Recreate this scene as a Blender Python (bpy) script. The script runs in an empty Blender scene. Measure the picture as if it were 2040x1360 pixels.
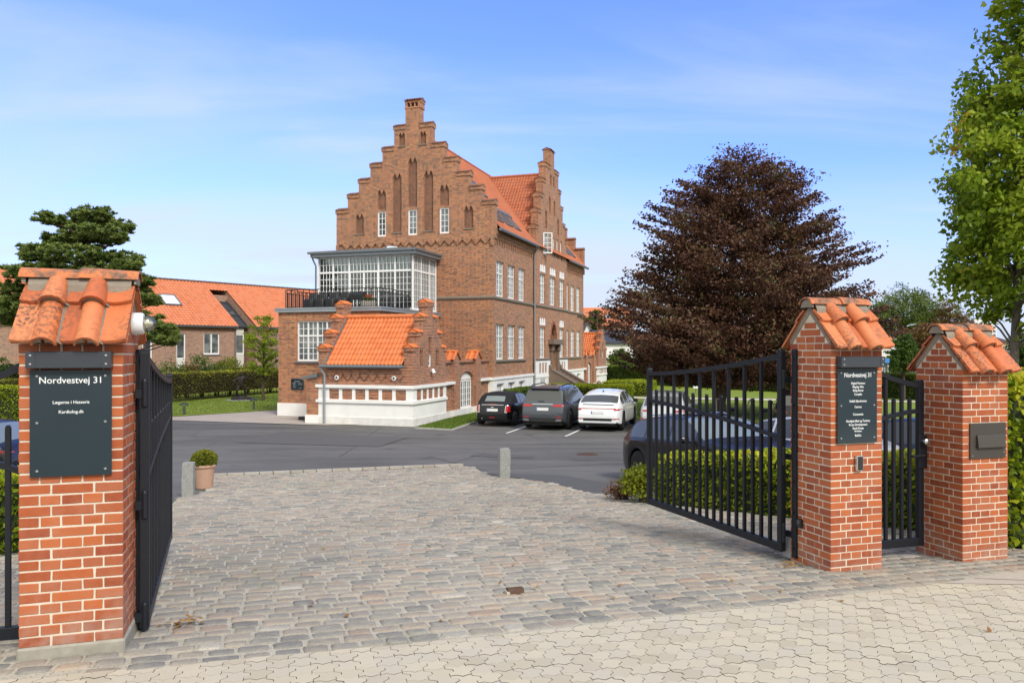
import bpy, math, random
import numpy as np
from mathutils import Vector, Matrix
from mathutils.bvhtree import BVHTree
rd = random.Random(11)
rng = np.random.default_rng(5)
SC = bpy.context.scene
COL = SC.collection
R = math.radians
FPX, HOR, CZ = 1540.0, 696.0, 3.3

# ---------- ground profile (world height as a function of distance from the street) ----------
_GP = [(-400, 1.85), (0, 1.85), (4, 1.45), (7.2, 1.25), (10, 1.0), (15.5, .45), (22, .15), (30, 0.0), (5000, 0.0)]
def G(y):
    return float(np.interp(y, [p[0] for p in _GP], [p[1] for p in _GP]))
def at(u, y):            # world X of photo column u at distance y
    return (u - 1020) / FPX * y
def zz(v, y):            # world Z of photo row v at distance y
    return CZ + (HOR - v) / FPX * y

# ---------- materials ----------
class NT:
    def __init__(s, name):
        s.m = bpy.data.materials.new(name); s.m.use_nodes = True
        s.t = s.m.node_tree; s.t.nodes.clear()
        s.out = s.n('ShaderNodeOutputMaterial')
    def n(s, typ, **kw):
        x = s.t.nodes.new(typ)
        for k, v in kw.items():
            if k in ('inp',):
                for a, b in v.items(): x.inputs[a].default_value = b
            else: setattr(x, k, v)
        return x
    def l(s, a, b): s.t.links.new(a, b)
    def noise(s, scale, detail=4, vec=None, rough=.55):
        x = s.n('ShaderNodeTexNoise'); x.inputs['Scale'].default_value = scale; x.inputs['Detail'].default_value = detail
        x.inputs['Roughness'].default_value = rough
        if vec is not None: s.l(vec, x.inputs['Vector'])
        return x
    def coord(s, which='Object'):
        return s.n('ShaderNodeTexCoord').outputs[which]
    def ramp(s, fac, stops, interp='LINEAR'):
        x = s.n('ShaderNodeValToRGB'); x.color_ramp.interpolation = interp
        e = x.color_ramp.elements
        while len(e) < len(stops): e.new(.5)
        for i, (p, c) in enumerate(stops):
            e[i].position = p; e[i].color = (c[0], c[1], c[2], 1) if hasattr(c, '__len__') else (c, c, c, 1)
        s.l(fac, x.inputs['Fac']); return x.outputs['Color']
    def mix(s, fac, a, b, mode='MIX'):
        x = s.n('ShaderNodeMix', data_type='RGBA', blend_type=mode)
        for i, val in ((0, fac), (6, a), (7, b)):
            if hasattr(val, 'is_linked') or hasattr(val, 'links'): s.l(val, x.inputs[i])
            elif hasattr(val, '__len__'): x.inputs[i].default_value = (val[0], val[1], val[2], 1)
            else: x.inputs[i].default_value = val
        return x.outputs[2]
    def math(s, op, a, b=0.0):
        x = s.n('ShaderNodeMath', operation=op)
        for i, val in ((0, a), (1, b)):
            if hasattr(val, 'links'): s.l(val, x.inputs[i])
            else: x.inputs[i].default_value = val
        return x.outputs[0]
    def attr(s, name='rnd'):
        return s.n('ShaderNodeAttribute', attribute_name=name).outputs['Fac']
    def bsdf(s, color, rough=.6, metal=0.0, bump=None, bstr=.3, bdist=.01, coat=0.0, spec=.5):
        p = s.n('ShaderNodeBsdfPrincipled')
        if hasattr(color, 'links'): s.l(color, p.inputs['Base Color'])
        else: p.inputs['Base Color'].default_value = (*color[:3], 1)
        if hasattr(rough, 'links'): s.l(rough, p.inputs['Roughness'])
        else: p.inputs['Roughness'].default_value = rough
        p.inputs['Metallic'].default_value = metal
        p.inputs['Coat Weight'].default_value = coat
        p.inputs['Coat Roughness'].default_value = .04
        p.inputs['Specular IOR Level'].default_value = spec
        if bump is not None:
            b = s.n('ShaderNodeBump'); b.inputs['Strength'].default_value = bstr; b.inputs['Distance'].default_value = bdist
            s.l(bump, b.inputs['Height']); s.l(b.outputs[0], p.inputs['Normal'])
        s.l(p.outputs[0], s.out.inputs[0])
        return p
M = {}
def simple(key, color, rough=.6, metal=0.0, var=.12, scale=6, coat=0.0, bstr=.15, bdist=.003, spec=.5):
    t = NT(key); no = t.noise(scale, 5, t.coord())
    c = t.mix(no.outputs['Fac'], [max(0, x * (1 - var)) for x in color], [min(1, x * (1 + var)) for x in color])
    t.bsdf(c, rough, metal, no.outputs['Fac'], bstr, bdist, coat, spec); M[key] = t.m

def brickmat(key, c1, c2, mortar, rot=0.0, patch=(.8, 1.15), jit=None):
    t = NT(key); uv = t.coord('UV')
    mp = t.n('ShaderNodeMapping'); mp.inputs['Rotation'].default_value = (0, 0, rot); t.l(uv, mp.inputs['Vector'])
    b = t.n('ShaderNodeTexBrick'); b.offset = .5; b.squash = .5; b.squash_frequency = 2
    for k, v in (('Scale', 1.0), ('Mortar Size', .0075), ('Mortar Smooth', .1), ('Bias', 0.0), ('Brick Width', .24), ('Row Height', .0667)):
        b.inputs[k].default_value = v
    b.inputs['Color1'].default_value = (0, 0, 0, 1); b.inputs['Color2'].default_value = (1, 1, 1, 1); b.inputs['Mortar'].default_value = (.5, .5, .5, 1)
    t.l(mp.outputs[0], b.inputs['Vector'])
    col = t.ramp(b.outputs['Color'], jit or [(0, c1), (.45, [(x + y) / 2 for x, y in zip(c1, c2)]), (.8, c2), (1, [x * .45 for x in c1])])
    no = t.noise(.55, 5, t.coord()); n2 = t.noise(30, 3, t.coord())
    pv = t.ramp(no.outputs['Fac'], [(.3, patch[0]), (.7, patch[1])])
    col = t.mix(1.0, col, pv, 'MULTIPLY')
    col = t.mix(b.outputs['Fac'], col, mortar)
    inv = t.math('SUBTRACT', 1.0, b.outputs['Fac'])
    h = t.math('ADD', inv, t.math('MULTIPLY', n2.outputs['Fac'], .4))
    t.bsdf(col, .85, 0, h, .5, .006); M[key] = t.m

def leafmat(key, stops, transl=.3, rough=.45):
    t = NT(key); a = t.attr()
    c = t.ramp(a, stops)
    p = t.n('ShaderNodeBsdfPrincipled'); t.l(c, p.inputs['Base Color']); p.inputs['Roughness'].default_value = rough
    p.inputs['Specular IOR Level'].default_value = .18
    tr = t.n('ShaderNodeBsdfTranslucent'); t.l(c, tr.inputs['Color'])
    mx = t.n('ShaderNodeMixShader'); mx.inputs[0].default_value = transl
    t.l(p.outputs[0], mx.inputs[1]); t.l(tr.outputs[0], mx.inputs[2]); t.l(mx.outputs[0], t.out.inputs[0]); M[key] = t.m

def materials():
    # gate pillar bricks (each brick is a solid of its own; rnd = brick)
    t = NT('pillar_brick'); a = t.attr(); n1 = t.noise(14, 6, t.coord()); n2 = t.noise(90, 4, t.coord())
    c = t.ramp(a, [(0, (.24, .048, .016)), (.35, (.34, .078, .022)), (.7, (.42, .108, .030)), (.9, (.36, .11, .048)), (1, (.26, .052, .020))])
    c = t.mix(t.ramp(n1.outputs['Fac'], [(.4, 0), (.8, .4)]), c, (.45, .14, .06))
    c = t.mix(t.ramp(n2.outputs['Fac'], [(.62, 0), (.75, .5)]), c, (.14, .04, .025))
    n3 = t.noise(3.1, 5, t.coord())
    c = t.mix(t.ramp(n3.outputs['Fac'], [(.54, 0), (.8, .3)]), c, (.46, .28, .20))
    n4 = t.noise(.9, 6, t.coord(), .65); c = t.mix(t.ramp(n4.outputs['Fac'], [(.56, 0), (.72, .45)]), c, (.20, .055, .025))
    sp = t.n('ShaderNodeSeparateXYZ'); t.l(t.coord(), sp.inputs[0]); n6 = t.noise(6, 6, t.coord(), .65)
    lo = t.math('MULTIPLY', t.ramp(sp.outputs[2], [(.0, 1), (.42, 0)]), t.ramp(n6.outputs['Fac'], [(.40, 0), (.62, .75)]))
    c = t.mix(lo, c, (.36, .22, .17))
    t.bsdf(c, .82, 0, n2.outputs['Fac'], .45, .005); M['pillar_brick'] = t.m
    t = NT('pillar_mortar'); n1 = t.noise(60, 6, t.coord()); n2 = t.noise(5, 4, t.coord())
    c = t.mix(n2.outputs['Fac'], (.48, .41, .32), (.70, .625, .52)); c = t.mix(t.ramp(n1.outputs['Fac'], [(.6, 0), (.75, .5)]), c, (.25, .21, .17))
    t.bsdf(c, .9, 0, n1.outputs['Fac'], .6, .006); M['pillar_mortar'] = t.m
    t = NT('grey_mortar'); n1 = t.noise(45, 6, t.coord()); n2 = t.noise(7, 5, t.coord())
    c = t.mix(n2.outputs['Fac'], (.13, .11, .085), (.33, .28, .22)); c = t.mix(t.ramp(n1.outputs['Fac'], [(.58, 0), (.75, .6)]), c, (.10, .085, .06))
    t.bsdf(c, .92, 0, n1.outputs['Fac'], .7, .008); M['grey_mortar'] = t.m
    # clay tiles close by
    t = NT('clay_tile'); a = t.attr(); n1 = t.noise(4.5, 6, t.coord()); n2 = t.noise(38, 5, t.coord()); n3 = t.noise(1.7, 3, t.coord())
    c = t.ramp(a, [(0, (.40, .095, .032)), (.3, (.52, .135, .042)), (.65, (.58, .165, .052)), (1, (.60, .20, .08))])
    c = t.mix(t.ramp(n1.outputs['Fac'], [(.46, 0), (.76, .55)]), c, (.55, .20, .085))
    n4 = t.noise(16, 6, t.coord(), .7); c = t.mix(t.ramp(n4.outputs['Fac'], [(.55, 0), (.75, .55)]), c, (.30, .10, .045))
    li = t.math('MULTIPLY', t.ramp(n2.outputs['Fac'], [(.44, 0), (.58, 1)]), t.ramp(n3.outputs['Fac'], [(.42, 0), (.62, .85)]))
    c = t.mix(li, c, (.07, .05, .035))
    t.bsdf(c, .62, 0, n2.outputs['Fac'], .15, .003); M['clay_tile'] = t.m
    t = NT('old_ridge_tile'); n1 = t.noise(9, 8, t.coord(), .7); n2 = t.noise(32, 5, t.coord())
    c = t.ramp(n1.outputs['Fac'], [(.40, (.13, .085, .06)), (.50, (.35, .13, .06)), (.58, (.55, .17, .06))])
    c = t.mix(t.ramp(n2.outputs['Fac'], [(.6, 0), (.7, .6)]), c, (.3, .28, .24))
    t.bsdf(c, .85, 0, n2.outputs['Fac'], .4, .005); M['old_ridge_tile'] = t.m
    for key, c0, c1, c2 in (('gatehouse_tile', (.50, .125, .034), (.60, .165, .046), (.54, .16, .055)),
                            ('mansion_tile', (.32, .090, .038), (.42, .122, .048), (.35, .115, .058)),
                            ('far_tile', (.50, .15, .06), (.60, .19, .08), (.54, .19, .095))):
        t = NT(key); a = t.attr(); n1 = t.noise(.9, 6, t.coord()); n2 = t.noise(7, 4, t.coord())
        c = t.ramp(a, [(0, c0), (.5, c1), (1, c2)])
        c = t.mix(t.ramp(n1.outputs['Fac'], [(.5, 0), (.8, .3)]), c, [x * .72 for x in c0])
        t.bsdf(c, .7, 0, n2.outputs['Fac'], .1, .004); M[key] = t.m
    t = NT('weathered_tile'); a = t.attr(); n1 = t.noise(5, 6, t.coord())
    c = t.ramp(a, [(0, (.20, .085, .050)), (.5, (.27, .105, .055)), (1, (.16, .085, .058))]); c = t.mix(t.ramp(n1.outputs['Fac'], [(.45, 0), (.65, .75)]), c, (.12, .085, .06))
    t.bsdf(c, .85, 0, n1.outputs['Fac'], .3, .006); M['weathered_tile'] = t.m
    # brickwork of the buildings
    brickmat('mansion_brick', (.155, .048, .026), (.33, .115, .052), (.50, .39, .28), patch=(.78, 1.16),
             jit=[(0, (.078, .024, .013)), (.22, (.22, .061, .023)), (.55, (.345, .101, .033)), (.8, (.43, .158, .050)), (1, (.13, .052, .029))])
    brickmat('herringbone_brick', (.11, .034, .020), (.24, .085, .04), (.29, .215, .15), rot=R(45))
    brickmat('herringbone_brick_b', (.11, .034, .020), (.24, .085, .04), (.29, .215, .15), rot=R(-45))
    brickmat('gatehouse_brick', (.17, .05, .028), (.36, .12, .055), (.45, .36, .28), patch=(.8, 1.1),
             jit=[(0, (.10, .028, .014)), (.25, (.24, .062, .022)), (.55, (.35, .095, .030)), (.8, (.42, .145, .046)), (1, (.17, .06, .03))])
    brickmat('wing_brick', (.20, .06, .03), (.38, .13, .05), (.44, .35, .26), patch=(.85, 1.1),
             jit=[(0, (.11, .032, .016)), (.25, (.27, .074, .026)), (.55, (.38, .112, .036)), (.8, (.46, .18, .055)), (1, (.18, .066, .032))])
    brickmat('pale_brick', (.24, .12, .085), (.36, .19, .13), (.36, .29, .25), patch=(.9, 1.08),
             jit=[(0, (.20, .11, .09)), (.3, (.30, .135, .085)), (.6, (.37, .185, .115)), (1, (.34, .22, .12))])
    simple('brick_plain', (.23, .072, .036), .85, 0, .35, 12)
    t = NT('white_render'); n1 = t.noise(1.3, 6, t.coord()); n2 = t.noise(24, 4, t.coord())
    c = t.mix(t.ramp(n1.outputs['Fac'], [(.35, 0), (.75, 1)]), (.80, .79, .77), (.70, .69, .68))
    t.bsdf(c, .8, 0, n2.outputs['Fac'], .15, .003); M['white_render'] = t.m
    t = NT('dirty_render'); n1 = t.noise(2.2, 7, t.coord(), .7); n2 = t.noise(24, 4, t.coord())
    c = t.ramp(n1.outputs['Fac'], [(.35, (.72, .71, .69)), (.6, (.62, .60, .57)), (.8, (.42, .38, .33))])
    t.bsdf(c, .85, 0, n2.outputs['Fac'], .2, .003); M['dirty_render'] = t.m
    simple('white_paint', (.78, .78, .77), .45, 0, .04, 4)
    simple('panel_grey', (.62, .61, .57), .5, 0, .04, 3)
    simple('sill_stone', (.20, .165, .13), .8, 0, .25, 9)
    simple('brown_stone', (.17, .125, .095), .85, 0, .3, 8)
    simple('zinc', (.16, .18, .20), .45, .35, .12, 3)
    simple('zinc_light', (.32, .35, .38), .45, .35, .12, 3)
    simple('dark_wood', (.025, .018, .016), .5, 0, .3, 10)
    simple('gate_paint', (.009, .011, .016), .5, 0, .12, 40, bstr=.05, spec=.35)
    simple('rail_black', (.012, .013, .017), .5, 0, .1, 20)
    simple('black_plastic', (.015, .015, .016), .55, 0, .1, 30)
    simple('grey_plastic', (.35, .36, .37), .45, 0, .05, 20)
    simple('lamp_white', (.74, .76, .77), .4, 0, .03, 20)
    simple('steel', (.55, .55, .53), .3, .9, .1, 30)
    simple('mailbox_metal', (.075, .067, .058), .5, .5, .12, 60)
    simple('rust', (.085, .045, .028), .8, .2, .5, 40)
    t = NT('sign_plate'); n1 = t.noise(4, 3, t.coord())
    c = t.mix(n1.outputs['Fac'], (.022, .034, .042), (.028, .042, .052)); t.bsdf(c, .12, 0, spec=.5); M['sign_plate'] = t.m
    simple('sign_bar', (.050, .058, .070), .35, .3, .08, 20)
    simple('sign_letter', (.72, .74, .74), .5, 0, .02, 20)
    # glass
    t = NT('dark_pane'); n1 = t.noise(.8, 2, t.coord())
    c = t.mix(t.ramp(n1.outputs['Fac'], [(.4, 0), (.6, 1)]), (.035, .045, .055), (.16, .18, .19)); t.bsdf(c, .05, 0, spec=.6); M['dark_pane'] = t.m
    t = NT('curtain_pane'); n1 = t.noise(1.4, 2, t.coord())
    c = t.mix(t.ramp(n1.outputs['Fac'], [(.42, 0), (.58, 1)]), (.075, .09, .095), (.21, .225, .22)); t.bsdf(c, .06, 0, spec=.6); M['curtain_pane'] = t.m
    t = NT('blind_pane'); t.bsdf((.70, .76, .75), .1, 0, spec=.5); M['blind_pane'] = t.m
    t = NT('clear_glass'); fr = t.n('ShaderNodeFresnel'); fr.inputs['IOR'].default_value = 1.75
    tr = t.n('ShaderNodeBsdfTransparent'); tr.inputs['Color'].default_value = (.80, .85, .86, 1)
    gl = t.n('ShaderNodeBsdfGlossy'); gl.inputs['Roughness'].default_value = .02
    mx = t.n('ShaderNodeMixShader'); t.l(fr.outputs[0], mx.inputs[0]); t.l(tr.outputs[0], mx.inputs[1]); t.l(gl.outputs[0], mx.inputs[2])
    t.l(mx.outputs[0], t.out.inputs[0]); M['clear_glass'] = t.m
    t = NT('globe_glass'); tr = t.n('ShaderNodeBsdfTransparent'); tr.inputs['Color'].default_value = (.78, .76, .62, 1)
    gl = t.n('ShaderNodeBsdfGlossy'); gl.inputs['Roughness'].default_value = .08; mx = t.n('ShaderNodeMixShader'); mx.inputs[0].default_value = .25
    t.l(tr.outputs[0], mx.inputs[1]); t.l(gl.outputs[0], mx.inputs[2]); t.l(mx.outputs[0], t.out.inputs[0]); M['globe_glass'] = t.m
    # ground
    t = NT('asphalt'); co = t.coord(); n1 = t.noise(.16, 6, co, .6); n2 = t.noise(90, 4, co); n3 = t.noise(1.4, 5, co)
    mp = t.n('ShaderNodeMapping'); mp.inputs['Scale'].default_value = (.28, 1.5, 1); mp.inputs['Rotation'].default_value = (0, 0, R(-8)); t.l(co, mp.inputs['Vector'])
    n4 = t.noise(.5, 5, mp.outputs[0])
    c = t.mix(t.ramp(n1.outputs['Fac'], [(.38, 0), (.62, 1)]), (.070, .067, .064), (.118, .113, .108))
    c = t.mix(t.ramp(n4.outputs['Fac'], [(.42, 0), (.72, .75)]), c, (.165, .160, .155))
    c = t.mix(t.ramp(n3.outputs['Fac'], [(.62, 0), (.74, .5)]), c, (.05, .05, .053))
    c = t.mix(t.ramp(n2.outputs['Fac'], [(.45, 0), (.7, .4)]), c, (.20, .195, .19))
    n5 = t.noise(.9, 6, co, .65); wv = t.mix(.10, co, n5.outputs['Color'])
    vo = t.n('ShaderNodeTexVoronoi', feature='DISTANCE_TO_EDGE'); vo.inputs['Scale'].default_value = .22; t.l(wv, vo.inputs['Vector'])
    cr = t.math('MULTIPLY', t.ramp(vo.outputs['Distance'], [(.0, 1), (.006, 0)]), t.ramp(n1.outputs['Fac'], [(.42, 0), (.55, .75)]))
    c = t.mix(cr, c, (.028, .027, .026))
    vs = t.n('ShaderNodeTexVoronoi'); vs.inputs['Scale'].default_value = .55; t.l(wv, vs.inputs['Vector'])
    c = t.mix(t.math('MULTIPLY', t.ramp(vs.outputs['Distance'], [(.04, 1), (.16, 0)]), .55), c, (.035, .034, .034))
    n8 = t.noise(320, 2, co); c = t.mix(t.ramp(n8.outputs['Fac'], [(.52, 0), (.66, .5)]), c, (.03, .03, .03))
    t.bsdf(c, .82, 0, n2.outputs['Fac'], .5, .012, spec=.35); M['asphalt'] = t.m
    simple('asphalt_patch', (.083, .080, .077), .78, 0, .3, 30, bstr=.4, bdist=.008)
    t = NT('cobble'); a = t.attr(); co = t.coord(); n1 = t.noise(11, 6, co); n2 = t.noise(55, 5, co)
    c = t.ramp(a, [(0, (.12, .12, .122)), (.16, (.185, .182, .178)), (.30, (.26, .245, .22)), (.46, (.34, .30, .255)), (.6, (.29, .225, .185)), (.72, (.215, .205, .192)), (.85, (.38, .30, .235)), (.94, (.29, .195, .15)), (1, (.46, .445, .41))])
    n5 = t.noise(.7, 5, co, .6); c = t.mix(.12, c, (.33, .305, .27)); c = t.mix(t.ramp(n1.outputs['Fac'], [(.40, 0), (.78, .5)]), c, (.38, .355, .32)); c = t.mix(t.ramp(n5.outputs['Fac'], [(.5, 0), (.75, .5)]), c, (.41, .38, .33))
    c = t.mix(t.ramp(n2.outputs['Fac'], [(.58, 0), (.72, .45)]), c, (.12, .11, .105))
    n7 = t.noise(180, 3, co); c = t.mix(t.ramp(n7.outputs['Fac'], [(.55, 0), (.68, .55)]), c, (.10, .09, .08)); c = t.mix(.10, c, (.25, .25, .25)); n9 = t.noise(.35, 5, co, .6); c = t.mix(t.ramp(n9.outputs['Fac'], [(.45, 0), (.7, .4)]), c, (.13, .125, .115)); c = t.mix(1.0, c, (1.12, 1.10, 1.04), 'MULTIPLY')
    t.bsdf(c, .9, 0, t.math('ADD', n1.outputs['Fac'], t.math('MULTIPLY', n2.outputs['Fac'], .5)), .9, .02, spec=.2); M['cobble'] = t.m
    t = NT('cobble_joint'); co = t.coord(); n1 = t.noise(70, 5, co); n2 = t.noise(1.5, 5, co)
    c = t.mix(n2.outputs['Fac'], (.34, .31, .245), (.54, .495, .41)); c = t.mix(t.ramp(n1.outputs['Fac'], [(.5, 0), (.68, .75)]), c, (.13, .12, .09)); n6 = t.noise(.8, 5, co); c = t.mix(t.ramp(n6.outputs['Fac'], [(.55, 0), (.7, .6)]), c, (.15, .15, .07))
    t.bsdf(c, .95, 0, n1.outputs['Fac'], .8, .012); M['cobble_joint'] = t.m
    t = NT('paver'); a = t.attr(); co = t.coord(); n1 = t.noise(240, 3, co); n2 = t.noise(3, 5, co)
    c = t.ramp(a, [(0, (.42, .365, .27)), (.5, (.52, .455, .34)), (1, (.46, .41, .32))])
    c = t.mix(t.ramp(n2.outputs['Fac'], [(.4, 0), (.7, .35)]), c, (.44, .40, .34))
    v = t.n('ShaderNodeTexVoronoi'); v.inputs['Scale'].default_value = 75; t.l(co, v.inputs['Vector'])
    sp = t.math('MULTIPLY', t.ramp(v.outputs['Distance'], [(.10, 1), (.2, 0)]), t.ramp(n1.outputs['Fac'], [(.5, 0), (.56, .8)]))
    c = t.mix(sp, c, (.12, .11, .10))
    t.bsdf(c, .85, 0, n1.outputs['Fac'], .25, .004); M['paver'] = t.m
    simple('joint_dark', (.075, .068, .058), .95, 0, .4, 40)
    simple('concrete_slab', (.42, .37, .31), .9, 0, .18, 14, bstr=.5, bdist=.005)
    simple('plinth_concrete', (.30, .28, .235), .92, 0, .35, 12, bstr=.6, bdist=.01)
    simple('garden_paving', (.36, .31, .27), .85, 0, .2, 1.2)
    simple('pale_gravel', (.50, .44, .38), .95, 0, .15, 8)
    simple('kerb_stone', (.34, .33, .31), .9, 0, .25, 6)
    simple('road_paint', (.66, .66, .65), .7, 0, .25, 5)
    t = NT('lawn'); co = t.coord(); n1 = t.noise(.5, 5, co); n2 = t.noise(25, 5, co)
    mp = t.n('ShaderNodeMapping'); mp.inputs['Scale'].default_value = (.35, 2.0, 1); t.l(co, mp.inputs['Vector']); n3 = t.noise(.9, 4, mp.outputs[0])
    c = t.mix(n1.outputs['Fac'], (.155, .215, .022), (.235, .30, .036)); c = t.mix(t.ramp(n3.outputs['Fac'], [(.5, 0), (.72, .7)]), c, (.33, .33, .085))
    c = t.mix(t.ramp(n2.outputs['Fac'], [(.45, 0), (.7, .55)]), c, (.075, .13, .016))
    t.bsdf(c, .9, 0, n2.outputs['Fac'], 1.0, .05, spec=.2); M['lawn'] = t.m
    # garden things
    simple('granite', (.27, .275, .26), .85, 0, .45, 38, bstr=1.0, bdist=.02)
    simple('terracotta', (.44, .27, .19), .8, 0, .12, 9)
    simple('soil', (.035, .025, .018), .95, 0, .3, 30)
    simple('bronze', (.030, .022, .019), .38, .4, .5, 12, bstr=.8, bdist=.02)
    simple('lamp_grey', (.05, .06, .065), .5, .2, .1, 20)
    simple('stake', (.42, .38, .33), .8, 0, .1, 20)
    simple('bark', (.075, .055, .040), .95, 0, .45, 16, bstr=1.0, bdist=.03)
    simple('bark_grey', (.115, .095, .075), .95, 0, .4, 18, bstr=1.0, bdist=.03)
    simple('bark_pine', (.10, .062, .042), .95, 0, .4, 12, bstr=1.0, bdist=.03)
    simple('hedge_core', (.022, .020, .010), .95, 0, .4, 8)
    simple('hedge_core_green', (.022, .034, .009), .95, 0, .4, 8)
    leafmat('beech_leaf', [(0, (.022, .013, .009)), (.35, (.054, .026, .017)), (.60, (.112, .054, .033)), (.78, (.195, .098, .058)), (.90, (.080, .092, .028)), (1, (.15, .145, .05))], 0.3, .4)
    leafmat('linden_leaf', [(0, (.085, .15, .012)), (.4, (.18, .275, .020)), (.75, (.31, .39, .032)), (.96, (.43, .48, .06)), (.982, (.70, .48, .05)), (1, (.60, .28, .06))], 0.48, .4)
    leafmat('pine_needle', [(0, (.055, .085, .022)), (.5, (.13, .185, .04)), (1, (.25, .30, .08))], 0.25, .5)
    leafmat('green_leaf', [(0, (0.030, 0.068, 0.015)), (.5, (0.068, 0.128, 0.024)), (1, (0.135, 0.195, 0.038))], .25)
    leafmat('mid_leaf', [(0, (0.049, 0.077, 0.017)), (.5, (0.105, 0.154, 0.028)), (1, (0.196, 0.238, 0.049))], .3)
    leafmat('autumn_leaf', [(0, (0.069, 0.044, 0.018)), (.4, (0.125, 0.077, 0.025)), (.8, (0.213, 0.125, 0.037)), (1, (0.125, 0.138, 0.031))], .3)
    leafmat('lime_leaf', [(0, (.075, .10, .010)), (.4, (.15, .18, .016)), (.8, (.26, .28, .025)), (1, (.36, .36, .04))], .35)
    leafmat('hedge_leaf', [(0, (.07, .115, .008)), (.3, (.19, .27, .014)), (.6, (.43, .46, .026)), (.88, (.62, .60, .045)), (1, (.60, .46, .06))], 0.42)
    leafmat('hornbeam_leaf', [(0, (.055, .048, .02)), (.35, (.12, .098, .03)), (.6, (.15, .16, .03)), (.8, (.29, .29, .03)), (1, (.46, .46, .045))], 0.35)
    leafmat('dark_hedge_leaf', [(0, (.04, .07, .012)), (.5, (.10, .155, .02)), (.85, (.22, .28, .03)), (1, (.36, .40, .045))], 0.33)
    leafmat('box_leaf', [(0, (.055, .08, .010)), (.5, (.13, .155, .016)), (1, (.26, .26, .026))], 0.25)
    leafmat('brown_leaf', [(0, (.12, .055, .03)), (1, (.25, .13, .07))], .2)
    leafmat('fallen_leaf', [(0, (.28, .15, .03)), (.5, (.35, .2, .05)), (1, (.2, .09, .03))], .1)
    leafmat('flower_orange', [(0, (.5, .06, .01)), (1, (.6, .16, .03))], .2)
    # vehicles
    def paint(key, c, rough=.25, metal=0.0, coat=1.0):
        t = NT(key); t.bsdf(c, rough, metal, coat=coat, spec=.4); M[key] = t.m
    paint('paint_black', (.003, .003, .004), .3, 0, .35); paint('paint_graphite', (.085, .095, .11), .3, .7, .7)
    paint('paint_white', (.74, .75, .76), .3); paint('paint_silver', (.50, .51, .53), .3, .5)
    paint('paint_brownblack', (.005, .004, .0035), .3, 0, .2)
    paint('soft_fabric', (.010, .010, .012), .9, 0, 0); paint('tyre_rubber', (.012, .012, .012), .85, 0, 0)
    paint('rim_dark', (.05, .05, .055), .35, .8, 0); paint('rim_silver', (.45, .45, .46), .3, .9, 0)
    paint('car_glass', (.075, .078, .074), .07, 0, .0); paint('windscreen_glass', (.16, .19, .19), .05, 0, .5)
    paint('tail_red', (.36, .010, .012), .15, 0, .8); paint('chrome', (.7, .7, .7), .12, 1, 0)
    paint('cladding', (.018, .018, .019), .6, 0, 0); paint('plate_white', (.58, .58, .57), .5, 0, 0); paint('plate_blue', (.08, .14, .42), .5, 0, 0)
    paint('headlamp', (.55, .57, .6), .1, .3, 1.0)
    simple('house_white', (.74, .73, .72), .8, 0, .05, .6)
    simple('house_cream', (.55, .42, .26), .8, 0, .06, .6)
    simple('slate', (.035, .040, .050), .6, 0, .25, 2)
    simple('brown_roof', (.11, .065, .05), .8, 0, .2, 2)
    simple('blue_sign', (.05, .22, .62), .4, 0, .03, 8)

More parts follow.
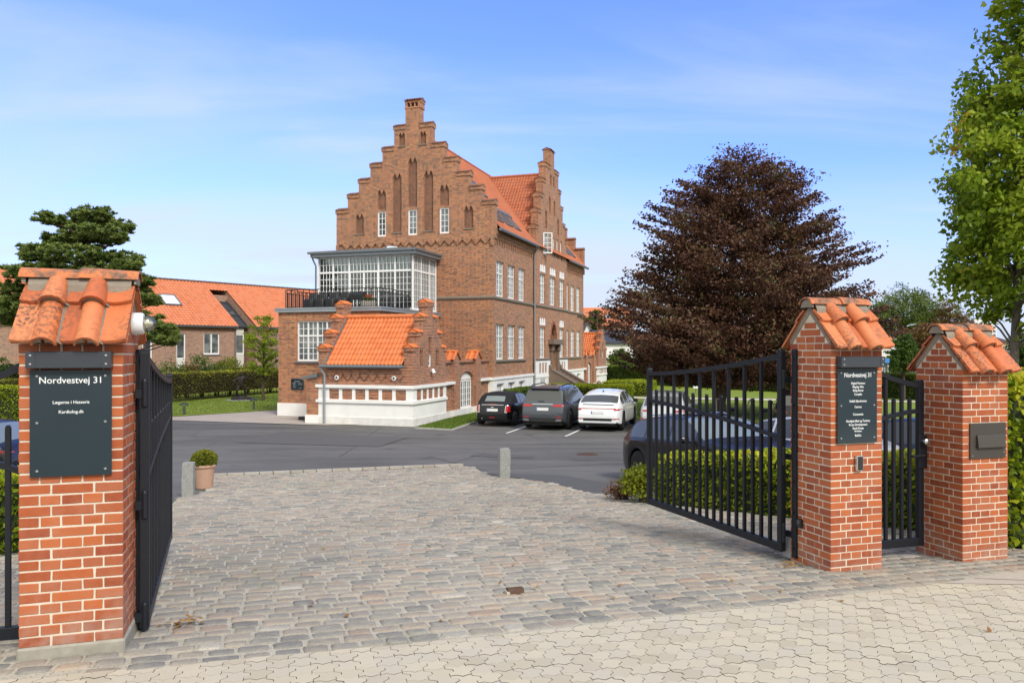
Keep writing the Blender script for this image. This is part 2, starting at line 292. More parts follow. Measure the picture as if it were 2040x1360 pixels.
# ---------- meshes ----------
class MB:
    def __init__(s): s.v = []; s.f = []; s.m = []; s.r = []; s.T = None
    def _add(s, pts):
        i = len(s.v)
        if s.T is not None: s.v.extend([tuple(s.T @ Vector(p)) for p in pts])
        else: s.v.extend([tuple(p) for p in pts])
        return i
    def face(s, pts, m=0, r=.5):
        i = s._add(pts); s.f.append(tuple(range(i, i + len(pts)))); s.m.append(m); s.r.append(r)
    def mesh(s, pts, faces, m=0, r=.5):
        i = s._add(pts)
        for f in faces: s.f.append(tuple(i + k for k in f)); s.m.append(m); s.r.append(r)
    def box(s, x0, x1, y0, y1, z0, z1, m=0, r=.5):
        s.mesh([(x0, y0, z0), (x1, y0, z0), (x1, y1, z0), (x0, y1, z0), (x0, y0, z1), (x1, y0, z1), (x1, y1, z1), (x0, y1, z1)],
               [(0, 3, 2, 1), (4, 5, 6, 7), (0, 1, 5, 4), (1, 2, 6, 5), (2, 3, 7, 6), (3, 0, 4, 7)], m, r)
    def cbox(s, x0, x1, y0, y1, z0, z1, c, m=0, r=.5, jit=0.0):   # box with every edge chamfered
        pts = []; X = (x0, x1); Y = (y0, y1); Z = (z0, z1)
        def j(): return rd.uniform(-jit, jit) if jit else 0.0
        for ix in (0, 1):
            for iy in (0, 1):
                for iz in (0, 1):
                    sx, sy, sz = (1 - 2 * ix) * c, (1 - 2 * iy) * c, (1 - 2 * iz) * c
                    jx, jy, jz = j(), j(), j()
                    x, y, z = X[ix] + jx, Y[iy] + jy * .4, Z[iz] + jz
                    pts += [(x, y + sy, z + sz), (x + sx, y, z + sz), (x + sx, y + sy, z)]
        def I(ix, iy, iz, k): return (ix * 4 + iy * 2 + iz) * 3 + k
        F = [(I(0, 0, 0, 0), I(0, 0, 1, 0), I(0, 1, 1, 0), I(0, 1, 0, 0)), (I(1, 0, 0, 0), I(1, 1, 0, 0), I(1, 1, 1, 0), I(1, 0, 1, 0)),
             (I(0, 0, 0, 1), I(1, 0, 0, 1), I(1, 0, 1, 1), I(0, 0, 1, 1)), (I(0, 1, 0, 1), I(0, 1, 1, 1), I(1, 1, 1, 1), I(1, 1, 0, 1)),
             (I(0, 0, 0, 2), I(0, 1, 0, 2), I(1, 1, 0, 2), I(1, 0, 0, 2)), (I(0, 0, 1, 2), I(1, 0, 1, 2), I(1, 1, 1, 2), I(0, 1, 1, 2))]
        for iz in (0, 1):
            for ix in (0, 1): F.append((I(ix, 0, iz, 0), I(ix, 1, iz, 0), I(ix, 1, iz, 2), I(ix, 0, iz, 2)))
            for iy in (0, 1): F.append((I(0, iy, iz, 1), I(1, iy, iz, 1), I(1, iy, iz, 2), I(0, iy, iz, 2)))
        for ix in (0, 1):
            for iy in (0, 1): F.append((I(ix, iy, 0, 0), I(ix, iy, 1, 0), I(ix, iy, 1, 1), I(ix, iy, 0, 1)))
        for ix in (0, 1):
            for iy in (0, 1):
                for iz in (0, 1): F.append((I(ix, iy, iz, 0), I(ix, iy, iz, 1), I(ix, iy, iz, 2)))
        s.mesh(pts, F, m, r)
    def prism(s, poly, axis, a, b, m=0, r=.5):   # polygon in the other two axes, extruded from a to b
        n = len(poly)
        def P(p, t):
            return {'x': (t, p[0], p[1]), 'y': (p[0], t, p[1]), 'z': (p[0], p[1], t)}[axis]
        pts = [P(p, a) for p in poly] + [P(p, b) for p in poly]
        s.mesh(pts, [tuple(range(n))[::-1], tuple(range(n, 2 * n))] + [(i, (i + 1) % n, n + (i + 1) % n, n + i) for i in range(n)], m, r)
    def tube(s, pts, rad, n=8, m=0, r=.5, cap=True):
        pts = [Vector(p) for p in pts]; rad = rad if hasattr(rad, '__len__') else [rad] * len(pts)
        rings = []; ref = Vector((0, 0, 1))
        d0 = (pts[1] - pts[0]).normalized()
        if abs(d0.z) > .95: ref = Vector((1, 0, 0))
        V = []
        for i, p in enumerate(pts):
            d = (pts[min(i + 1, len(pts) - 1)] - pts[max(i - 1, 0)]).normalized()
            a = d.cross(ref)
            if a.length < 1e-4: a = d.cross(Vector((0, 1, 0)))
            a.normalize(); b = d.cross(a).normalized()
            V += [p + (a * math.cos(2 * math.pi * k / n) + b * math.sin(2 * math.pi * k / n)) * rad[i] for k in range(n)]
        F = []
        for i in range(len(pts) - 1):
            for k in range(n):
                F.append((i * n + k, i * n + (k + 1) % n, (i + 1) * n + (k + 1) % n, (i + 1) * n + k))
        if cap: F += [tuple(range(n))[::-1], tuple(range((len(pts) - 1) * n, len(pts) * n))]
        s.mesh(V, F, m, r)
    def lathe(s, prof, n=24, c=(0, 0, 0), axis='z', m=0, r=.5):
        V = []
        for (rr, h) in prof:
            for k in range(n):
                a = 2 * math.pi * k / n; x, y = rr * math.cos(a), rr * math.sin(a)
                p = {'z': (x, y, h), 'y': (x, h, y), 'x': (h, x, y)}[axis]
                V.append((p[0] + c[0], p[1] + c[1], p[2] + c[2]))
        F = []
        for i in range(len(prof) - 1):
            for k in range(n): F.append((i * n + k, i * n + (k + 1) % n, (i + 1) * n + (k + 1) % n, (i + 1) * n + k))
        F += [tuple(range(n))[::-1], tuple(range((len(prof) - 1) * n, len(prof) * n))]
        s.mesh(V, F, m, r)
    def slab(s, solid, xs, zs, y0, y1, m=0):   # wall slab in its plane (x, z); solid(x, z) says where; y0 outer face, y1 inner
        xs = sorted(set(round(x, 4) for x in xs)); zs = sorted(set(round(z, 4) for z in zs))
        nx, nz = len(xs) - 1, len(zs) - 1
        g = [[solid((xs[i] + xs[i + 1]) / 2, (zs[k] + zs[k + 1]) / 2) for k in range(nz)] for i in range(nx)]
        for i in range(nx):
            for k in range(nz):
                if not g[i][k]: continue
                a, b, c, d = xs[i], xs[i + 1], zs[k], zs[k + 1]
                s.face([(a, y0, c), (b, y0, c), (b, y0, d), (a, y0, d)], m)
                s.face([(b, y1, c), (a, y1, c), (a, y1, d), (b, y1, d)], m)
                if i == 0 or not g[i - 1][k]: s.face([(a, y1, c), (a, y0, c), (a, y0, d), (a, y1, d)], m)
                if i == nx - 1 or not g[i + 1][k]: s.face([(b, y0, c), (b, y1, c), (b, y1, d), (b, y0, d)], m)
                if k == 0 or not g[i][k - 1]: s.face([(a, y1, c), (b, y1, c), (b, y0, c), (a, y0, c)], m)
                if k == nz - 1 or not g[i][k + 1]: s.face([(a, y0, d), (b, y0, d), (b, y1, d), (a, y1, d)], m)
    def grid(s, P, m=0, mask=None, rn=None):
        Rn, Cn = len(P), len(P[0]); i0 = s._add([p for row in P for p in row])
        for i in range(Rn - 1):
            for k in range(Cn - 1):
                if mask and not mask(i, k): continue
                s.f.append((i0 + i * Cn + k, i0 + i * Cn + k + 1, i0 + (i + 1) * Cn + k + 1, i0 + (i + 1) * Cn + k)); s.m.append(m)
                s.r.append(rn(i, k) if rn else .5)
    def build(s, name, mats, parent=None, smooth=False, bevel=0.0, sharp=40, uv=False, loc=None):
        me = bpy.data.meshes.new(name); me.from_pydata(s.v, [], s.f)
        if isinstance(mats, str): mats = [mats]
        for k in mats: me.materials.append(M[k])
        if len(mats) > 1: me.polygons.foreach_set('material_index', s.m)
        at_ = me.attributes.new('rnd', 'FLOAT', 'FACE'); at_.data.foreach_set('value', s.r)
        if smooth:
            me.polygons.foreach_set('use_smooth', [True] * len(s.f)); me.set_sharp_from_angle(angle=R(sharp))
        if uv: autouv(me)
        me.update()
        o = bpy.data.objects.new(name, me); COL.objects.link(o)
        if parent is not None: o.parent = parent
        if loc: o.location = loc
        if bevel:
            b = o.modifiers.new('edge', 'BEVEL'); b.width = bevel; b.segments = 2; b.limit_method = 'ANGLE'; b.angle_limit = R(40)
        return o
def autouv(me):
    nl = len(me.loops); nv = len(me.vertices); npoly = len(me.polygons)
    co = np.empty(nv * 3); me.vertices.foreach_get('co', co); co = co.reshape(-1, 3)
    vi = np.empty(nl, dtype=np.int32); me.loops.foreach_get('vertex_index', vi)
    no = np.empty(npoly * 3); me.polygons.foreach_get('normal', no); no = no.reshape(-1, 3)
    lt = np.empty(npoly, dtype=np.int32); me.polygons.foreach_get('loop_total', lt)
    pn = np.repeat(no, lt, axis=0); p = co[vi]
    t = np.stack([-pn[:, 1], pn[:, 0]], 1); ln = np.linalg.norm(t, axis=1); ln[ln < 1e-6] = 1; t /= ln[:, None]
    flat = np.abs(pn[:, 2]) > .8
    u = np.where(flat, p[:, 0], p[:, 0] * t[:, 0] + p[:, 1] * t[:, 1]); v = np.where(flat, p[:, 1], p[:, 2])
    l = me.uv_layers.new(name='uv'); l.data.foreach_set('uv', np.stack([u, v], 1).ravel())
def big(name, V, nper, mat, rnd=None, parent=None):   # many loose polygons of nper corners
    n = len(V) // nper; me = bpy.data.meshes.new(name)
    me.vertices.add(len(V)); me.vertices.foreach_set('co', np.asarray(V, dtype=np.float32).ravel())
    me.loops.add(n * nper); me.loops.foreach_set('vertex_index', np.arange(n * nper, dtype=np.int32))
    me.polygons.add(n); me.polygons.foreach_set('loop_start', np.arange(0, n * nper, nper, dtype=np.int32))
    me.polygons.foreach_set('loop_total', np.full(n, nper, dtype=np.int32))
    me.materials.append(M[mat]); me.update(calc_edges=True)
    a = me.attributes.new('rnd', 'FLOAT', 'FACE')
    a.data.foreach_set('value', (rng.random(n) if rnd is None else rnd).astype(np.float32))
    o = bpy.data.objects.new(name, me); COL.objects.link(o)
    if parent is not None: o.parent = parent
    return o
def leaves(name, P, axis, size, mat, rnd=None, parent=None, width=.62, spread=.6, flat=.0):
    """kite-shaped leaves at P with their long side near axis; flat > 0 turns their faces up"""
    n = len(P); P = np.asarray(P)
    A = np.asarray(axis) + rng.normal(0, spread, (n, 3)); A /= np.linalg.norm(A, axis=1)[:, None] + 1e-9
    Q = rng.normal(0, 1, (n, 3)); Q[:, 2] *= (1 - flat)
    B = np.cross(A, Q) if flat == 0 else np.cross(A, np.stack([rng.normal(0, 1 - flat, n), rng.normal(0, 1 - flat, n), np.ones(n)], 1))
    B /= np.linalg.norm(B, axis=1)[:, None] + 1e-9
    s = (size * rng.uniform(.65, 1.25, n))[:, None]; w = s * width * .5
    N = np.cross(A, B) * s * rng.uniform(-.12, .12, (n, 1))
    V = np.empty((n, 4, 3)); V[:, 0] = P - A * s * .5; V[:, 1] = P + B * w + N - A * s * .05; V[:, 2] = P + A * s * .5; V[:, 3] = P - B * w + N - A * s * .05
    return big(name, V.reshape(-1, 3), 4, mat, rnd, parent)
def tag(o, label=None, cat=None, group=None, kind=None):
    if label: o['label'] = label
    if cat: o['category'] = cat
    if group: o['group'] = group
    if kind: o['kind'] = kind
    return o
def empty(name, loc, label=None, cat=None, rz=0.0, group=None):
    o = bpy.data.objects.new(name, None); COL.objects.link(o); o.location = loc; o.rotation_euler = (0, 0, rz); o.empty_display_size = .2
    return tag(o, label, cat, group)
def copy_tree(o, parent=None):
    c = o.copy(); COL.objects.link(c); c.parent = parent
    for ch in list(o.children): copy_tree(ch, c)
    return c
def plane(o, a):     # wall frame: local x along the wall, y into the wall, z up
    return Matrix.Translation(Vector(o)) @ Matrix.Rotation(a, 4, 'Z')
def text(s, size, T, mat, parent, name='lettering', align='CENTER', bold=0.0, xs=1.0):
    cu = bpy.data.curves.new(name, 'FONT'); cu.body = s; cu.size = size; cu.align_x = align; cu.extrude = .0012; cu.offset = bold; cu.resolution_u = 3
    o = bpy.data.objects.new(name, cu); COL.objects.link(o); bpy.context.view_layer.update()
    me = bpy.data.meshes.new_from_object(o.evaluated_get(bpy.context.evaluated_depsgraph_get()))
    bpy.data.objects.remove(o); bpy.data.curves.remove(cu)
    me.transform(T @ Matrix.Rotation(R(90), 4, 'X') @ Matrix.Diagonal((xs, 1, 1, 1)))
    me.materials.clear(); me.materials.append(M[mat])
    o = bpy.data.objects.new(name, me); COL.objects.link(o); o.parent = parent
    return o
def tiles(mb, O, U, V, lu, lv, tw=.205, tl=.335, ns=5, lim=None, amp=.045, lift=.028, m=0):
    """pantile roof slope: wavy courses that overlap; O eave corner, U along the eave, V up the slope"""
    O, U, V = Vector(O), Vector(U).normalized(), Vector(V).normalized(); N = U.cross(V).normalized()
    nc = max(1, round(lv / tl)); tl = lv / nc; nt = max(1, round(lu / tw)); tw = lu / nt
    us = [i * tw / ns for i in range(nt * ns + 1)]
    h = [amp * max(0.0, math.sin(math.pi * min(1, max(0, ((u / tw) % 1 - .5) / .5)))) ** .8 - .010 * math.sin(math.pi * min(1, ((u / tw) % 1) / .5)) for u in us]
    rows = []
    for c in range(nc):
        for k, (v, lf) in enumerate(((c * tl - (.03 if c else .0), lift), ((c + 1) * tl, 0.0))):
            rows.append([O + U * u + V * v + N * (hh + lf) for u, hh in zip(us, h)])
    rr = {}
    def rn(i, k):
        q = (i // 2, k // ns)
        if q not in rr: rr[q] = rd.random()
        return rr[q]
    def mask(i, k):
        if lim is None: return True
        a, b = lim((i // 2 + .5) * tl); return a <= us[k] <= b
    mb.grid(rows, m, mask, rn)
    # eave lip
    low = [[p - N * .03 for p in rows[0]], rows[0]]
    mb.grid(low, m, (lambda i, k: mask(0, k)), lambda i, k: rn(0, k))
def window(parent, T, u0, u1, z0, z1, cas=1, nx=2, ny=4, transom=None, nyt=2, depth=.10, mat='white_paint', pane='dark_pane', fw=.068, bar=.028, lintel=False):
    mb = MB(); mb.T = T; d0, d1 = depth, depth + .06
    def bx(a, b, c, d, e0=d0, e1=d1): mb.box(a, b, e0, e1, c, d)
    bx(u0, u0 + fw, z0, z1); bx(u1 - fw, u1, z0, z1); bx(u0 + fw, u1 - fw, z0, z0 + fw * 1.3); bx(u0 + fw, u1 - fw, z1 - fw, z1)
    iu0, iu1 = u0 + fw, u1 - fw; zs = [(z0 + fw * 1.3, z1 - fw, ny)]
    if transom:
        zt = z0 + (z1 - z0) * transom; bx(iu0, iu1, zt - fw * .6, zt + fw * .6, d0 - .012, d1)
        zs = [(z0 + fw * 1.3, zt - fw * .6, ny), (zt + fw * .6, z1 - fw, nyt)]
    cw = (iu1 - iu0) / cas
    for (a, b, n) in zs:
        for c in range(1, cas): bx(iu0 + c * cw - fw * .55, iu0 + c * cw + fw * .55, a, b, d0 - .006, d1)
        for c in range(cas):
            l, r_ = iu0 + c * cw + (fw * .55 if c else 0), iu0 + (c + 1) * cw - (fw * .55 if c < cas - 1 else 0)
            for i in range(1, nx): x = l + (r_ - l) * i / nx; bx(x - bar / 2, x + bar / 2, a, b, d0 + .012, d1 - .01)
            for i in range(1, n): z = a + (b - a) * i / n; bx(l, r_, z - bar / 2, z + bar / 2, d0 + .016, d1 - .014)
    w = mb.build('window', mat, parent)
    pb = MB(); pb.T = T; pb.box(u0 + .01, u1 - .01, d1 - .022, d1 + .012, z0 + .01, z1 - .01); pb.build('pane', pane, w)
    return w
# ================= ground =================
def inpoly(x, y, poly):
    c = False; n = len(poly)
    for i in range(n):
        x1, y1 = poly[i]; x2, y2 = poly[i - 1]
        if (y1 > y) != (y2 > y) and x < (x2 - x1) * (y - y1) / (y2 - y1) + x1: c = not c
    return c
def sheet(name, poly, dz, mat, kind='structure', thick=0.0, label=None, step=1.2):
    """flat ground sheet following the ground profile, cut in strips along Y"""
    ys = sorted(set([p[1] for p in poly] + [g[0] for g in _GP]))
    y0, y1 = min(p[1] for p in poly), max(p[1] for p in poly)
    mb = MB(); import bmesh
    bm = bmesh.new(); bm.faces.new([bm.verts.new((p[0], p[1], 0)) for p in poly])
    for y in ys:
        if y0 < y < y1: bmesh.ops.bisect_plane(bm, geom=bm.verts[:] + bm.edges[:] + bm.faces[:], plane_co=(0, y, 0), plane_no=(0, 1, 0))
    bmesh.ops.triangulate(bm, faces=bm.faces[:])
    for v in bm.verts: v.co.z = G(v.co.y) + dz
    if thick:
        e = bmesh.ops.extrude_face_region(bm, geom=bm.faces[:])
        for v in e['geom']:
            if isinstance(v, bmesh.types.BMVert): v.co.z -= thick
    bmesh.ops.recalc_face_normals(bm, faces=bm.faces[:])
    me = bpy.data.meshes.new(name); bm.to_mesh(me); bm.free(); me.materials.append(M[mat])
    if not thick:
        for p in me.polygons:
            if p.normal.z < 0: p.flip()
    o = bpy.data.objects.new(name, me); COL.objects.link(o); tag(o, label, None, None, kind); return o

COBBLE = [(-6, 3.45), (-2.9, 4.40), (-.09, 5.24), (2.03, 6.02), (3.69, 6.70), (4.05, 6.86), (4.7, 7.15), (6.6, 7.62), (6.6, 8.3), (5.5, 8.15), (5.45, 9.2), (3.6, 11.6), (2.15, 13.75),
          (1.98, 14.4), (.88, 16.9), (.3, 17.55), (-.18, 17.95), (-.50, 18.35), (-.76, 19.0), (-.95, 20.0), (-1.2, 20.45), (-2.6, 19.9), (-7.06, 18.05), (-6.35, 16.4), (-6.05, 14.75), (-6.12, 14.2), (-5.6, 12.6), (-4.9, 9.8), (-5.2, 8.2), (-8, 7.2), (-9, 4.5)]
def build_ground():
    mb = MB(); xs = [-3000, -400, -80, -30, -12, -6, 0, 6, 12, 30, 80, 400, 3000]
    ys = [-300, -20, 0, 2, 4, 5.6, 7.2, 8.6, 10, 12.5, 15.5, 18, 22, 26, 30, 60, 150, 600, 4000]
    mb.grid([[(x, y, G(y) - .03) for x in xs] for y in ys])
    o = mb.build('asphalt_yard', 'asphalt', smooth=True); tag(o, kind='structure')
    sheet('cobblestone_bed', COBBLE, -.0065, 'cobble_joint')
    # cobblestones: rows along the street direction
    a = R(18.5); d = (math.cos(a), math.sin(a)); q = (-d[1], d[0])
    mb = MB(); row = 0; t = 1.5
    while t < 23:
        rh = rd.uniform(.125, .16); s = -14 + rd.uniform(0, .2)
        while s < 12:
            w = rd.uniform(.15, .27); cx, cy = s + w / 2, t + rh / 2
            wob = .03 * math.sin(cx * .9 + t)
            X, Y = d[0] * cx + q[0] * (cy + wob), d[1] * cx + q[1] * (cy + wob)
            s += w
            if Y < 3 or abs(X) > 8.5 or not inpoly(X, Y, COBBLE): continue
            far = Y > 12.5
            hw, hh = w / 2 - rd.uniform(.002, .010), rh / 2 - rd.uniform(.001, .009)
            zt = rd.uniform(-.006, .004); r_ = rd.random(); tl = (rd.uniform(-.02, .02), rd.uniform(-.03, .03))
            n = 8; ring = []
            for k in range(n):
                ca, sa = math.cos(2 * math.pi * (k + .5) / n), math.sin(2 * math.pi * (k + .5) / n)
                ex = .34
                px = hw * math.copysign(abs(ca) ** ex, ca) * rd.uniform(.93, 1.04); py = hh * math.copysign(abs(sa) ** ex, sa) * rd.uniform(.9, 1.05)
                ring.append((px, py))
            pts = []
            for sc, dz in ((1.0, -.013), (.955, -.001), (.76, .0032)):
                for (px, py) in ring:
                    u, v = cx + px * sc, cy + wob + py * sc
                    x, y = d[0] * u + q[0] * v, d[1] * u + q[1] * v
                    pts.append((x, y, G(y) + dz + zt + px * tl[0] + py * tl[1]))
            F = [(i * n + k, i * n + (k + 1) % n, (i + 1) * n + (k + 1) % n, (i + 1) * n + k) for i in range(2) for k in range(n)]
            F.append(tuple(range(2 * n, 3 * n)))
            mb.mesh(pts, F, 0, r_)
        t += rh
    # border course of long setts on the yard side
    for (p0, p1) in (((-7.0, 18.15), (-2.6, 20.0)), ((-2.6, 20.0), (-1.25, 20.5))):
        p0, p1 = Vector((*p0, 0)), Vector((*p1, 0)); L = (p1 - p0).length; u = (p1 - p0) / L; n_ = Vector((-u.y, u.x, 0)); k = 0.0
        while k < L - .1:
            w = rd.uniform(.3, .42); e = min(k + w - .02, L)
            c = [p0 + u * k + n_ * .10, p0 + u * e + n_ * .10, p0 + u * e + n_ * .30, p0 + u * k + n_ * .30]
            mb.mesh([(v.x, v.y, G(v.y) - .02) for v in c] + [(v.x, v.y, G(v.y) + .035) for v in c], [(4, 5, 6, 7), (0, 1, 5, 4), (1, 2, 6, 5), (2, 3, 7, 6), (3, 0, 4, 7)], 0, rd.uniform(.97, 1)); k += w
    o = mb.build('cobblestone_paving', 'cobble', smooth=True, sharp=70); tag(o, kind='structure')
    # street footpath of interlocking concrete pavers
    P0 = [(-9, 2.5), (-2.9, 4.36), (-.09, 5.20), (2.03, 5.98), (3.69, 6.66), (4.6, 6.62), (8, 6.0), (14, 4.9), (14, -6), (-9, -6)]
    sheet('footpath_bed', P0, -.018, 'joint_dark')
    a = R(17.6); d = (math.cos(a), math.sin(a)); q = (-d[1], d[0]); w, h, b = .126, .150, .036; g = .0022
    side = [(0, 0), (0, .22), (b / w, .44), (b / w, .66), (-.038, .84), (0, 1)]
    wave = [(0, 0), (.28, .03), (.55, -.17), (.8, -.06), (1, 0)]
    tile = [(x * w, y * h) for x, y in wave] + [((1 + x) * w, y * h) for x, y in side[1:]] + [(x * w, (1 + y) * h) for x, y in wave[::-1][1:]] + [(x * w, y * h) for x, y in side[::-1][1:-1]]
    cxm = sum(p[0] for p in tile) / len(tile); cym = sum(p[1] for p in tile) / len(tile)
    mb = MB(); n = len(tile)
    for i in range(-80, 100):
        for k in range(-28, 46):
            ox, oy = i * w + k * .0, k * h
            X, Y = d[0] * (ox + cxm) + q[0] * (oy + cym), d[1] * (ox + cxm) + q[1] * (oy + cym)
            if Y < 2.2 or Y > 7.2: continue
            BP = [(-9, 2.62), (-2.9, 4.375), (-.09, 5.215), (2.03, 5.995), (3.69, 6.675), (4.6, 6.63), (8, 6.01), (14, 4.91)]
            sg = [(p, q_) for p, q_ in zip(BP, BP[1:]) if p[0] <= X <= q_[0]]
            if not sg: continue
            sg = sg[0]; ln = math.hypot(sg[1][0] - sg[0][0], sg[1][1] - sg[0][1]); nx_, ny_ = -(sg[1][1] - sg[0][1]) / ln, (sg[1][0] - sg[0][0]) / ln
            if (X - sg[0][0]) * nx_ + (Y - sg[0][1]) * ny_ > .16: continue
            z0 = rd.uniform(-.002, .002); pts = []
            def dist(px, py):
                u, v = ox + px, oy + py; return (d[0] * u + q[0] * v - sg[0][0]) * nx_ + (d[1] * u + q[1] * v - sg[0][1]) * ny_
            tl = []
            for (pa, pb) in zip(tile, tile[1:] + tile[:1]):
                da, db = dist(*pa), dist(*pb)
                if da <= 0: tl.append(pa)
                if (da <= 0) != (db <= 0): f_ = da / (da - db); tl.append((pa[0] + (pb[0] - pa[0]) * f_, pa[1] + (pb[1] - pa[1]) * f_))
            if len(tl) < 3: continue
            n = len(tl)
            for sc, dz in ((0, -.016), (0.0002, .0), (.0012, 0.0004)):
                for (px, py) in tl:
                    vx, vy = cxm - px, cym - py; L = max(.02, math.hypot(vx, vy)); f = (g + sc) / L
                    u, v = ox + px + vx * f, oy + py + vy * f
                    x, y = d[0] * u + q[0] * v, d[1] * u + q[1] * v; pts.append((x, y, G(y) + dz + z0 + .001))
            F = [(r_ * n + c, r_ * n + (c + 1) % n, (r_ + 1) * n + (c + 1) % n, (r_ + 1) * n + c) for r_ in range(2) for c in range(n)] + [tuple(range(2 * n, 3 * n))]
            q7 = rd.random(); mb.mesh(pts, F, 0, q7)
            for k7 in range(n): mb.m[-len(F) + k7] = 1
    o = mb.build('footpath_pavers', ['paver', 'joint_dark']); tag(o, kind='structure')
    sheet('concrete_slab', [(3.72, 6.66), (4.62, 6.60), (8, 5.95), (8.2, 6.1), (4.05, 6.84)], .006, 'concrete_slab')
    sheet('concrete_slab', [(4.08, 6.86), (8.25, 6.12), (8.6, 7.9), (6.55, 7.60), (4.72, 7.13)], .004, 'concrete_slab')
    # yard surfaces
    sheet('lawn', [(-40, 37.0), (-17.7, 37.2), (-12.85, 42.4), (-8.9, 46.6), (-8.9, 90), (-20, 90), (-40, 50)], .0, 'lawn')
    sheet('garden_paving', [(-17.6, 37.1), (-15.9, 36.35), (-8.1, 33.95), (-5, 34.6), (-8.6, 46.4), (-12.8, 42.35)], -.012, 'garden_paving')
    sheet('kerb_strip', [(-17.9, 36.95), (-15.95, 36.2), (-8.05, 33.8), (-8.1, 33.95), (-15.9, 36.35), (-17.6, 37.1)], -.004, 'kerb_stone')
    sheet('lawn', [(-4.05, 33.2), (-4.0, 32.55), (-2.5, 31.85), (-1.75, 35.2), (-.2, 39.5), (.8, 42.2), (1.5, 43), (-1, 44), (-2.6, 38.5), (-3.6, 34.8)], .02, 'lawn', thick=.06)
    sheet('kerb_strip', [(-4.1, 32.5), (-2.45, 31.70), (-1.65, 35.2), (-1.75, 35.2), (-2.5, 31.85), (-4.0, 32.6)], .03, 'kerb_stone', thick=.07)
    sheet('lawn', [(1.5, 41.6), (5.9, 36.9), (14.5, 34.0), (26, 30.5), (60, 30), (60, 90), (8, 95), (2, 60)], .03, 'lawn', thick=.08)
    sheet('garden_path', [(5.5, 53.6), (9, 51.2), (30, 46.6), (30, 48.0), (9, 53.2), (5.5, 56.2)], .045, 'pale_gravel')
    # bay lines
    A = 18.2
    for (x0, y0, x1, y1) in ((-.22, 30.62, 1.15, 35.2), (2.03, 29.46, 3.75, 35.0), (4.43, 29.68, 6.0, 34.6), (7.0, 28.9, 8.6, 33.8), (2.12, 16.46, 3.9, 11.3), (4.6, 15.6, 6.2, 10.9), (-19.4, 27.5, -17.3, 28.4)):
        u = Vector((x1 - x0, y1 - y0, 0)).normalized(); n_ = Vector((-u.y, u.x, 0)) * .05
        sheet('parking_line', [(x0 - n_.x, y0 - n_.y), (x1 - n_.x, y1 - n_.y), (x1 + n_.x, y1 + n_.y), (x0 + n_.x, y0 + n_.y)], -.012, 'road_paint')
    sheet('asphalt_patch', [(-9.6, 27.2), (-4.5, 25.8), (-4.0, 29.0), (-9.4, 31.5)], -.024, 'asphalt_patch')
    sheet('asphalt_patch', [(-.6, 18.6), (.0, 18.15), (.9, 17.1), (2.0, 14.6), (2.6, 16.2), (1.2, 18.6), (-.7, 19.1)], -.022, 'asphalt_patch')
    for (x0, y0, x1, y1) in ((-16.5, 35.6, -4.6, 30.6), (-1.0, 19.6, 2.6, 21.2), (2.6, 21.2, 9.5, 22.5), (-4.4, 25.9, -3.9, 29.2), (-9.7, 27.2, -4.4, 25.8)):
        u = Vector((x1 - x0, y1 - y0, 0)).normalized(); n_ = Vector((-u.y, u.x, 0)) * .022
        sheet('asphalt_seam', [(x0 - n_.x, y0 - n_.y), (x1 - n_.x, y1 - n_.y), (x1 + n_.x, y1 + n_.y), (x0 + n_.x, y0 + n_.y)], -.017, 'joint_dark')
    sheet('asphalt_patch', [(-1.3, 23.2), (.6, 22.6), (.7, 23.3), (-1.0, 24.0)], -.02, 'asphalt_patch')
    mb = MB(); mb.lathe([(.0, -.03), (.33, -.03), (.33, .0), (.27, .004), (.0, .004)], 28); mb.box(-.2, .2, -.015, .015, .003, .009); mb.box(-.015, .015, -.2, .2, .003, .009)
    o = mb.build('manhole_cover', 'rust', loc=(2.31, 23.7, G(23.7) - .022)); tag(o, 'rusty round manhole cover in the asphalt beyond the right-hand granite bollard', 'manhole cover')

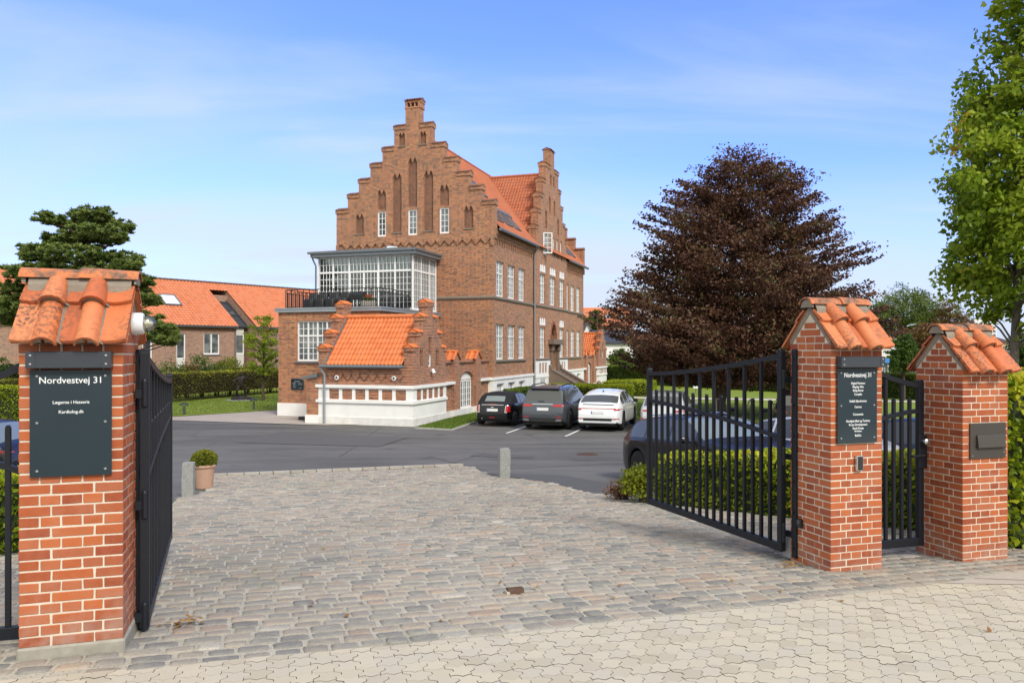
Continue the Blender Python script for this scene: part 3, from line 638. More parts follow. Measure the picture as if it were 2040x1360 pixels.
# ================= gate pillars =================
BH = .0667
def pillar_brickwork(w, h, roofz):
    """solid bricks laid in a cross bond round a mortar core; gables on the two short sides up to the tiles"""
    mb = MB(); j = .0105; hd = .108; c = .0034; n = int(h / BH)
    for k in range(n):
        z0 = k * BH + j * .5; z1 = (k + 1) * BH - j * .5
        for side in range(4):
            own = (k % 2 == 0) == (side % 2 == 0)
            mb.T = Matrix.Translation((w / 2, w / 2, 0)) @ Matrix.Rotation(R(90) * side, 4, 'Z') @ Matrix.Translation((-w / 2, -w / 2, 0))
            if own: segs = [(0, .170), (.182, .41), (.422, w)] if k % 2 == 0 else [(0, .17), (.182, .41), (.422, w)]
            else:
                l = (w - 2 * hd - 4 * j) / 3; segs = [(hd + j + i * (l + j), hd + j + i * (l + j) + l) for i in range(3)]
            for (a, b) in segs:
                mb.cbox(a + rd.uniform(-.002, .002) * (a > 0), b + rd.uniform(-.002, .002) * (b < w), rd.uniform(-.001, .0015), hd, z0 + rd.uniform(-.0012, .0012), z1 + rd.uniform(-.0012, .0012), c, 0, rd.random(), .0015)
    # gable bricks
    for side in (1, 3):
        mb.T = Matrix.Translation((w / 2, w / 2, 0)) @ Matrix.Rotation(R(90) * side, 4, 'Z') @ Matrix.Translation((-w / 2, -w / 2, 0))
        k = n
        while True:
            z0 = k * BH + j * .5; z1 = z0 + BH - j
            half = (roofz - .085 - z1) / 1.133 - .045
            if half < .035: break
            half = min(half, w / 2 - .03); a = w / 2 - half; b = w / 2 + half
            nb = max(1, round((b - a) / (.235 if k % 2 == 0 else .118)))
            if k % 2 == 0 and nb > 1: cuts = [a, a + (b - a) * .26, a + (b - a) * .74, b] if nb >= 2 and b - a > .3 else [a, (a + b) / 2, b]
            else: cuts = [a + (b - a) * i / nb for i in range(nb + 1)]
            for p, q_ in zip(cuts, cuts[1:]):
                mb.cbox(p + (j / 2 if p > a else 0), q_ - (j / 2 if q_ < b else 0), rd.uniform(-.001, .0015), .1, z0, z1, c, 0, rd.random(), .0015)
            k += 1
    mb.T = None
    m2 = MB(); e = .0045
    m2.box(e, w - e, e, w - e, 0, n * BH)
    rz = roofz - .068; pr = [(-.0, n * BH + .001), (w, n * BH + .001), (w, max(n * BH + .002, rz - (w / 2) * 1.14)), (w / 2 + .03, rz), (w / 2 - .03, rz), (0, max(n * BH + .002, rz - (w / 2) * 1.14))]
    m2.prism([(e, pr[0][1]), (w - e, pr[1][1]), (w - e, pr[2][1]), (w / 2, rz), (e, pr[5][1])], 'x', e, w - e)
    return mb, m2
def pillar_roof(w, roofz, parent):
    """two slopes of hand made roll-and-pan tiles in two courses, mortar bedding, ridge tiles"""
    eo, el, er = .085, .02, .035      # overhang at the eave and the ends
    run = w / 2 + eo; rise = .425; L = math.hypot(run, rise); ca, sa = run / L, rise / L
    c1, c2, rr = .165, .395, .068
    tilebm, mort = MB(), MB()
    def prof(x, upper):
        h = 0.0
        if x < c1: h = .026 * abs((x + el) / (c1 + el) - .35) ** 1.6 * 3.0
        elif x < c2: h = .012 * ((x - (c1 + c2) / 2) / .1) ** 2
        else: h = .03 * abs((x - c2) / (w + er - c2) - .5) ** 1.5 * 2.4
        return min(h, .045)
    for side in (0, 1):
        for upper in (0, 1):
            v0, v1 = (0.0, L * .60) if not upper else (L * .565, L - .085)
            # pans
            for (a, b) in ((-el, c1 + .01), (c1 - .01, c2 + .01), (c2 - .01, w + er)):
                P = []; nx = 12; q = rd.random()
                for vv, lf in ((v0, .020 + .012 * upper), (v0 + .004, .026 + .014 * upper), (v1, .010)):
                    P.append([(a + (b - a) * i / nx, vv, prof(a + (b - a) * i / nx, upper) + lf) for i in range(nx + 1)])
                P0 = [[(x, v, h_ - .02) for (x, v, h_) in P[0]]] + P + [[(x, v, h_ - .02) for (x, v, h_) in P[-1]]] 
                _emit(tilebm, P0, side, w, ca, sa, eo, roofz, rise, q)
                # thin end edges
                for i in (0, nx):
                    _emit(tilebm, [[P[0][i], P[-1][i]], [(P[0][i][0], P[0][i][1], P[0][i][2] - .02), (P[-1][i][0], P[-1][i][1], P[-1][i][2] - .02)]], side, w, ca, sa, eo, roofz, rise, q)
            # underside
            _emit(tilebm, [[(-el, v0, .0), (w + er, v0, .0)], [(-el, v1, -.006), (w + er, v1, -.006)]], side, w, ca, sa, eo, roofz, rise, .4)
            # rolls
            for cx in (c1, c2):
                q = rd.random(); sk = .022
                v0r, v1r = (-.035, L * .6) if not upper else (L * .49, L - .06)
                R0, R1 = rr * (1.04 if not upper else 1.14), rr * (.9 if not upper else .84)
                P = []; inner = []
                for vv, rad in ((v0r, R0), (v0r + (v1r - v0r) * .5, (R0 + R1) / 2), (v1r, R1)):
                    lf = .032 + (.030 if upper else 0) * (1 - (vv - v0r) / (v1r - v0r)) + .006 * upper
                    P.append([(cx + rad * 1.0 * math.cos(math.pi * (1 - i / 12)), vv, lf + rad * 1.08 * math.sin(math.pi * i / 12) - .010) for i in range(13)])
                    inner.append([(cx + (rad - .015) * math.cos(math.pi * (1 - i / 12)), vv, lf + (rad - .016) * 1.08 * math.sin(math.pi * i / 12) - .010) for i in range(13)])
                _emit(tilebm, [inner[0]] + P, side, w, ca, sa, eo, roofz, rise, q)
                # mortar packing inside the roll end, and smeared along its flank
                cen = (cx, v0r + .012, .012)
                ring = [(p[0], p[1] + .012, p[2]) for p in inner[0]]
                for i in range(12):
                    if upper or i not in (5, 6): _emit(mort, [[ring[i], ring[i + 1]], [(cx + (ring[i][0] - cx) * .55, v0r + .010, .018 + .02 * (not upper)), (cx + (ring[i + 1][0] - cx) * .55, v0r + .010, .018 + .02 * (not upper))]], side, w, ca, sa, eo, roofz, rise, .5)
                fl = []
                for vv, rad in ((v0r + .02, R0), ((v0r + v1r) / 2, (R0 + R1) / 2), (v1r, R1)):
                    jx = rd.uniform(-.006, .006)
                    fl.append([(cx + rad * .90, vv, .040), (cx + rad + .006 + jx, vv, .030), (cx + rad + .022 + jx, vv, .008)])
                _emit(mort, fl, side, w, ca, sa, eo, roofz, rise, .5)
                if upper:    # clay nib near the ridge
                    lump = []
                    for i in range(6):
                        t_ = i / 5 * math.pi / 2
                        lump.append([(cx + .004 + .027 * math.cos(t_) * math.cos(p_ * math.pi / 5), v1r - .055 + .027 * math.cos(t_) * math.sin(p_ * math.pi / 5), R1 + .012 + .036 * math.sin(t_)) for p_ in range(11)])
                    _emit(tilebm, lump, side, w, ca, sa, eo, roofz, rise, q)
        # bedding mortar under the ridge and up the verges
        _emit(mort, [[(-el + .02, L - .10, .045), (w + er - .02, L - .10, .045)], [(-el + .02, L - .02, .06), (w + er - .02, L - .02, .06)]], side, w, ca, sa, eo, roofz, rise, .5)
        _emit(mort, [[(-el + .02, L - .135, .02), (w + er - .02, L - .135, .02)], [(-el + .02, L - .10, .045), (w + er - .02, L - .10, .045)]], side, w, ca, sa, eo, roofz, rise, .5)
        for x0, x1 in ((-.001, .02), (w - .02, w + .001)):
            _emit(mort, [[(x0, .12, -.001), (x1, .12, -.001)], [(x0, L - .02, -.001), (x1, L - .02, -.001)]], side, w, ca, sa, eo, roofz, rise, .5)
    # mortar fillets filling the gable triangles beneath the tiles
    for xa, xb in ((-.003, .03), (w - .03, w + .003)):
        yo = w / 2; z1 = roofz - .055
        def tri(sg): return [(yo, z1 - .008), (yo + sg * (w / 2), z1 - w / 2 * 1.133 - .008), (yo + sg * (w / 2), z1 - w / 2 * 1.133 - .07), (yo, z1 - .085)]
        for sg in (-1, 1):
            p = tri(sg); mort.prism(p if sg > 0 else p[::-1], 'x', xa, xb)
    t = tilebm.build('tile_roof', 'clay_tile', parent, smooth=True, sharp=50)
    mort.build('mortar_bedding', 'grey_mortar', t, smooth=True, sharp=60)
    # ridge tiles: two half-round pieces, the second overlapping
    rb = MB(); 
    for k, (a, b) in enumerate(((-el - .035, w * .53), (w * .50, w + er + .02))):
        P = []; In = []
        for x, rad in ((a, .088 + .010 * k), (a + .02, .088 + .010 * k), (b, .082)):
            arc = [(x, w / 2 + rad * 1.15 * math.cos(math.pi * (.06 + .88 * i / 14)), roofz - .070 + rad * .95 * math.sin(math.pi * (.06 + .88 * i / 14))) for i in range(15)]
            P.append(arc); In.append([(p[0], w / 2 + (p[1] - w / 2) * .82, roofz - .070 + (p[2] - roofz + .07) * .80) for p in arc])
        rb.grid([In[0]] + P + [In[-1]], 0)
    rt = rb.build('ridge_tile', 'old_ridge_tile', t, smooth=True, sharp=50)
    m = MB()
    for x0, x1 in ((-el - .022, -el + .002), (w + er - .006, w + er + .008)):
        m.prism([(w / 2 + .080 * math.cos(math.pi * i / 10), roofz - .085 + .075 * math.sin(math.pi * i / 10)) for i in range(11)], 'x', x0, x1)
    m.build('ridge_mortar', 'grey_mortar', t)
def _emit(mb, P, side, w, ca, sa, eo, roofz, rise, q):
    rows = []
    for row in P:
        r_ = []
        for (x, v, h) in row:
            y = -eo + v * ca - h * sa; z = roofz - .055 - rise + v * sa + h * ca
            if side: x, y = x, w - y
            r_.append((x, y, z))
        rows.append(r_ if not side else r_[::-1])
    mb.grid(rows, 0, None, lambda i, k: q)
def pillar(P, ground, roof_top, label, plinth=False, w=.58):
    a = R(17.2); o = empty('gate_pillar', (P[0], P[1], ground), label, 'gate pillar', a, 'brick gate pillars')
    z0 = .09 if plinth else -.02
    z0 -= 0 if plinth else .0667
    rz = roof_top - ground - z0
    n = int((rz - .385) / BH); b, c = pillar_brickwork(w, (n + .5) * BH, rz)
    br = b.build('brickwork', 'pillar_brick', o, loc=(0, 0, z0)); c.build('mortar_core', 'pillar_mortar', br)
    if plinth:
        m = MB(); m.cbox(-.012, w + .012, -.012, w + .012, -.25, z0 + .004, .012); m.build('concrete_base', 'plinth_concrete', o)
    e = empty('roof', (0, 0, z0)); e.parent = o
    pillar_roof(w, rz, e)
    # collapse the helper empty: its tile roof becomes the part itself
    for ch in list(e.children): ch.parent = o; ch.location = (0, 0, z0)
    bpy.data.objects.remove(e)
    return o

def build_gate():
    a = R(17.2); P1, P2, P3 = (-3.014, 4.72), (2.928, 7.10), (4.426, 7.59)
    pillar(P1, 1.38, 3.815, 'leftmost brick gate pillar with tiled cap, large dark sign and concrete base', True)
    pillar(P2, 1.245, 3.785, 'brick gate pillar with tiled cap between main gate and narrow side gate, tall sign on it')
    pillar(P3, 1.26, 3.55, 'rightmost brick gate pillar with tiled cap and letter box plate')
    T1, T2, T3 = plane((*P1, 0), a), plane((*P2, 0), a), plane((*P3, 0), a)
    def plate(T, x0, x1, z0, z1, label, lines, screws):
        o = empty('sign_board', T @ Vector(((x0 + x1) / 2, -.012, z0)), label, 'sign', a)
        L = Matrix.Translation((-(x0 + x1) / 2, .012, -z0))
        m = MB(); m.T = L; m.cbox(x0, x1, -.024, -.012, z0, z1, .002); m.build('panel', 'sign_plate', o)
        for (s, size, x, z, xs, bold) in lines: text(s, size, L @ Matrix.Translation((x, -.0245, z)), 'sign_letter', o, xs=xs, bold=bold * .5)
        for (x, z) in screws:
            m = MB(); m.T = L; m.lathe([(.008, -.0235), (.008, -.028), (.005, -.031), (0, -.031)], 12, (x, 0, z), 'y'); m.build('screw', 'steel', o)
            m = MB(); m.T = L; m.lathe([(.006, -.0135), (.006, .0)], 8, (x, 0, z), 'y'); m.build('spacer', 'steel', o)
        return o
    sc = [(x, z) for x in (.106, .482) for z in (2.555, 2.85, 3.137)]
    plate(T1, .066, .518, 2.518, 3.174, 'dark wall sign with six screws reading Nordvestvej 31 on leftmost pillar',
          [('Nordvestvej 31', .0565, .292, 3.092, 1.0, .0009), ('Lægerne i Hasseris', .0268, .292, 2.966, 1.0, .0006), ('Kardiolog.dk', .0268, .292, 2.907, 1.0, .0006)], sc)
    x0, x1, zt = .056, .500, 3.129; k = .695 / 763
    ln = [('Nordvestvej 31', .058, 0.283, zt - 92 * k, .86, .001)]
    for s, y, sz in (('Digital Partners', 165, .030), ('Mayday Film', 202, .030), ('Bolig Boost', 238, .030), ('Complio', 277, .030), ('Stella5 Ejendomme', 346, .030), ('Ceroco', 405, .030), ('Conscensia', 480, .030),
                     ('Nordjysk Mad og Turisme', 548, .030), ('Kruse Development', 585, .030), ('Sarah Kruse', 622, .030), ('HR-Relation', 648, .020), ('BoliGo', 695, .030)):
        ln.append((s, sz, .283, zt - y * k, .84, .0007))
    plate(T2, x0, x1, zt - .695, zt, 'tall dark tenant sign listing firm names on pillar beside side gate', ln, [(x, zt - .695 * f) for x in (.095, .465) for f in (.065, .5, .93)])
    for T, xa, xb, za, zb, lb in ((T1, .055, .524, 3.185, 3.288, 'long dark sign lamp box above board on leftmost pillar'), (T2, .056, .545, 3.135, 3.236, 'long dark sign lamp box above tall tenant sign')):
        o = empty('sign_lamp', T @ Vector(((xa + xb) / 2, -.01, za)), lb, 'sign lamp', a, 'lamp boxes above the signs'); L = Matrix.Translation((-(xa + xb) / 2, .01, -za))
        m = MB(); m.T = L; m.cbox(xa, xb, -.075, .0, za, zb, .004); m.build('housing', 'sign_bar', o)
        for x in (xa + .028, xb - .028):
            m = MB(); m.T = L; m.cbox(x - .026, x + .026, -.078, -.074, za + .002, zb - .002, .001)
            ec = m.build('end_cap', 'sign_bar', o)
            for z in (za + .025, zb - .025):
                m = MB(); m.T = L; m.lathe([(.007, -.0778), (.007, -.081), (0, -.082)], 10, (x, 0, z), 'y'); m.build('screw', 'steel', ec)
    # keypad
    o = empty('door_keypad', T2 @ Vector((.30, -.005, 2.175)), 'small upright keypad in steel frame below tall tenant sign', 'keypad', a)
    m = MB(); m.cbox(-.038, .038, -.03, .005, 0, .142, .006); m.build('frame', 'steel', o)
    m = MB(); m.cbox(-.026, .028, -.034, -.029, .010, .134, .002); kp = m.build('key_panel', 'black_plastic', o)
    m = MB()
    for i in range(2):
        for kk in range(6): m.cbox(-.016 + i * .02, -.003 + i * .02, -.036, -.0335, .022 + kk * .017, .033 + kk * .017, .001)
    m.build('keys', 'sign_bar', kp)
    # letter box in the right pillar
    o = empty('letter_box', T3 @ Vector((.3065, -.004, 2.223)), 'bronze letter box plate with flap set in rightmost pillar', 'letter box', a)
    m = MB(); m.cbox(-.2275, .2275, -.012, .004, 0, .35, .002); m.build('plate', 'mailbox_metal', o)
    m = MB(); m.prism([(-.012, .237), (-.03, .225), (-.045, .11), (-.03, .103), (-.012, .107)], 'x', -.155, .195); m.build('flap', 'mailbox_metal', o, bevel=.003)
    for x in (-.2, .2):
        m = MB(); m.lathe([(.006, -.0115), (.006, -.016), (0, -.017)], 10, (x, 0, .03 if x < 0 else .055), 'y'); m.build('screw', 'steel', o)
    # bulkhead lamp on the gable of the left pillar
    Ts = plane(T1 @ Vector((.58, 0, 0)), a + R(90))
    o = empty('bulkhead_lamp', Ts @ Vector((.34, 0, 3.475)), 'white round wall lamp with clear globe on gable of leftmost pillar', 'wall lamp', a + R(90))
    m = MB(); m.lathe([(.074, 0.0), (.074, -.055), (.068, -.07), (.060, -.072), (.0, -.072)], 28, (0, 0, 0), 'y'); m.build('housing', 'lamp_white', o, smooth=True)
    m = MB(); m.lathe([(.052, -.07), (.053, -.09)] + [(.053 * math.cos(t * math.pi / 16), -.09 - .058 * math.sin(t * math.pi / 16)) for t in range(1, 8)] + [(0, -.148)], 24, (0, 0, 0), 'y'); m.build('globe', 'globe_glass', o, smooth=True)
    m = MB(); m.lathe([(.0, -.075), (.02, -.075), (.02, -.105), (.012, -.125), (0, -.128)], 16, (0, 0, 0), 'y'); m.build('bulb', 'lamp_white', o, smooth=True)
    # small black photocells on the gate jambs
    for Tp, s, z, lb in ((plane(T2 @ Vector((0, .58, 0)), a - R(90)), .165, 1.575, 'small black photocell on jamb of pillar with tenant sign'), (Ts, .50, 1.72, 'small black photocell low on jamb of leftmost pillar')):
        o = empty('photocell', Tp @ Vector((s, 0, z)), lb, 'photocell', 0, 'gate photocells'); o.rotation_euler = Tp.to_euler()
        m = MB(); m.cbox(-.03, .03, -.035, .002, 0, .085, .006); m.build('casing', 'black_plastic', o)
        m = MB(); m.cbox(-.018, .018, -.038, -.033, .035, .075, .002); m.build('lens', 'car_glass', o)
    # ---- gate leaves ----
    def leaf(hinge, free, label, zb=1.30, zf=2.99, zh=3.30, mid_f=2.64, mid_h=2.43, n=17, spear=2.79, group='double driveway gate'):
        d = Vector((free[0] - hinge[0], free[1] - hinge[1], 0)); L = d.length; an = math.atan2(d.y, d.x)
        o = empty('driveway_gate_leaf', (hinge[0], hinge[1], zb), label, 'gate', an, group)
        def Z(z): return z - zb
        def top(t): return zf + (zh - .07 - zf) * (1 - t) ** 1.5     # t = 0 at the hinge
        def mid(t): return mid_h + (mid_f - mid_h) * t + .03 * math.sin(math.pi * t)
        for x0, x1, z1 in ((0, .062, zh), (L - .055, L, zf + .075)):
            m = MB(); m.prism([(x0, 0), (x1, 0), (x1, Z(z1) - .02), (x1 - .02, Z(z1)), (x0 + .02, Z(z1)), (x0, Z(z1) - .02)], 'y', -.03, .03); m.build('stile', 'gate_paint', o, bevel=.004)
        m = MB(); m.box(.0625, L - .0555, -.026, .026, 0, .075); m.build('bottom_rail', 'gate_paint', o, bevel=.004)
        for nm, fn, hh, ww in (('top_rail', top, .048, .027), ('middle_rail', mid, .044, .022)):
            m = MB(); N = 24; P = []
            for i in range(N + 1):
                t = i / N; x = .063 + (L - .119) * t; z = Z(fn(t)); P.append([(x, -ww, z - hh / 2), (x, ww, z - hh / 2), (x, ww, z + hh / 2), (x, -ww, z + hh / 2), (x, -ww, z - hh / 2)])
            m.grid(P); m.build(nm, 'gate_paint', o, smooth=True, sharp=35)
        for i in range(n):
            t = (i + 1) / (n + 1); x = .0625 + (L - .118) * t; short = i % 2 == 0
            z1 = Z(spear) if short else Z(top(t)) - .02
            m = MB()
            if short: m.prism([(x - .016, .076), (x + .016, .076), (x + .016, z1 - .02), (x + .009, z1 - .004), (x, z1), (x - .009, z1 - .004), (x - .016, z1 - .02)], 'y', -.0158, .0158)
            else: m.box(x - .016, x + .016, -.0158, .0158, .076, z1)
            m.build('bar', 'gate_paint', o, bevel=.002)
        return o, L, an
    for hinge, free, sgn, side in ((Vector((2.69, 7.66)), Vector((1.775, 10.05)), 1, 'right'), (Vector((-2.505, 5.27)), Vector((-3.445, 7.77)), -1, 'left')):
        o, L, an = leaf(hinge, free, zb=1.30 if sgn > 0 else 1.405, label= 'open driveway gate leaf hung on pillar with tenant sign, hedge behind it' if sgn > 0 else 'open driveway gate leaf seen edge-on beside leftmost pillar')
        # hinge plate on the pillar with three pintles
        if sgn > 0: base = T2 @ Vector((-.012, .50, 0))
        else: base = T1 @ Vector((.592, .50, 0))
        h = empty('hinge_post', (base.x, base.y, 1.26), 'black flat hinge bar bolted to ' + ('pillar with tenant sign' if sgn > 0 else 'inner side of leftmost pillar'), 'hinge bar', a, 'gate hinge bars')
        m = MB(); m.cbox(-.011, .011, -.035, .035, 0, 2.04, .003); m.build('bar', 'gate_paint', h)
        dx = hinge.x - base.x; dy = hinge.y - base.y; ia = -a
        lx, ly = dx * math.cos(ia) - dy * math.sin(ia), dx * math.sin(ia) + dy * math.cos(ia)
        for z in (.22, .98, 1.74):
            m = MB(); m.tube([(lx, ly, z - .085), (lx, ly, z + .085)], .021, 12); m.lathe([(.021, z + .085), (.016, z + .1), (0, z + .105)], 12, (lx, ly, 0)); 
            m.box(min(0, lx), max(0, lx), ly - .012, ly + .012, z - .03, z + .03); m.box(-.004, .004, min(0, ly), max(0, ly), z - .03, z + .03)
            hp = m.build('hinge', 'gate_paint', h)
        for z in (.1, .45, .75, 1.2, 1.5, 1.95):
            m = MB(); m.lathe([(.011, 0), (.011, -sgn * .014 - sgn * .011), (.004, -sgn * .03), (0, -sgn * .031)], 10, (0, .0, z), 'x'); m.build('bolt', 'gate_paint', h)
        # opener arm low behind the leaf
        if sgn > 0:
            m = MB(); m.cbox(-.02, .16, .05, .15, .12, .34, .01); op = None
            oo = empty('gate_opener', (hinge.x, hinge.y, 1.17), 'silver gate opener arm low behind right-hand gate leaf', 'gate opener', an)
            m = MB(); m.cbox(-.06, .10, -.20, -.07, .05, .30, .012); m.build('motor_box', 'grey_plastic', oo)
            m = MB(); m.cbox(.10, 1.15, -.17, -.12, .10, .15, .006); m.build('arm', 'steel', oo)
    # ---- narrow side gates ----
    def side_gate(x0, x1, org, label, slope, n, flip, zb=1.28):
        """x from x0 to x1 in the street frame of pillar org; slope: list of (x, top z, mid z)"""
        T = plane((*org, 0), a); yb = .47
        o = empty('side_gate', T @ Vector((x0, yb, zb)), label, 'gate', a, 'narrow side gates')
        L = Matrix.Translation((-x0, -yb, -zb)); xs = [s[0] for s in slope]
        def top(x): return float(np.interp(x, xs, [s[1] for s in slope]))
        def mid(x): return float(np.interp(x, xs, [s[2] for s in slope]))
        for xa, xb, z1 in ((x0, x0 + .055, top(x0) + .06), (x1 - .06, x1, top(x1) + .07)):
            m = MB(); m.T = L; m.prism([(xa, zb), (xb, zb), (xb, z1 - .02), (xb - .015, z1), (xa + .015, z1), (xa, z1 - .02)], 'y', yb - .028, yb + .028); m.build('stile', 'gate_paint', o, bevel=.004)
        m = MB(); m.T = L; m.box(x0 + .0555, x1 - .0605, yb - .025, yb + .025, zb, zb + .085); m.build('bottom_rail', 'gate_paint', o, bevel=.004)
        for nm, fn, hh in (('top_rail', top, .05), ('middle_rail', mid, .042)):
            m = MB(); m.T = L; P = []
            for i in range(15):
                x = x0 + .056 + (x1 - x0 - .117) * i / 14; z = fn(x); P.append([(x, yb - .022, z - hh / 2), (x, yb + .022, z - hh / 2), (x, yb + .022, z + hh / 2), (x, yb - .022, z + hh / 2), (x, yb - .022, z - hh / 2)])
            m.grid(P); m.build(nm, 'gate_paint', o, smooth=True, sharp=35)
        for i in range(n):
            x = x0 + .055 + (x1 - x0 - .115) * (i + 1) / (n + 1); short = (i % 2 == 0); m = MB(); m.T = L
            z1 = 2.80 if short else top(x) - .02
            if short: m.prism([(x - .016, zb + .086), (x + .016, zb + .086), (x + .016, z1 - .02), (x + .008, z1), (x - .008, z1), (x - .016, z1 - .02)], 'y', yb - .0155, yb + .0155)
            else: m.box(x - .016, x + .016, yb - .0155, yb + .0155, zb + .086, z1)
            m.build('bar', 'gate_paint', o, bevel=.002)
        return o, L, yb
    o, L, yb = side_gate(.60, 1.52, P2, 'narrow black side gate with lever lock between the two right-hand pillars', [(.60, 3.25, 2.47), (.85, 3.12, 2.56), (1.1, 3.01, 2.62), (1.35, 2.95, 2.66), (1.52, 2.92, 2.67)], 7, False)
    m = MB(); m.T = L; m.cbox(1.44, 1.545, yb - .045, yb - .029, 2.08, 2.42, .004); m.build('lock_case', 'gate_paint', o)
    for dx in (-.045, .045):
        m = MB(); m.T = L; m.lathe([(.014, 0), (.014, -.03), (.03, -.04), (.032, -.06), (.02, -.072), (0, -.074)], 14, (1.47 + dx * .4, yb - .04 + .0, 2.36), 'y')
    m.build('knob', 'steel', o, smooth=True)
    m = MB(); m.T = L; m.tube([(1.47, yb - .04, 2.22), (1.47, yb - .09, 2.22), (1.30, yb - .095, 2.215)], .011, 8); m.build('lever', 'gate_paint', o, smooth=True)
    side_gate(-1.0, -.02, P1, 'narrow black side gate cut by the picture edge beside leftmost pillar', [(-1.0, 2.93, 2.66), (-.75, 2.98, 2.64), (-.45, 3.05, 2.60), (-.2, 3.14, 2.53), (-.02, 3.24, 2.45)], 7, True, 1.385)
    # rusty gate stop in the cobbles
    o = empty('gate_stop', (.03, 6.34, G(6.34)), 'rusty steel gate stop in cobbles at middle of driveway', 'gate stop', a)
    m = MB(); m.prism([(-.03, -.02), (.05, -.02), (.06, .035), (.0, .045), (-.02, .02)], 'x', -.068, .068); m.build('wedge', 'rust', o, bevel=.004)
    m = MB(); m.cbox(-.085, -.055, -.03, .05, -.02, .022, .003); m.cbox(.07, .16, -.05, .03, -.02, .004, .003); m.build('bracket', 'cobble_joint', o)
# ================= the brick mansion and what belongs to it =================
ANG = R(-18.2); K0 = Vector((-1.061, 43.0, 0))
KM = plane(K0, ANG)
FR = Matrix.Identity(4)                       # mansion front (facing the gate): x along, y in
def SIDE(x=0.0): return Matrix.Translation((x, 0, 0)) @ Matrix.Rotation(R(90), 4, 'Z')   # right side: local x = mansion y
def inside(x, z, rects): return any(a < x < b and c < z < d for a, b, c, d in rects)
def step_solid(c, tiers, base):
    def f(x, z): 
        return any(abs(x - c) < h and base < z < t for h, t in tiers)
    return f
def coping(mb, T, xa, xb, y0, y1, z, down=0, tile=.16):
    """little pantile coping on a gable step: ridge along the wall, short roll-ended tiles across"""
    lst = mb; mb = MB(); lst.append(mb); mb.T = T; ym = (y0 + y1) / 2; ov = .09
    n = max(2, round((xb - xa) / tile)); w = (xb - xa) / n
    for i in range(n):
        x = xa + i * w; q = rd.random()
        pts0, pts1 = [], []
        for k in range(7):
            u = x + w * k / 6; h = .045 * max(0, math.sin(math.pi * min(1, max(0, (k / 6 - .35) / .65))))
            pts0.append((u, y0 - ov, z + .02 + h)); pts1.append((u, ym, z + .17 + h * .5))
        mb.grid([[(p[0], p[1], p[2] - .035) for p in pts0], pts0, pts1], 0, None, lambda a_, b_: q)
        pts2 = [(p[0], y1 + ov, p[2]) for p in pts0]; pts2b = [(p[0], p[1], p[2] - .035) for p in pts2]
        mb.grid([pts1, pts2, pts2b], 0, None, lambda a_, b_: q)
    mb.prism([(y0 - .05, z - .01), (y1 + .05, z - .01), (ym, z + .15)], 'x', xa + .005, xb - .005, 0)
def niche(mb, back, T, xa, xb, za, zb, depth, heads=2):
    """twin pointed blind niche: spandrels that fill the top of a rectangular recess; herringbone at its back"""
    mb.T = T; w = (xb - xa) / heads; hgt = min(w * 1.05, (zb - za) * .4)
    for i in range(heads):
        l, r_ = xa + i * w, xa + (i + 1) * w; c = (l + r_) / 2
        mb.prism([(l, zb - hgt), (c, zb), (l, zb)], 'y', .0, depth); mb.prism([(r_, zb), (c, zb), (r_, zb - hgt)], 'y', .0, depth)
    bk = MB(); back.append(bk); bk.T = T
    for i in range(heads):
        bk.face([(xa + i * w, depth - .003, za), (xa + (i + 1) * w, depth - .003, za), (xa + (i + 1) * w, depth - .003, zb), (xa + i * w, depth - .003, zb)], i)
def lancet_cap(parent, T, xa, xb, za, zb):
    """white panel with three pointed heads above a window"""
    m = MB(); m.T = T; w = (xb - xa) / 3; zs = za + (zb - za) * .34
    m.box(xa, xb, -.012, .05, za, zs)
    for i in range(3):
        l, r_ = xa + i * w + .055, xa + (i + 1) * w - .055; c = (l + r_) / 2
        m.prism([(l, zs), (r_, zs), (r_, zs + (zb - zs) * .55), (r_ - (r_ - l) * .12, zs + (zb - zs) * .8), (c, zb), (l + (r_ - l) * .12, zs + (zb - zs) * .8), (l, zs + (zb - zs) * .55)], 'y', -.012, .05)
    return m.build('lancet_panel', 'white_render', parent)

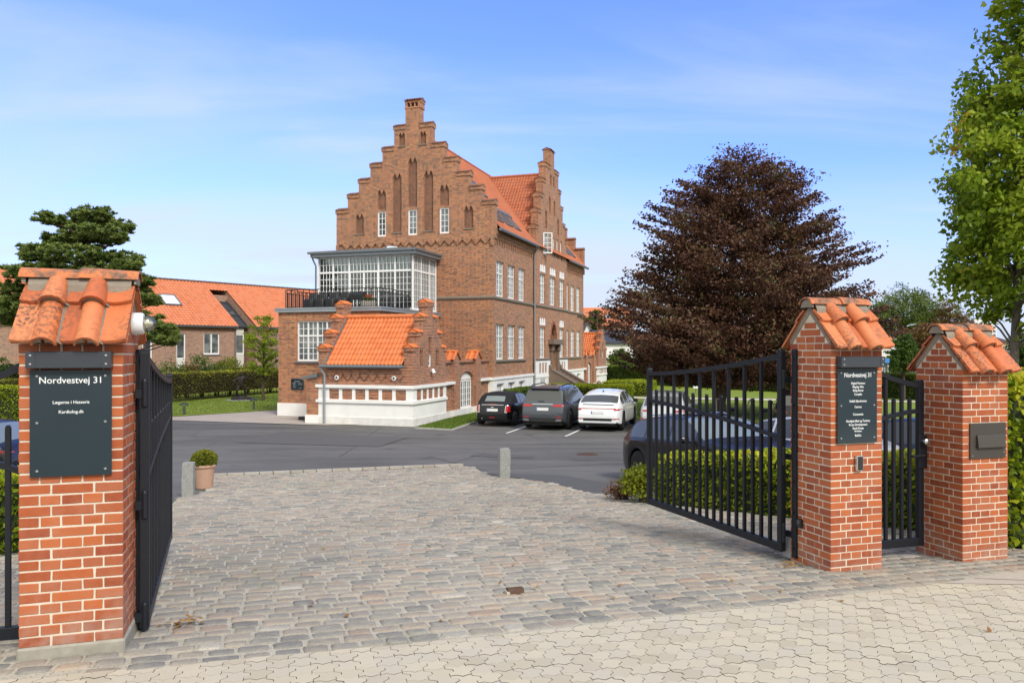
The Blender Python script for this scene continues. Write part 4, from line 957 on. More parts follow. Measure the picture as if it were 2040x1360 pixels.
def mansion():
    o = empty('brick_mansion', K0, 'large red brick mansion with stepped gables, tall white windows and orange tiled roof', 'building', ANG)
    W, D, EV = 9.8, 22.4, 9.95
    wall = MB(); he = []; cop = []
    # -- front gable wall (faces the gate)
    wins = [(-7.11, -6.57, 9.87, 11.33), (-5.15, -4.58, 9.87, 11.33), (-3.18, -2.60, 9.87, 11.33)]
    nich = [(-7.12, -6.57, 11.45, 12.62), (-5.15, -4.58, 11.48, 14.34), (-3.18, -2.60, 11.45, 12.65), (-6.14, -5.57, 10.08, 13.5), (-4.16, -3.57, 10.08, 13.53), (-8.56, -8.02, 10.1, 11.3), (-1.69, -1.13, 10.1, 11.38), (-5.75, -5.35, 15.04, 15.83), (-4.40, -4.02, 15.05, 15.79)]
    c = -4.86; tiers = [(4.98, 11.55), (4.22, 12.42), (3.49, 13.26), (2.72, 14.12), (1.94, 15.0), (1.18, 16.2), (.46, 17.15)]
    st = step_solid(c, tiers, 9.5)
    wall.T = FR
    wall.slab(lambda x, z: -W < x < 0, [-W, 0], [0.2, 9.5], 0.0, .42)
    xs = [c + s * h for h, _ in tiers for s in (-1, 1)] + [q for r_ in wins + nich for q in r_[:2]]
    zs = [9.5] + [t for _, t in tiers] + [q for r_ in wins + nich for q in r_[2:]]
    # the gable stands slightly proud of the wall below
    G1 = Matrix.Translation((0, -.10, 0)); wall.T = G1
    def solid(x, z): return st(x, z) and not inside(x, z, wins) and not inside(x, z, nich)
    wall.slab(solid, xs, zs, 0.0, .13)
    wall.slab(lambda x, z: st(x, z) and not inside(x, z, wins), xs, zs, .131, .50)
    for r_ in nich: niche(wall, he, G1, *r_, .128)
    sills = [MB() for _ in nich[3:]]
    for r_, m in zip(nich[3:], sills): m.T = G1; m.box(r_[0] - .05, r_[1] + .05, -.05, .05, r_[2] - .07, r_[2] - .002)
    for h0, t in tiers[:-1]:
        hn = [h for h, tt in tiers if tt > t][0]
        for s in (-1, 1):
            xa, xb = sorted((c + s * h0, c + s * hn)); coping(cop, G1, xa - (.04 if s < 0 else 0), xb + (.04 if s > 0 else 0), 0.0, .5, t)
            wall.T = G1; wall.box(xa - (.05 if s < 0 else -.002), xb + (.05 if s > 0 else -.002), -.05, .55, t - .2, t - .003)
    # chimney-like top tier with three openings
    z = 17.15
    wall.T = G1
    for (a, b, e, f) in ((-.5, .5, 17.15, 17.25), (-.47, -.33, 17.25, 17.48), (-.16, -.1, 17.25, 17.48), (.10, .16, 17.25, 17.48), (.33, .47, 17.25, 17.48), (-.5, .5, 17.48, 17.62)):
        wall.box(c + a, c + b, -.02, .62, e, f)
    coping(cop, G1, c - .52, c + .52, -.02, .62, 17.62)
    # zigzag frieze under the gable
    wall.T = FR; nT = 17; p = (W - .5) / nT
    for i in range(nT):
        x = -W + .35 + p * i
        for k, (hw, za, zb) in enumerate(((.25, 9.43, 9.5), (.19, 9.36, 9.43), (.125, 9.29, 9.36), (.06, 9.22, 9.29))):
            wall.box(x + p / 2 - hw, x + p / 2 + hw, -.098 + .004 * k, -.002, za, zb - .001)
    wall.box(-W - .08, -W + .1, -.098, -.002, 9.1, 9.5); wall.box(-.12, .098, -.098, -.002, 9.1, 9.5)
    # -- right side wall, three bays
    S0 = SIDE(0.0); wall.T = S0
    up = [(.58, 1.90, 6.31, 8.31), (2.64, 3.98, 6.31, 8.31), (4.66, 5.96, 6.31, 8.31)]; upR = [(16.45, 17.35, 6.31, 8.31), (18.0, 19.25, 6.31, 8.31), (19.95, 21.18, 6.31, 8.31)]
    lo = [(a, b, 2.73, 4.74) for a, b, _, _ in up]; loR = [(a, b, 2.76, 4.80) for a, b, _, _ in upR]
    upM = [(8.86, 10.14, 6.40, 8.38), (11.33, 12.78, 6.40, 8.38), (13.97, 15.30, 6.40, 8.38)]; loM = [(8.80, 10.12, 2.73, 4.81), (13.97, 15.16, 2.73, 4.81)]
    allw = up + upR + lo + loR
    X = [.42, 7.9, 16.1, D] + [q for r_ in allw for q in r_[:2]]; Zs = [1.7, 10.0] + [q for r_ in allw for q in r_[2:]]
    wall.slab(lambda x, z_: (.42 < x < 7.9 or 16.1 < x < D) and not inside(x, z_, allw), X, Zs, 0.0, .38)
    PM = .16; SM = SIDE(PM); wall.T = SM           # middle bay, slightly proud, with its own stepped gable
    dc = 11.95; dt = [(4.05, 11.35), (3.75, 12.5), (3.05, 13.65), (2.42, 14.75), (1.78, 15.95), (1.16, 16.35), (.55, 17.2)]
    dt = [(4.02, 11.4), (3.55, 12.55), (2.95, 13.7), (2.35, 14.8), (1.72, 16.0), (.58, 17.2)]
    dw = [(9.55, 10.75, 9.75, 11.2), (12.18, 12.62, 9.75, 11.2), (13.12, 13.62, 9.75, 11.2), (14.18, 14.66, 9.75, 11.2)]
    dn = [(10.1, 10.62, 11.6, 12.9), (11.08, 11.56, 12.8, 14.0), (12.3, 12.8, 12.8, 13.95), (13.33, 13.83, 11.6, 12.8), (11.38, 11.8, 14.75, 15.6), (12.14, 12.55, 14.75, 15.6)]
    door = (11.62, 12.95, 1.9, 5.05)
    ds = step_solid(dc, dt, 1.7)
    def dsol(x, z_): return (7.9 < x < 16.1 and 1.7 < z_ < 10.0 or (z_ >= 10.0 and ds(x, z_))) and not inside(x, z_, upM + loM + dw + dn + [door])
    X = [7.9, 16.1] + [dc + s * h for h, _ in dt for s in (-1, 1)] + [q for r_ in upM + loM + dw + dn + [door] for q in r_[:2]]
    Zs = [1.7, 10.0] + [t for _, t in dt] + [q for r_ in upM + loM + dw + dn + [door] for q in r_[2:]]
    wall.slab(dsol, X, Zs, 0.0, .15)
    wall.slab(lambda x, z_: (7.9 < x < 16.1 and 1.7 < z_ < 10.0 or (z_ >= 10.0 and ds(x, z_))) and not inside(x, z_, upM + loM + dw + [door]), X, Zs, .151, .5)
    for r_ in dn: niche(wall, he, SM, *r_, .148)
    for h0, t in dt[:-1]:
        hn = [h for h, tt in dt if tt > t][0]
        for s in (-1, 1):
            xa, xb = sorted((dc + s * h0, dc + s * hn)); coping(cop, SM, xa - (.04 if s < 0 else 0), xb + (.04 if s > 0 else 0), 0.0, .5, t)
            wall.T = SM; wall.box(xa - (.04 if s < 0 else -.002), xb + (.04 if s > 0 else -.002), -.05, .55, t - .2, t - .003)
    coping(cop, SM, dc - .62, dc + .62, 0, .5, 17.2)
    # pointed door recess: spandrels over a rectangular opening
    wall.T = SM
    for s in (-1, 1):
        pts = [(12.285 + s * .665, 3.98)] + [(12.285 + s * .665 * math.cos(t * math.pi / 16), 3.98 + 1.07 * math.sin(t * math.pi / 16) ** 1.1) for t in range(1, 9)] + [(12.285 + s * .665, 5.05)]
        wall.prism(pts if s < 0 else pts[::-1], 'y', .0, .15)
    # dentils, eaves courses
    for (a, b) in ((.1, 7.8), (16.2, D - .1)):
        wall.T = S0; wall.box(a - .1, b + .1 - .005, -.10, -.002, 9.72, 10.0); wall.box(a - .1, b + .1 - .006, -.05, -.002, 9.55, 9.719)
        k = a + .15
        while k < b - .1:
            wall.box(k, k + .15, -.07, -.002, 9.30, 9.549); wall.box(k + .03, k + .12, -.05, -.002, 9.2, 9.299); k += .42
    # rest of the shell: far gable, left side (mostly unseen but solid)
    wall.T = Matrix.Translation((0, D - .42, 0))
    far = [(4.98, 11.55), (4.22, 12.42), (3.49, 13.26), (2.72, 14.12), (1.94, 15.0), (1.18, 16.2), (.46, 17.6)]
    fs = step_solid(c, far, 9.5)
    wall.slab(lambda x, z_: (-W < x < 0 and z_ < 9.5) or fs(x, z_), [-W, 0] + [c + s * h for h, _ in far for s in (-1, 1)], [.2, 9.5] + [t for _, t in far], -.05, .42)
    for h0, t in far[:-1]:
        hn = [h for h, tt in far if tt > t][0]
        for s in (-1, 1):
            xa, xb = sorted((c + s * h0, c + s * hn)); coping(cop, wall.T, xa - .03, xb + .03, -.05, .42, t, tile=.2)
    wall.T = Matrix.Translation((-W + .42, 0, 0)) @ Matrix.Rotation(R(90), 4, 'Z'); wall.slab(lambda x, z_: True, [.42, D - .47], [.2, 9.95], 0.0, .42)
    w = wall.build('wall', 'mansion_brick', o, uv=True)
    for m in he: m.build('herringbone_niche', ['herringbone_brick', 'herringbone_brick_b'], w, uv=True)
    for m in cop: m.build('gable_coping', 'weathered_tile', w, smooth=True, sharp=50)
    # -- string courses and sills
    for T, a, b in ((FR, -W - .05, .06), (S0, -.05, 7.85), (SM, 7.85, 16.15), (S0, 16.15, D + .05)):
        m = MB(); m.T = T; m.prism([(-.09, 6.25), (-.09, 6.18), (-.04, 6.10), (-.002, 6.10), (-.002, 6.30)], 'x', a, b); m.build('string_course', 'sill_stone', o)
    for T, a, b in ((S0, .45, 6.1), (SM, 7.95, 11.0), (SM, 13.5, 16.0), (S0, 16.3, 21.4)):
        m = MB(); m.T = T; m.prism([(-.10, 2.70), (-.10, 2.62), (-.05, 2.55), (-.002, 2.55), (-.002, 2.725)], 'x', a, b); m.build('window_sill', 'sill_stone', o)
    for m in sills: m.build('niche_sill', 'sill_stone', w)
    # -- white basement with moulded band
    pl = MB(); bw = [(.55, 1.85, .72, 1.36), (2.62, 3.95, .72, 1.36), (4.66, 5.95, .72, 1.36), (16.5, 17.4, .72, 1.36), (18.0, 19.25, .72, 1.36), (19.95, 21.18, .72, 1.36)]
    pl.T = FR; pl.slab(lambda x, z_: True, [-W - .04, .04], [-.1, 1.6], -.04, .0); pl.box(-W - .10, .10, -.10, -.002, 1.6, 1.75)
    pl.build('basement_render', 'white_render', o); pl = MB(); pl.T = S0; X = [0.0, 7.75, 16.25, D] + [q for r_ in bw for q in r_[:2]]
    for xa_, xb_, a, b in ((0, 7.75, .105, 7.75), (16.25, D, 16.25, D + .05)):
        pl = MB(); pl.T = S0; pl.slab(lambda x, z_: xa_ < x < xb_ and not inside(x, z_, bw), X, [-.1, 1.6, .72, 1.36], -.04, .38); pl.box(a, b, -.10, -.002, 1.6, 1.75); pl.build('basement_render', 'white_render', o)
    pl = MB(); pl.T = SM
    bm_ = [(8.85, 10.1, .55, 1.36)]
    ins = [(8.55, 9.05, 1.72, 2.40), (9.25, 9.75, 1.72, 2.40), (9.95, 10.45, 1.72, 2.40), (13.75, 14.2, 1.72, 2.40), (14.45, 14.9, 1.72, 2.40), (15.1, 15.5, 1.72, 2.40)]
    X = [7.75, 11.4, 13.2, 16.25] + [q for r_ in bm_ + ins for q in r_[:2]]; Zs = [-.1, 2.54] + [q for r_ in bm_ + ins for q in r_[2:]]
    pl.slab(lambda x, z_: not 11.4 < x < 13.2 and not inside(x, z_, bm_ + ins), X, Zs, -.05, .0)
    for a, b in ((7.70, 11.2), (13.4, 16.3)): pl.box(a, b, -.085, -.051, 1.42, 1.56)
    p_ = pl.build('basement_render', 'white_render', o)
    for r_ in bw: window(o, S0, *r_, cas=2, nx=2, ny=2, depth=.12, pane='curtain_pane')
    window(o, SM, *bm_[0], cas=2, nx=2, ny=2, depth=-.03, pane='curtain_pane')
    for r_ in up + upR: window(o, S0, *r_, cas=2, nx=2, ny=4, transom=.66, nyt=2, depth=.09, pane='curtain_pane')
    for r_ in lo + loR: window(o, S0, *r_, cas=2, nx=2, ny=4, transom=.66, nyt=2, depth=.09, pane='curtain_pane')
    for r_ in upM + loM:
        window(o, SM, *r_, cas=2, nx=2, ny=4, transom=.66, nyt=2, depth=.09, pane='curtain_pane'); lancet_cap(o, SM, r_[0] - .03, r_[1] + .03, r_[3] + .12, r_[3] + .62)
    for r_ in wins: window(o, G1, *r_, cas=1, nx=2, ny=4, depth=.05, pane='dark_pane', fw=.075)
    for r_ in dw[1:]: window(o, SM, *r_, cas=1, nx=1, ny=3, depth=.07, pane='curtain_pane')
    window(o, SM, *dw[0], cas=2, nx=2, ny=4, depth=.07, pane='dark_pane')
    Ts = SM @ Matrix.Translation((9.60, -.02, 0)) @ Matrix.Rotation(R(-62), 4, 'Z'); window(o, Ts, 0, .62, 9.78, 11.18, cas=1, nx=2, ny=4, depth=-.02, pane='clear_glass', fw=.06)
    # -- door, stone surround and steps
    d = MB(); d.T = SM; d.box(11.62, 12.95, .30, .36, 1.85, 5.05); dd = d.build('door', 'dark_wood', o)
    d = MB(); d.T = SM
    for i in range(2):
        for z0, z1 in ((1.98, 2.6), (2.7, 3.5)): d.cbox(11.72 + i * .6, 12.22 + i * .6, .285, .302, z0, z1, .02)
    d.build('panel', 'brown_stone', dd)
    s = MB(); s.T = SM
    s.cbox(10.95, 13.65, -.42, .02, 3.64, 4.0, .03)
    for x in (11.28, 13.0): s.cbox(x, x + .36, -.18, .01, 1.75, 3.16, .03); s.cbox(x - .05, x + .41, -.26, .01, 3.16, 3.64, .06)
    arch = [(12.285 + (.80 if k < 17 else .80) * math.cos(k * math.pi / 16), 4.02 + 1.28 * math.sin(k * math.pi / 16) ** 1.1) for k in range(17)]
    s.build('stone_surround', 'brown_stone', o, bevel=.01)
    am = MB(); am.T = SM
    for k in range(16):
        a_, b_ = arch[k], arch[k + 1]; f = .84
        ia = (12.285 + (a_[0] - 12.285) * f, 4.02 + (a_[1] - 4.02) * f); ib = (12.285 + (b_[0] - 12.285) * f, 4.02 + (b_[1] - 4.02) * f)
        am.prism([a_, b_, ib, ia], 'y', -.05, -.003)
    am.build('arch_moulding', 'brick_plain', o)
    s = MB(); n = 10
    for i in range(n): s.box(PM + .02 + i * .30, PM + .02 + (i + 1) * .30, 11.25, 13.45, -.1, 1.80 - i * .18)
    s.build('steps', 'brown_stone', o)
    for y0 in (10.85, 13.45):
        s = MB(); s.prism([(PM + .03, -.1), (3.0, -.1), (3.0, .42), (.42, 1.86), (.42, 2.02), (PM + .03, 2.02)], 'y', y0, y0 + .38)
        s.prism([(.40, 1.88), (3.02, .44), (3.02, .54), (.40, 1.98)], 'y', y0 - .04, y0 + .42)
        s.prism([(.06 + PM, 2.021), (.44, 2.021), (.40, 2.14), (.32, 2.24), (.22, 2.24), (PM + .1, 2.1)], 'y', y0, y0 + .38)
        s.lathe([(.24, -.1), (.24, .72), (.22, .86), (.15, 1.0), (.06, 1.08), (0, 1.1)], 16, (3.15, y0 + .19, 0)); s.build('stair_parapet', 'brown_stone', o, bevel=.008)
    # -- roofs
    rz = 15.95; ev = 10.06; run = 4.86 + .34; V = Vector((-run, 0, rz - ev)); t = MB()
    tiles(t, (.34, .42, ev), (0, 1, 0), V, D - .9, V.length, .21, .34, 4)
    V2 = Vector((run, 0, rz - ev)); tiles(t, (-W - .30, D - .48, ev), (0, -1, 0), V2, D - .9, V2.length, .42, .7, 3)
    rz2 = 15.62; ev2 = 10.35; h2 = dc - 7.7; V3 = Vector((0, h2, rz2 - ev2)); L3 = V3.length
    def xm(v): zc = ev2 + (rz2 - ev2) * v / L3; return .34 - (zc - ev) * run / (rz - ev)
    tiles(t, (-5.6, 7.7, ev2), (1, 0, 0), V3, 5.6 - .34, L3, .21, .34, 5, lambda v: (5.6 + xm(v) - .12, 99))
    V4 = Vector((0, -h2, rz2 - ev2)); tiles(t, (-.34, dc + h2, ev2), (-1, 0, 0), V4, 5.26, L3, .42, .7, 3, lambda v: (-99, 5.26 - (5.6 + xm(v) - .2)))
    ro = t.build('roof', 'mansion_tile', o, smooth=True, sharp=45)
    t = MB()
    def ridge(p, q, n):
        p, q = Vector(p), Vector(q)
        for i in range(n): t.tube([p + (q - p) * (i / n), p + (q - p) * ((i + 1.08) / n)], [.125, .105], 8, 0, rd.random())
    ridge((-4.86, .4, rz + .02), (-4.86, D - .4, rz + .02), 50); ridge((-.34, dc, rz2 + .02), (-4.9, dc, rz2 + .02), 12)
    t.build('ridge_tiles', 'mansion_tile', ro, smooth=True)
    sl = V.normalized(); nn = Vector((sl.z, 0, -sl.x))
    SLK = Matrix.Translation((.34, 0, ev)) @ Matrix(((0, -nn.x, sl.x, 0), (1, 0, 0, 0), (0, -nn.z, sl.z, 0), (0, 0, 0, 1)))   # x along eave, y into roof, z up slope
    for (a, b, za, zb) in ((1.2, 2.1, .85, 2.0), (2.9, 3.8, .85, 2.0), (4.6, 5.5, .85, 2.0), (1.2, 2.1, 3.9, 5.0), (3.1, 4.0, 3.4, 4.6), (17.4, 18.3, .8, 1.9), (19.0, 19.9, .8, 1.9)):
        m = MB(); m.T = SLK; e = .09
        for q in ((a - e, a, za - e, zb + e), (b, b + e, za - e, zb + e), (a + .001, b - .001, za - e, za), (a + .001, b - .001, zb, zb + e)): m.box(q[0], q[1], -.13, .0, q[2], q[3])
        sk = m.build('skylight', 'zinc', ro); m = MB(); m.T = SLK; m.box(a, b, -.095, -.05, za, zb); m.build('pane', 'dark_pane', sk)
    m = MB(); m.T = SLK; m.box(.7, 6.3, -.12, -.02, 2.05, 2.4); m.build('flashing', 'zinc', ro)
    # gutters and rain pipe
    for a, b in ((.1, 7.75), (16.3, D)):
        m = MB(); m.T = SIDE(.40); m.prism([(-.09, 10.0), (-.06, 9.92), (.04, 9.92), (.09, 9.98), (.09, 10.04), (-.09, 10.06)], 'x', a, b); m.build('gutter', 'zinc', o)
    m = MB(); m.T = SIDE(0); m.tube([(7.72, -.40, 9.95), (7.74, -.28, 9.75), (7.76, -.13, 9.5), (7.76, -.13, 0)], .055, 10); m.build('drainpipe', 'zinc_light', o, smooth=True)
    return o

def railing_bars(o, pts, z0, z1, mat='rail_black', step=.115):
    m = MB(); m2 = MB()
    for p, q in zip(pts, pts[1:]):
        p, q = Vector((*p, 0)), Vector((*q, 0)); L = (q - p).length; d = (q - p) / L; n = max(1, round(L / step))
        for z, r_ in ((z1, .022), (z0 + (z1 - z0) * .80, .014), (z0 + .06, .014)): m.tube([(p.x, p.y, z), (q.x, q.y, z)], r_, 6)
        for i in range(n + 1):
            c = p + d * (L * i / n); tall = i % 3 == 0
            m2.tube([(c.x, c.y, z0), (c.x, c.y, z1 if tall else z0 + (z1 - z0) * .86)], .021 if tall else .017, 5)
    m.build('handrail', mat, o, smooth=True); m2.build('baluster_row', mat, o)

def terrace_wing():
    x0, x1, y0 = -8.9, -3.2, -7.2
    o = empty('terrace_wing', KM @ Vector((x0, y0, 0)), 'flat-roofed brick terrace wing with four-light white window and zinc edge', 'building', ANG); B = Matrix.Translation((-x0, -y0, 0))
    win = (-7.82, -5.55, 2.72, 4.72); m = MB(); m.T = B
    m.slab(lambda x, z: not inside(x, z, [win]), [x0, x1, win[0], win[1]], [.62, 5.16, win[2], win[3]], y0, y0 + .4)
    m.box(x0, x0 + .4, y0 + .4, -.05, .62, 5.16); m.box(x1 - .4, x1, y0 + .4, -.05, .62, 5.16)
    m.build('wall', 'wing_brick', o, uv=True)
    m = MB(); m.T = B; m.box(x0 - .04, x1, y0 - .04, -.05, -.1, .62); m.build('base_render', 'white_render', o)
    m = MB(); m.T = B
    m.box(x0 - .12, x1 + .12, y0 - .12, -.12, 5.161, 5.30); m.box(x0 - .15, x1 + .15, y0 - .15, -.12, 5.30, 5.37); m.build('roof_edge', 'zinc_light', o)
    w = window(o, B @ Matrix.Translation((0, y0, 0)), *win, cas=4, nx=2, ny=4, transom=.63, nyt=2, depth=.08, pane='curtain_pane')
    m = MB(); m.T = B; m.box(win[0] - .08, win[1] + .05, y0 - .09, y0 + .05, win[2] - .09, win[2] - .003); m.build('sill', 'zinc', w)
    # cellar stair hood in front, beside the gatehouse
    h = empty('cellar_hood', KM @ Vector((-5.35, -10.15, 0)), 'narrow brick cellar hood with sloping zinc top beside gatehouse', 'stair hood', ANG)
    m = MB(); m.prism([(0, .36), (.60, .36), (.60, 2.05), (0, 1.95)], 'y', 0, 2.9); m.build('wall', 'wing_brick', h, uv=True)
    m = MB(); m.box(-.05, .602, -.04, 2.9, -.1, .36); m.build('base_render', 'white_render', h)
    m = MB(); m.prism([(-.25, 1.955), (.602, 2.055), (.602, 2.24), (-.25, 2.02)], 'y', -.12, 2.94); m.build('roof', 'zinc', h)
    b = empty('sign_board', KM @ Vector((-7.77, y0 - .03, 1.3)), 'small dark tenant sign on brick wall of terrace wing', 'sign', ANG)
    m = MB(); m.cbox(-.36, .36, -.02, .0, 0, .49, .004); m.build('panel', 'sign_plate', b)
    m = MB(); m.cbox(-.34, .26, -.07, .02, .50, .56, .005); m.build('lamp_bar', 'sign_bar', b)
    text('Nordvestvej 31', .052, Matrix.Translation((0, -.021, .40)), 'sign_letter', b)
    for s, x, z in (('Digital Partners', -.17, .33), ('Mayday Film', -.17, .28), ('Bolig Boost', -.17, .23), ('Stella5 Ejendomme', -.15, .15), ('Nordjysk Mad og Turisme', .17, .31), ('Kruse Development', .17, .25), ('Kardiolog.dk', .17, .08), ('Complio', -.17, .09)):
        text(s, .026, Matrix.Translation((x, -.021, z)), 'sign_letter', b)
    # railing round the terrace
    r_ = empty('terrace_railing', KM @ Vector((x0, y0, 5.37)), 'black metal railing round flat roof terrace', 'railing', ANG)
    railing_bars(r_, [(x0 + .25 - x0, 3.5), (.25, .25), (x1 - .15 - x0, .25), (x1 - .15 - x0, 3.6)], .0, .93)
    # covered chairs, barbecue, planter on the terrace
    for i, x in enumerate((-7.65, -7.05, -6.42, -5.78)):
        c = empty('covered_chair', KM @ Vector((x, -6.2, 5.37)), ('first', 'second', 'third', 'fourth')[i] + ' of four chairs under black covers on terrace, counted from railing corner', 'chair', ANG + rd.uniform(-.15, .15), 'chairs under black covers on the terrace')
        m = MB(); P = []
        for z, sx, sy, oy in ((0, .33, .33, 0), (.1, .31, .32, 0), (.42, .29, .31, 0), (.5, .28, .28, .02), (.52, .27, .12, .16), (.72, .26, .10, .19), (.80, .22, .07, .2), (.82, .02, .02, .2)):
            P.append([(sx * math.copysign(abs(math.cos(k * math.pi / 12)) ** .6, math.cos(k * math.pi / 12)) + rd.uniform(-.01, .01), oy + sy * math.copysign(abs(math.sin(k * math.pi / 12)) ** .6, math.sin(k * math.pi / 12)) + rd.uniform(-.01, .01), z) for k in range(25)])
        for row in P: row[-1] = row[0]
        m.grid(P); m.build('cover', 'black_plastic', c, smooth=True, sharp=60)
    g = empty('barbecue', KM @ Vector((-5.0, -6.1, 5.37)), 'black barbecue on terrace between covered chairs and flower trough', 'barbecue', ANG)
    m = MB()
    for x in (-.3, .3):
        for y in (-.18, .18): m.box(x - .02, x + .02, y - .02, y + .02, 0, .5)
    m.build('leg_frame', 'black_plastic', g); m = MB(); m.cbox(-.38, .38, -.24, .24, .42, .62, .03); m.build('firebox', 'black_plastic', g)
    m = MB(); m.prism([(.24 * math.cos(k * math.pi / 10), .621 + .2 * math.sin(k * math.pi / 10)) for k in range(11)], 'x', -.37, .37); m.build('lid', 'black_plastic', g)
    f = empty('flower_trough', KM @ Vector((-4.35, -6.2, 5.37)), 'wooden trough of orange flowers on terrace behind railing', 'planter', ANG)
    m = MB(); m.cbox(-.32, .32, -.16, .16, 0, .34, .01); m.build('trough', 'concrete_slab', f)
    n = 500; P = np.stack([rng.uniform(-.3, .3, n), rng.uniform(-.15, .15, n), .36 + rng.random(n) * .16], 1); leaves('leaves', P, np.tile((0, 0, 1.), (n, 1)), .06, 'mid_leaf', None, f)
    n = 260; P = np.stack([rng.normal(.0, .1, n), rng.uniform(-.15, .1, n), .5 + rng.random(n) * .14], 1); leaves('blossoms', P, np.tile((0, 0, 1.), (n, 1)), .07, 'flower_orange', None, f)
    # black hose reel / speaker lying at the wall foot
    q = empty('black_block', KM @ Vector((-6.2, -9.0, 0)), 'small black block lying on paving beside cellar hood', 'block', ANG)
    m = MB(); m.cbox(-.28, .28, -.12, .12, -.02, .15, .03); m.build('block', 'black_plastic', q, bevel=.01)

def conservatory():
    x0, x1, y0, zb, zt = -9.14, -3.37, -3.2, 5.38, 8.36
    o = empty('conservatory', KM @ Vector((x0, y0, zb)), 'white glazed conservatory with low grey roof standing on terrace wing', 'conservatory', ANG); B = Matrix.Translation((-x0, -y0, -zb))
    fr = MB(); gl = MB(); ztr = 7.52
    def facade(T, posts, doors):
        fr.T = T; gl.T = T; a, b = posts[0], posts[-1]
        for i, x in enumerate(posts): w = .13 if i in (0, len(posts) - 1) else .085; fr.box(x - w / 2 + (w / 2 if i == 0 else 0), x + w / 2 - (w / 2 if i == len(posts) - 1 else 0), -.005, .115, zb, zt)
        for l, r_ in zip(posts, posts[1:]):
            l2, r2 = l + (.131 if l == a else .043), r_ - (.131 if r_ == b else .043); isd = doors and (l, r_) == doors
            fr.box(l2, r2, .0, .11, ztr - .05, ztr + .05); fr.box(l2, r2, .001, .11, zt - .07, zt - .002); fr.box(l2, r2, .001, .11, zb, zb + .13)
            nx = 8 if isd else 4
            for (c, d_, ny) in ((zb + .13, ztr - .05, 6), (ztr + .05, zt - .07, 2)):
                for i in range(1, nx):
                    x = l2 + (r2 - l2) * i / nx; hw = .05 if isd and c < 7 and i == nx // 2 else .011
                    fr.box(x - hw, x + hw, .018, .095, c, d_)
                for k in range(1, ny): z = c + (d_ - c) * k / ny; fr.box(l2, r2, .022, .09, z - .011, z + .011)
                gl.box(l2 - .01, r2 + .01, .05, .058, c - .01, d_ + .01)
            if isd:
                for x in (l2, r2): fr.box(x - .035, x + .035, -.008, .1, zb + .13, ztr - .05)
    facade(B @ Matrix.Translation((0, y0, 0)), [x0, -8.19, -7.19, -5.41, -4.42, x1], (-7.19, -5.41))
    facade(B @ SIDE(x1) @ Matrix.Translation((0, 0, 0)), [y0 + .12, -2.1, -1.05, -.12], None)
    facade(B @ Matrix.Translation((x0, 0, 0)) @ Matrix.Rotation(R(-90), 4, 'Z'), [.12, 1.05, 2.1, -y0 - .12], None)
    fr.build('frame', 'white_paint', o); gl.build('glazing', 'clear_glass', o)
    for T, a, b in ((B @ Matrix.Translation((0, y0, 0)), x0 + .2, x1 - .2), (B @ SIDE(x1), y0 + .3, -.2)):
        m = MB(); m.T = T; m.box(a, b, .12, .13, ztr - .04, zt - .02); m.build('blind', 'blind_pane', o)
    m = MB(); m.T = B; m.box(x0 + .1, x1 - .1, y0 + .1, -.1, zb - .02, zb + .01); m.build('floor', 'dark_wood', o)
    m = MB(); m.T = B
    m.box(x0 - .30, x1 + .30, y0 - .30, -.12, zt + .0, zt + .19); m.box(x0 - .45, x1 + .36, y0 - .38, -.12, zt + .19, zt + .30)
    fas = m.build('fascia', 'zinc', o)
    m = MB(); m.T = B; z = zt + .301; e = (x0 - .45, x1 + .36, y0 - .38, -.12)
    m.mesh([(e[0], e[2], z), (e[1], e[2], z), (e[1], e[3], z), (e[0], e[3], z), (x0 + 2.2, -1.4, z + .36), (x1 - 2.2, -1.4, z + .36)], [(0, 1, 5, 4), (1, 2, 5), (2, 3, 4, 5), (3, 0, 4)])
    m.build('roof', 'zinc', o)
    m = MB(); m.T = B; m.tube([(x0 - .2, y0 - .30, zt + .15), (x0 - .2, y0 - .2, zt - .1), (x0 - .1, y0 - .06, zt - .45), (x0 - .1, y0 - .06, zb)], .05, 8); m.build('drainpipe', 'zinc', o, smooth=True)
    m = MB(); m.T = B; m.lathe([(.5, zt + .5), (.42, zt + .68), (.1, zt + .78), (0, zt + .78)], 4, (-5.6, -1.4, 0)); m.build('roof_light', 'zinc_light', o)
    # things seen through the glass: a table and chairs
    t = empty('cafe_table', KM @ Vector((-4.6, -1.7, zb)), 'small dark table inside glazed conservatory', 'table', ANG)
    m = MB(); m.lathe([(.3, 0), (.3, .02), (.03, .04), (.03, .70), (.5, .71), (.5, .74), (0, .74)], 16); m.build('table', 'dark_wood', t)

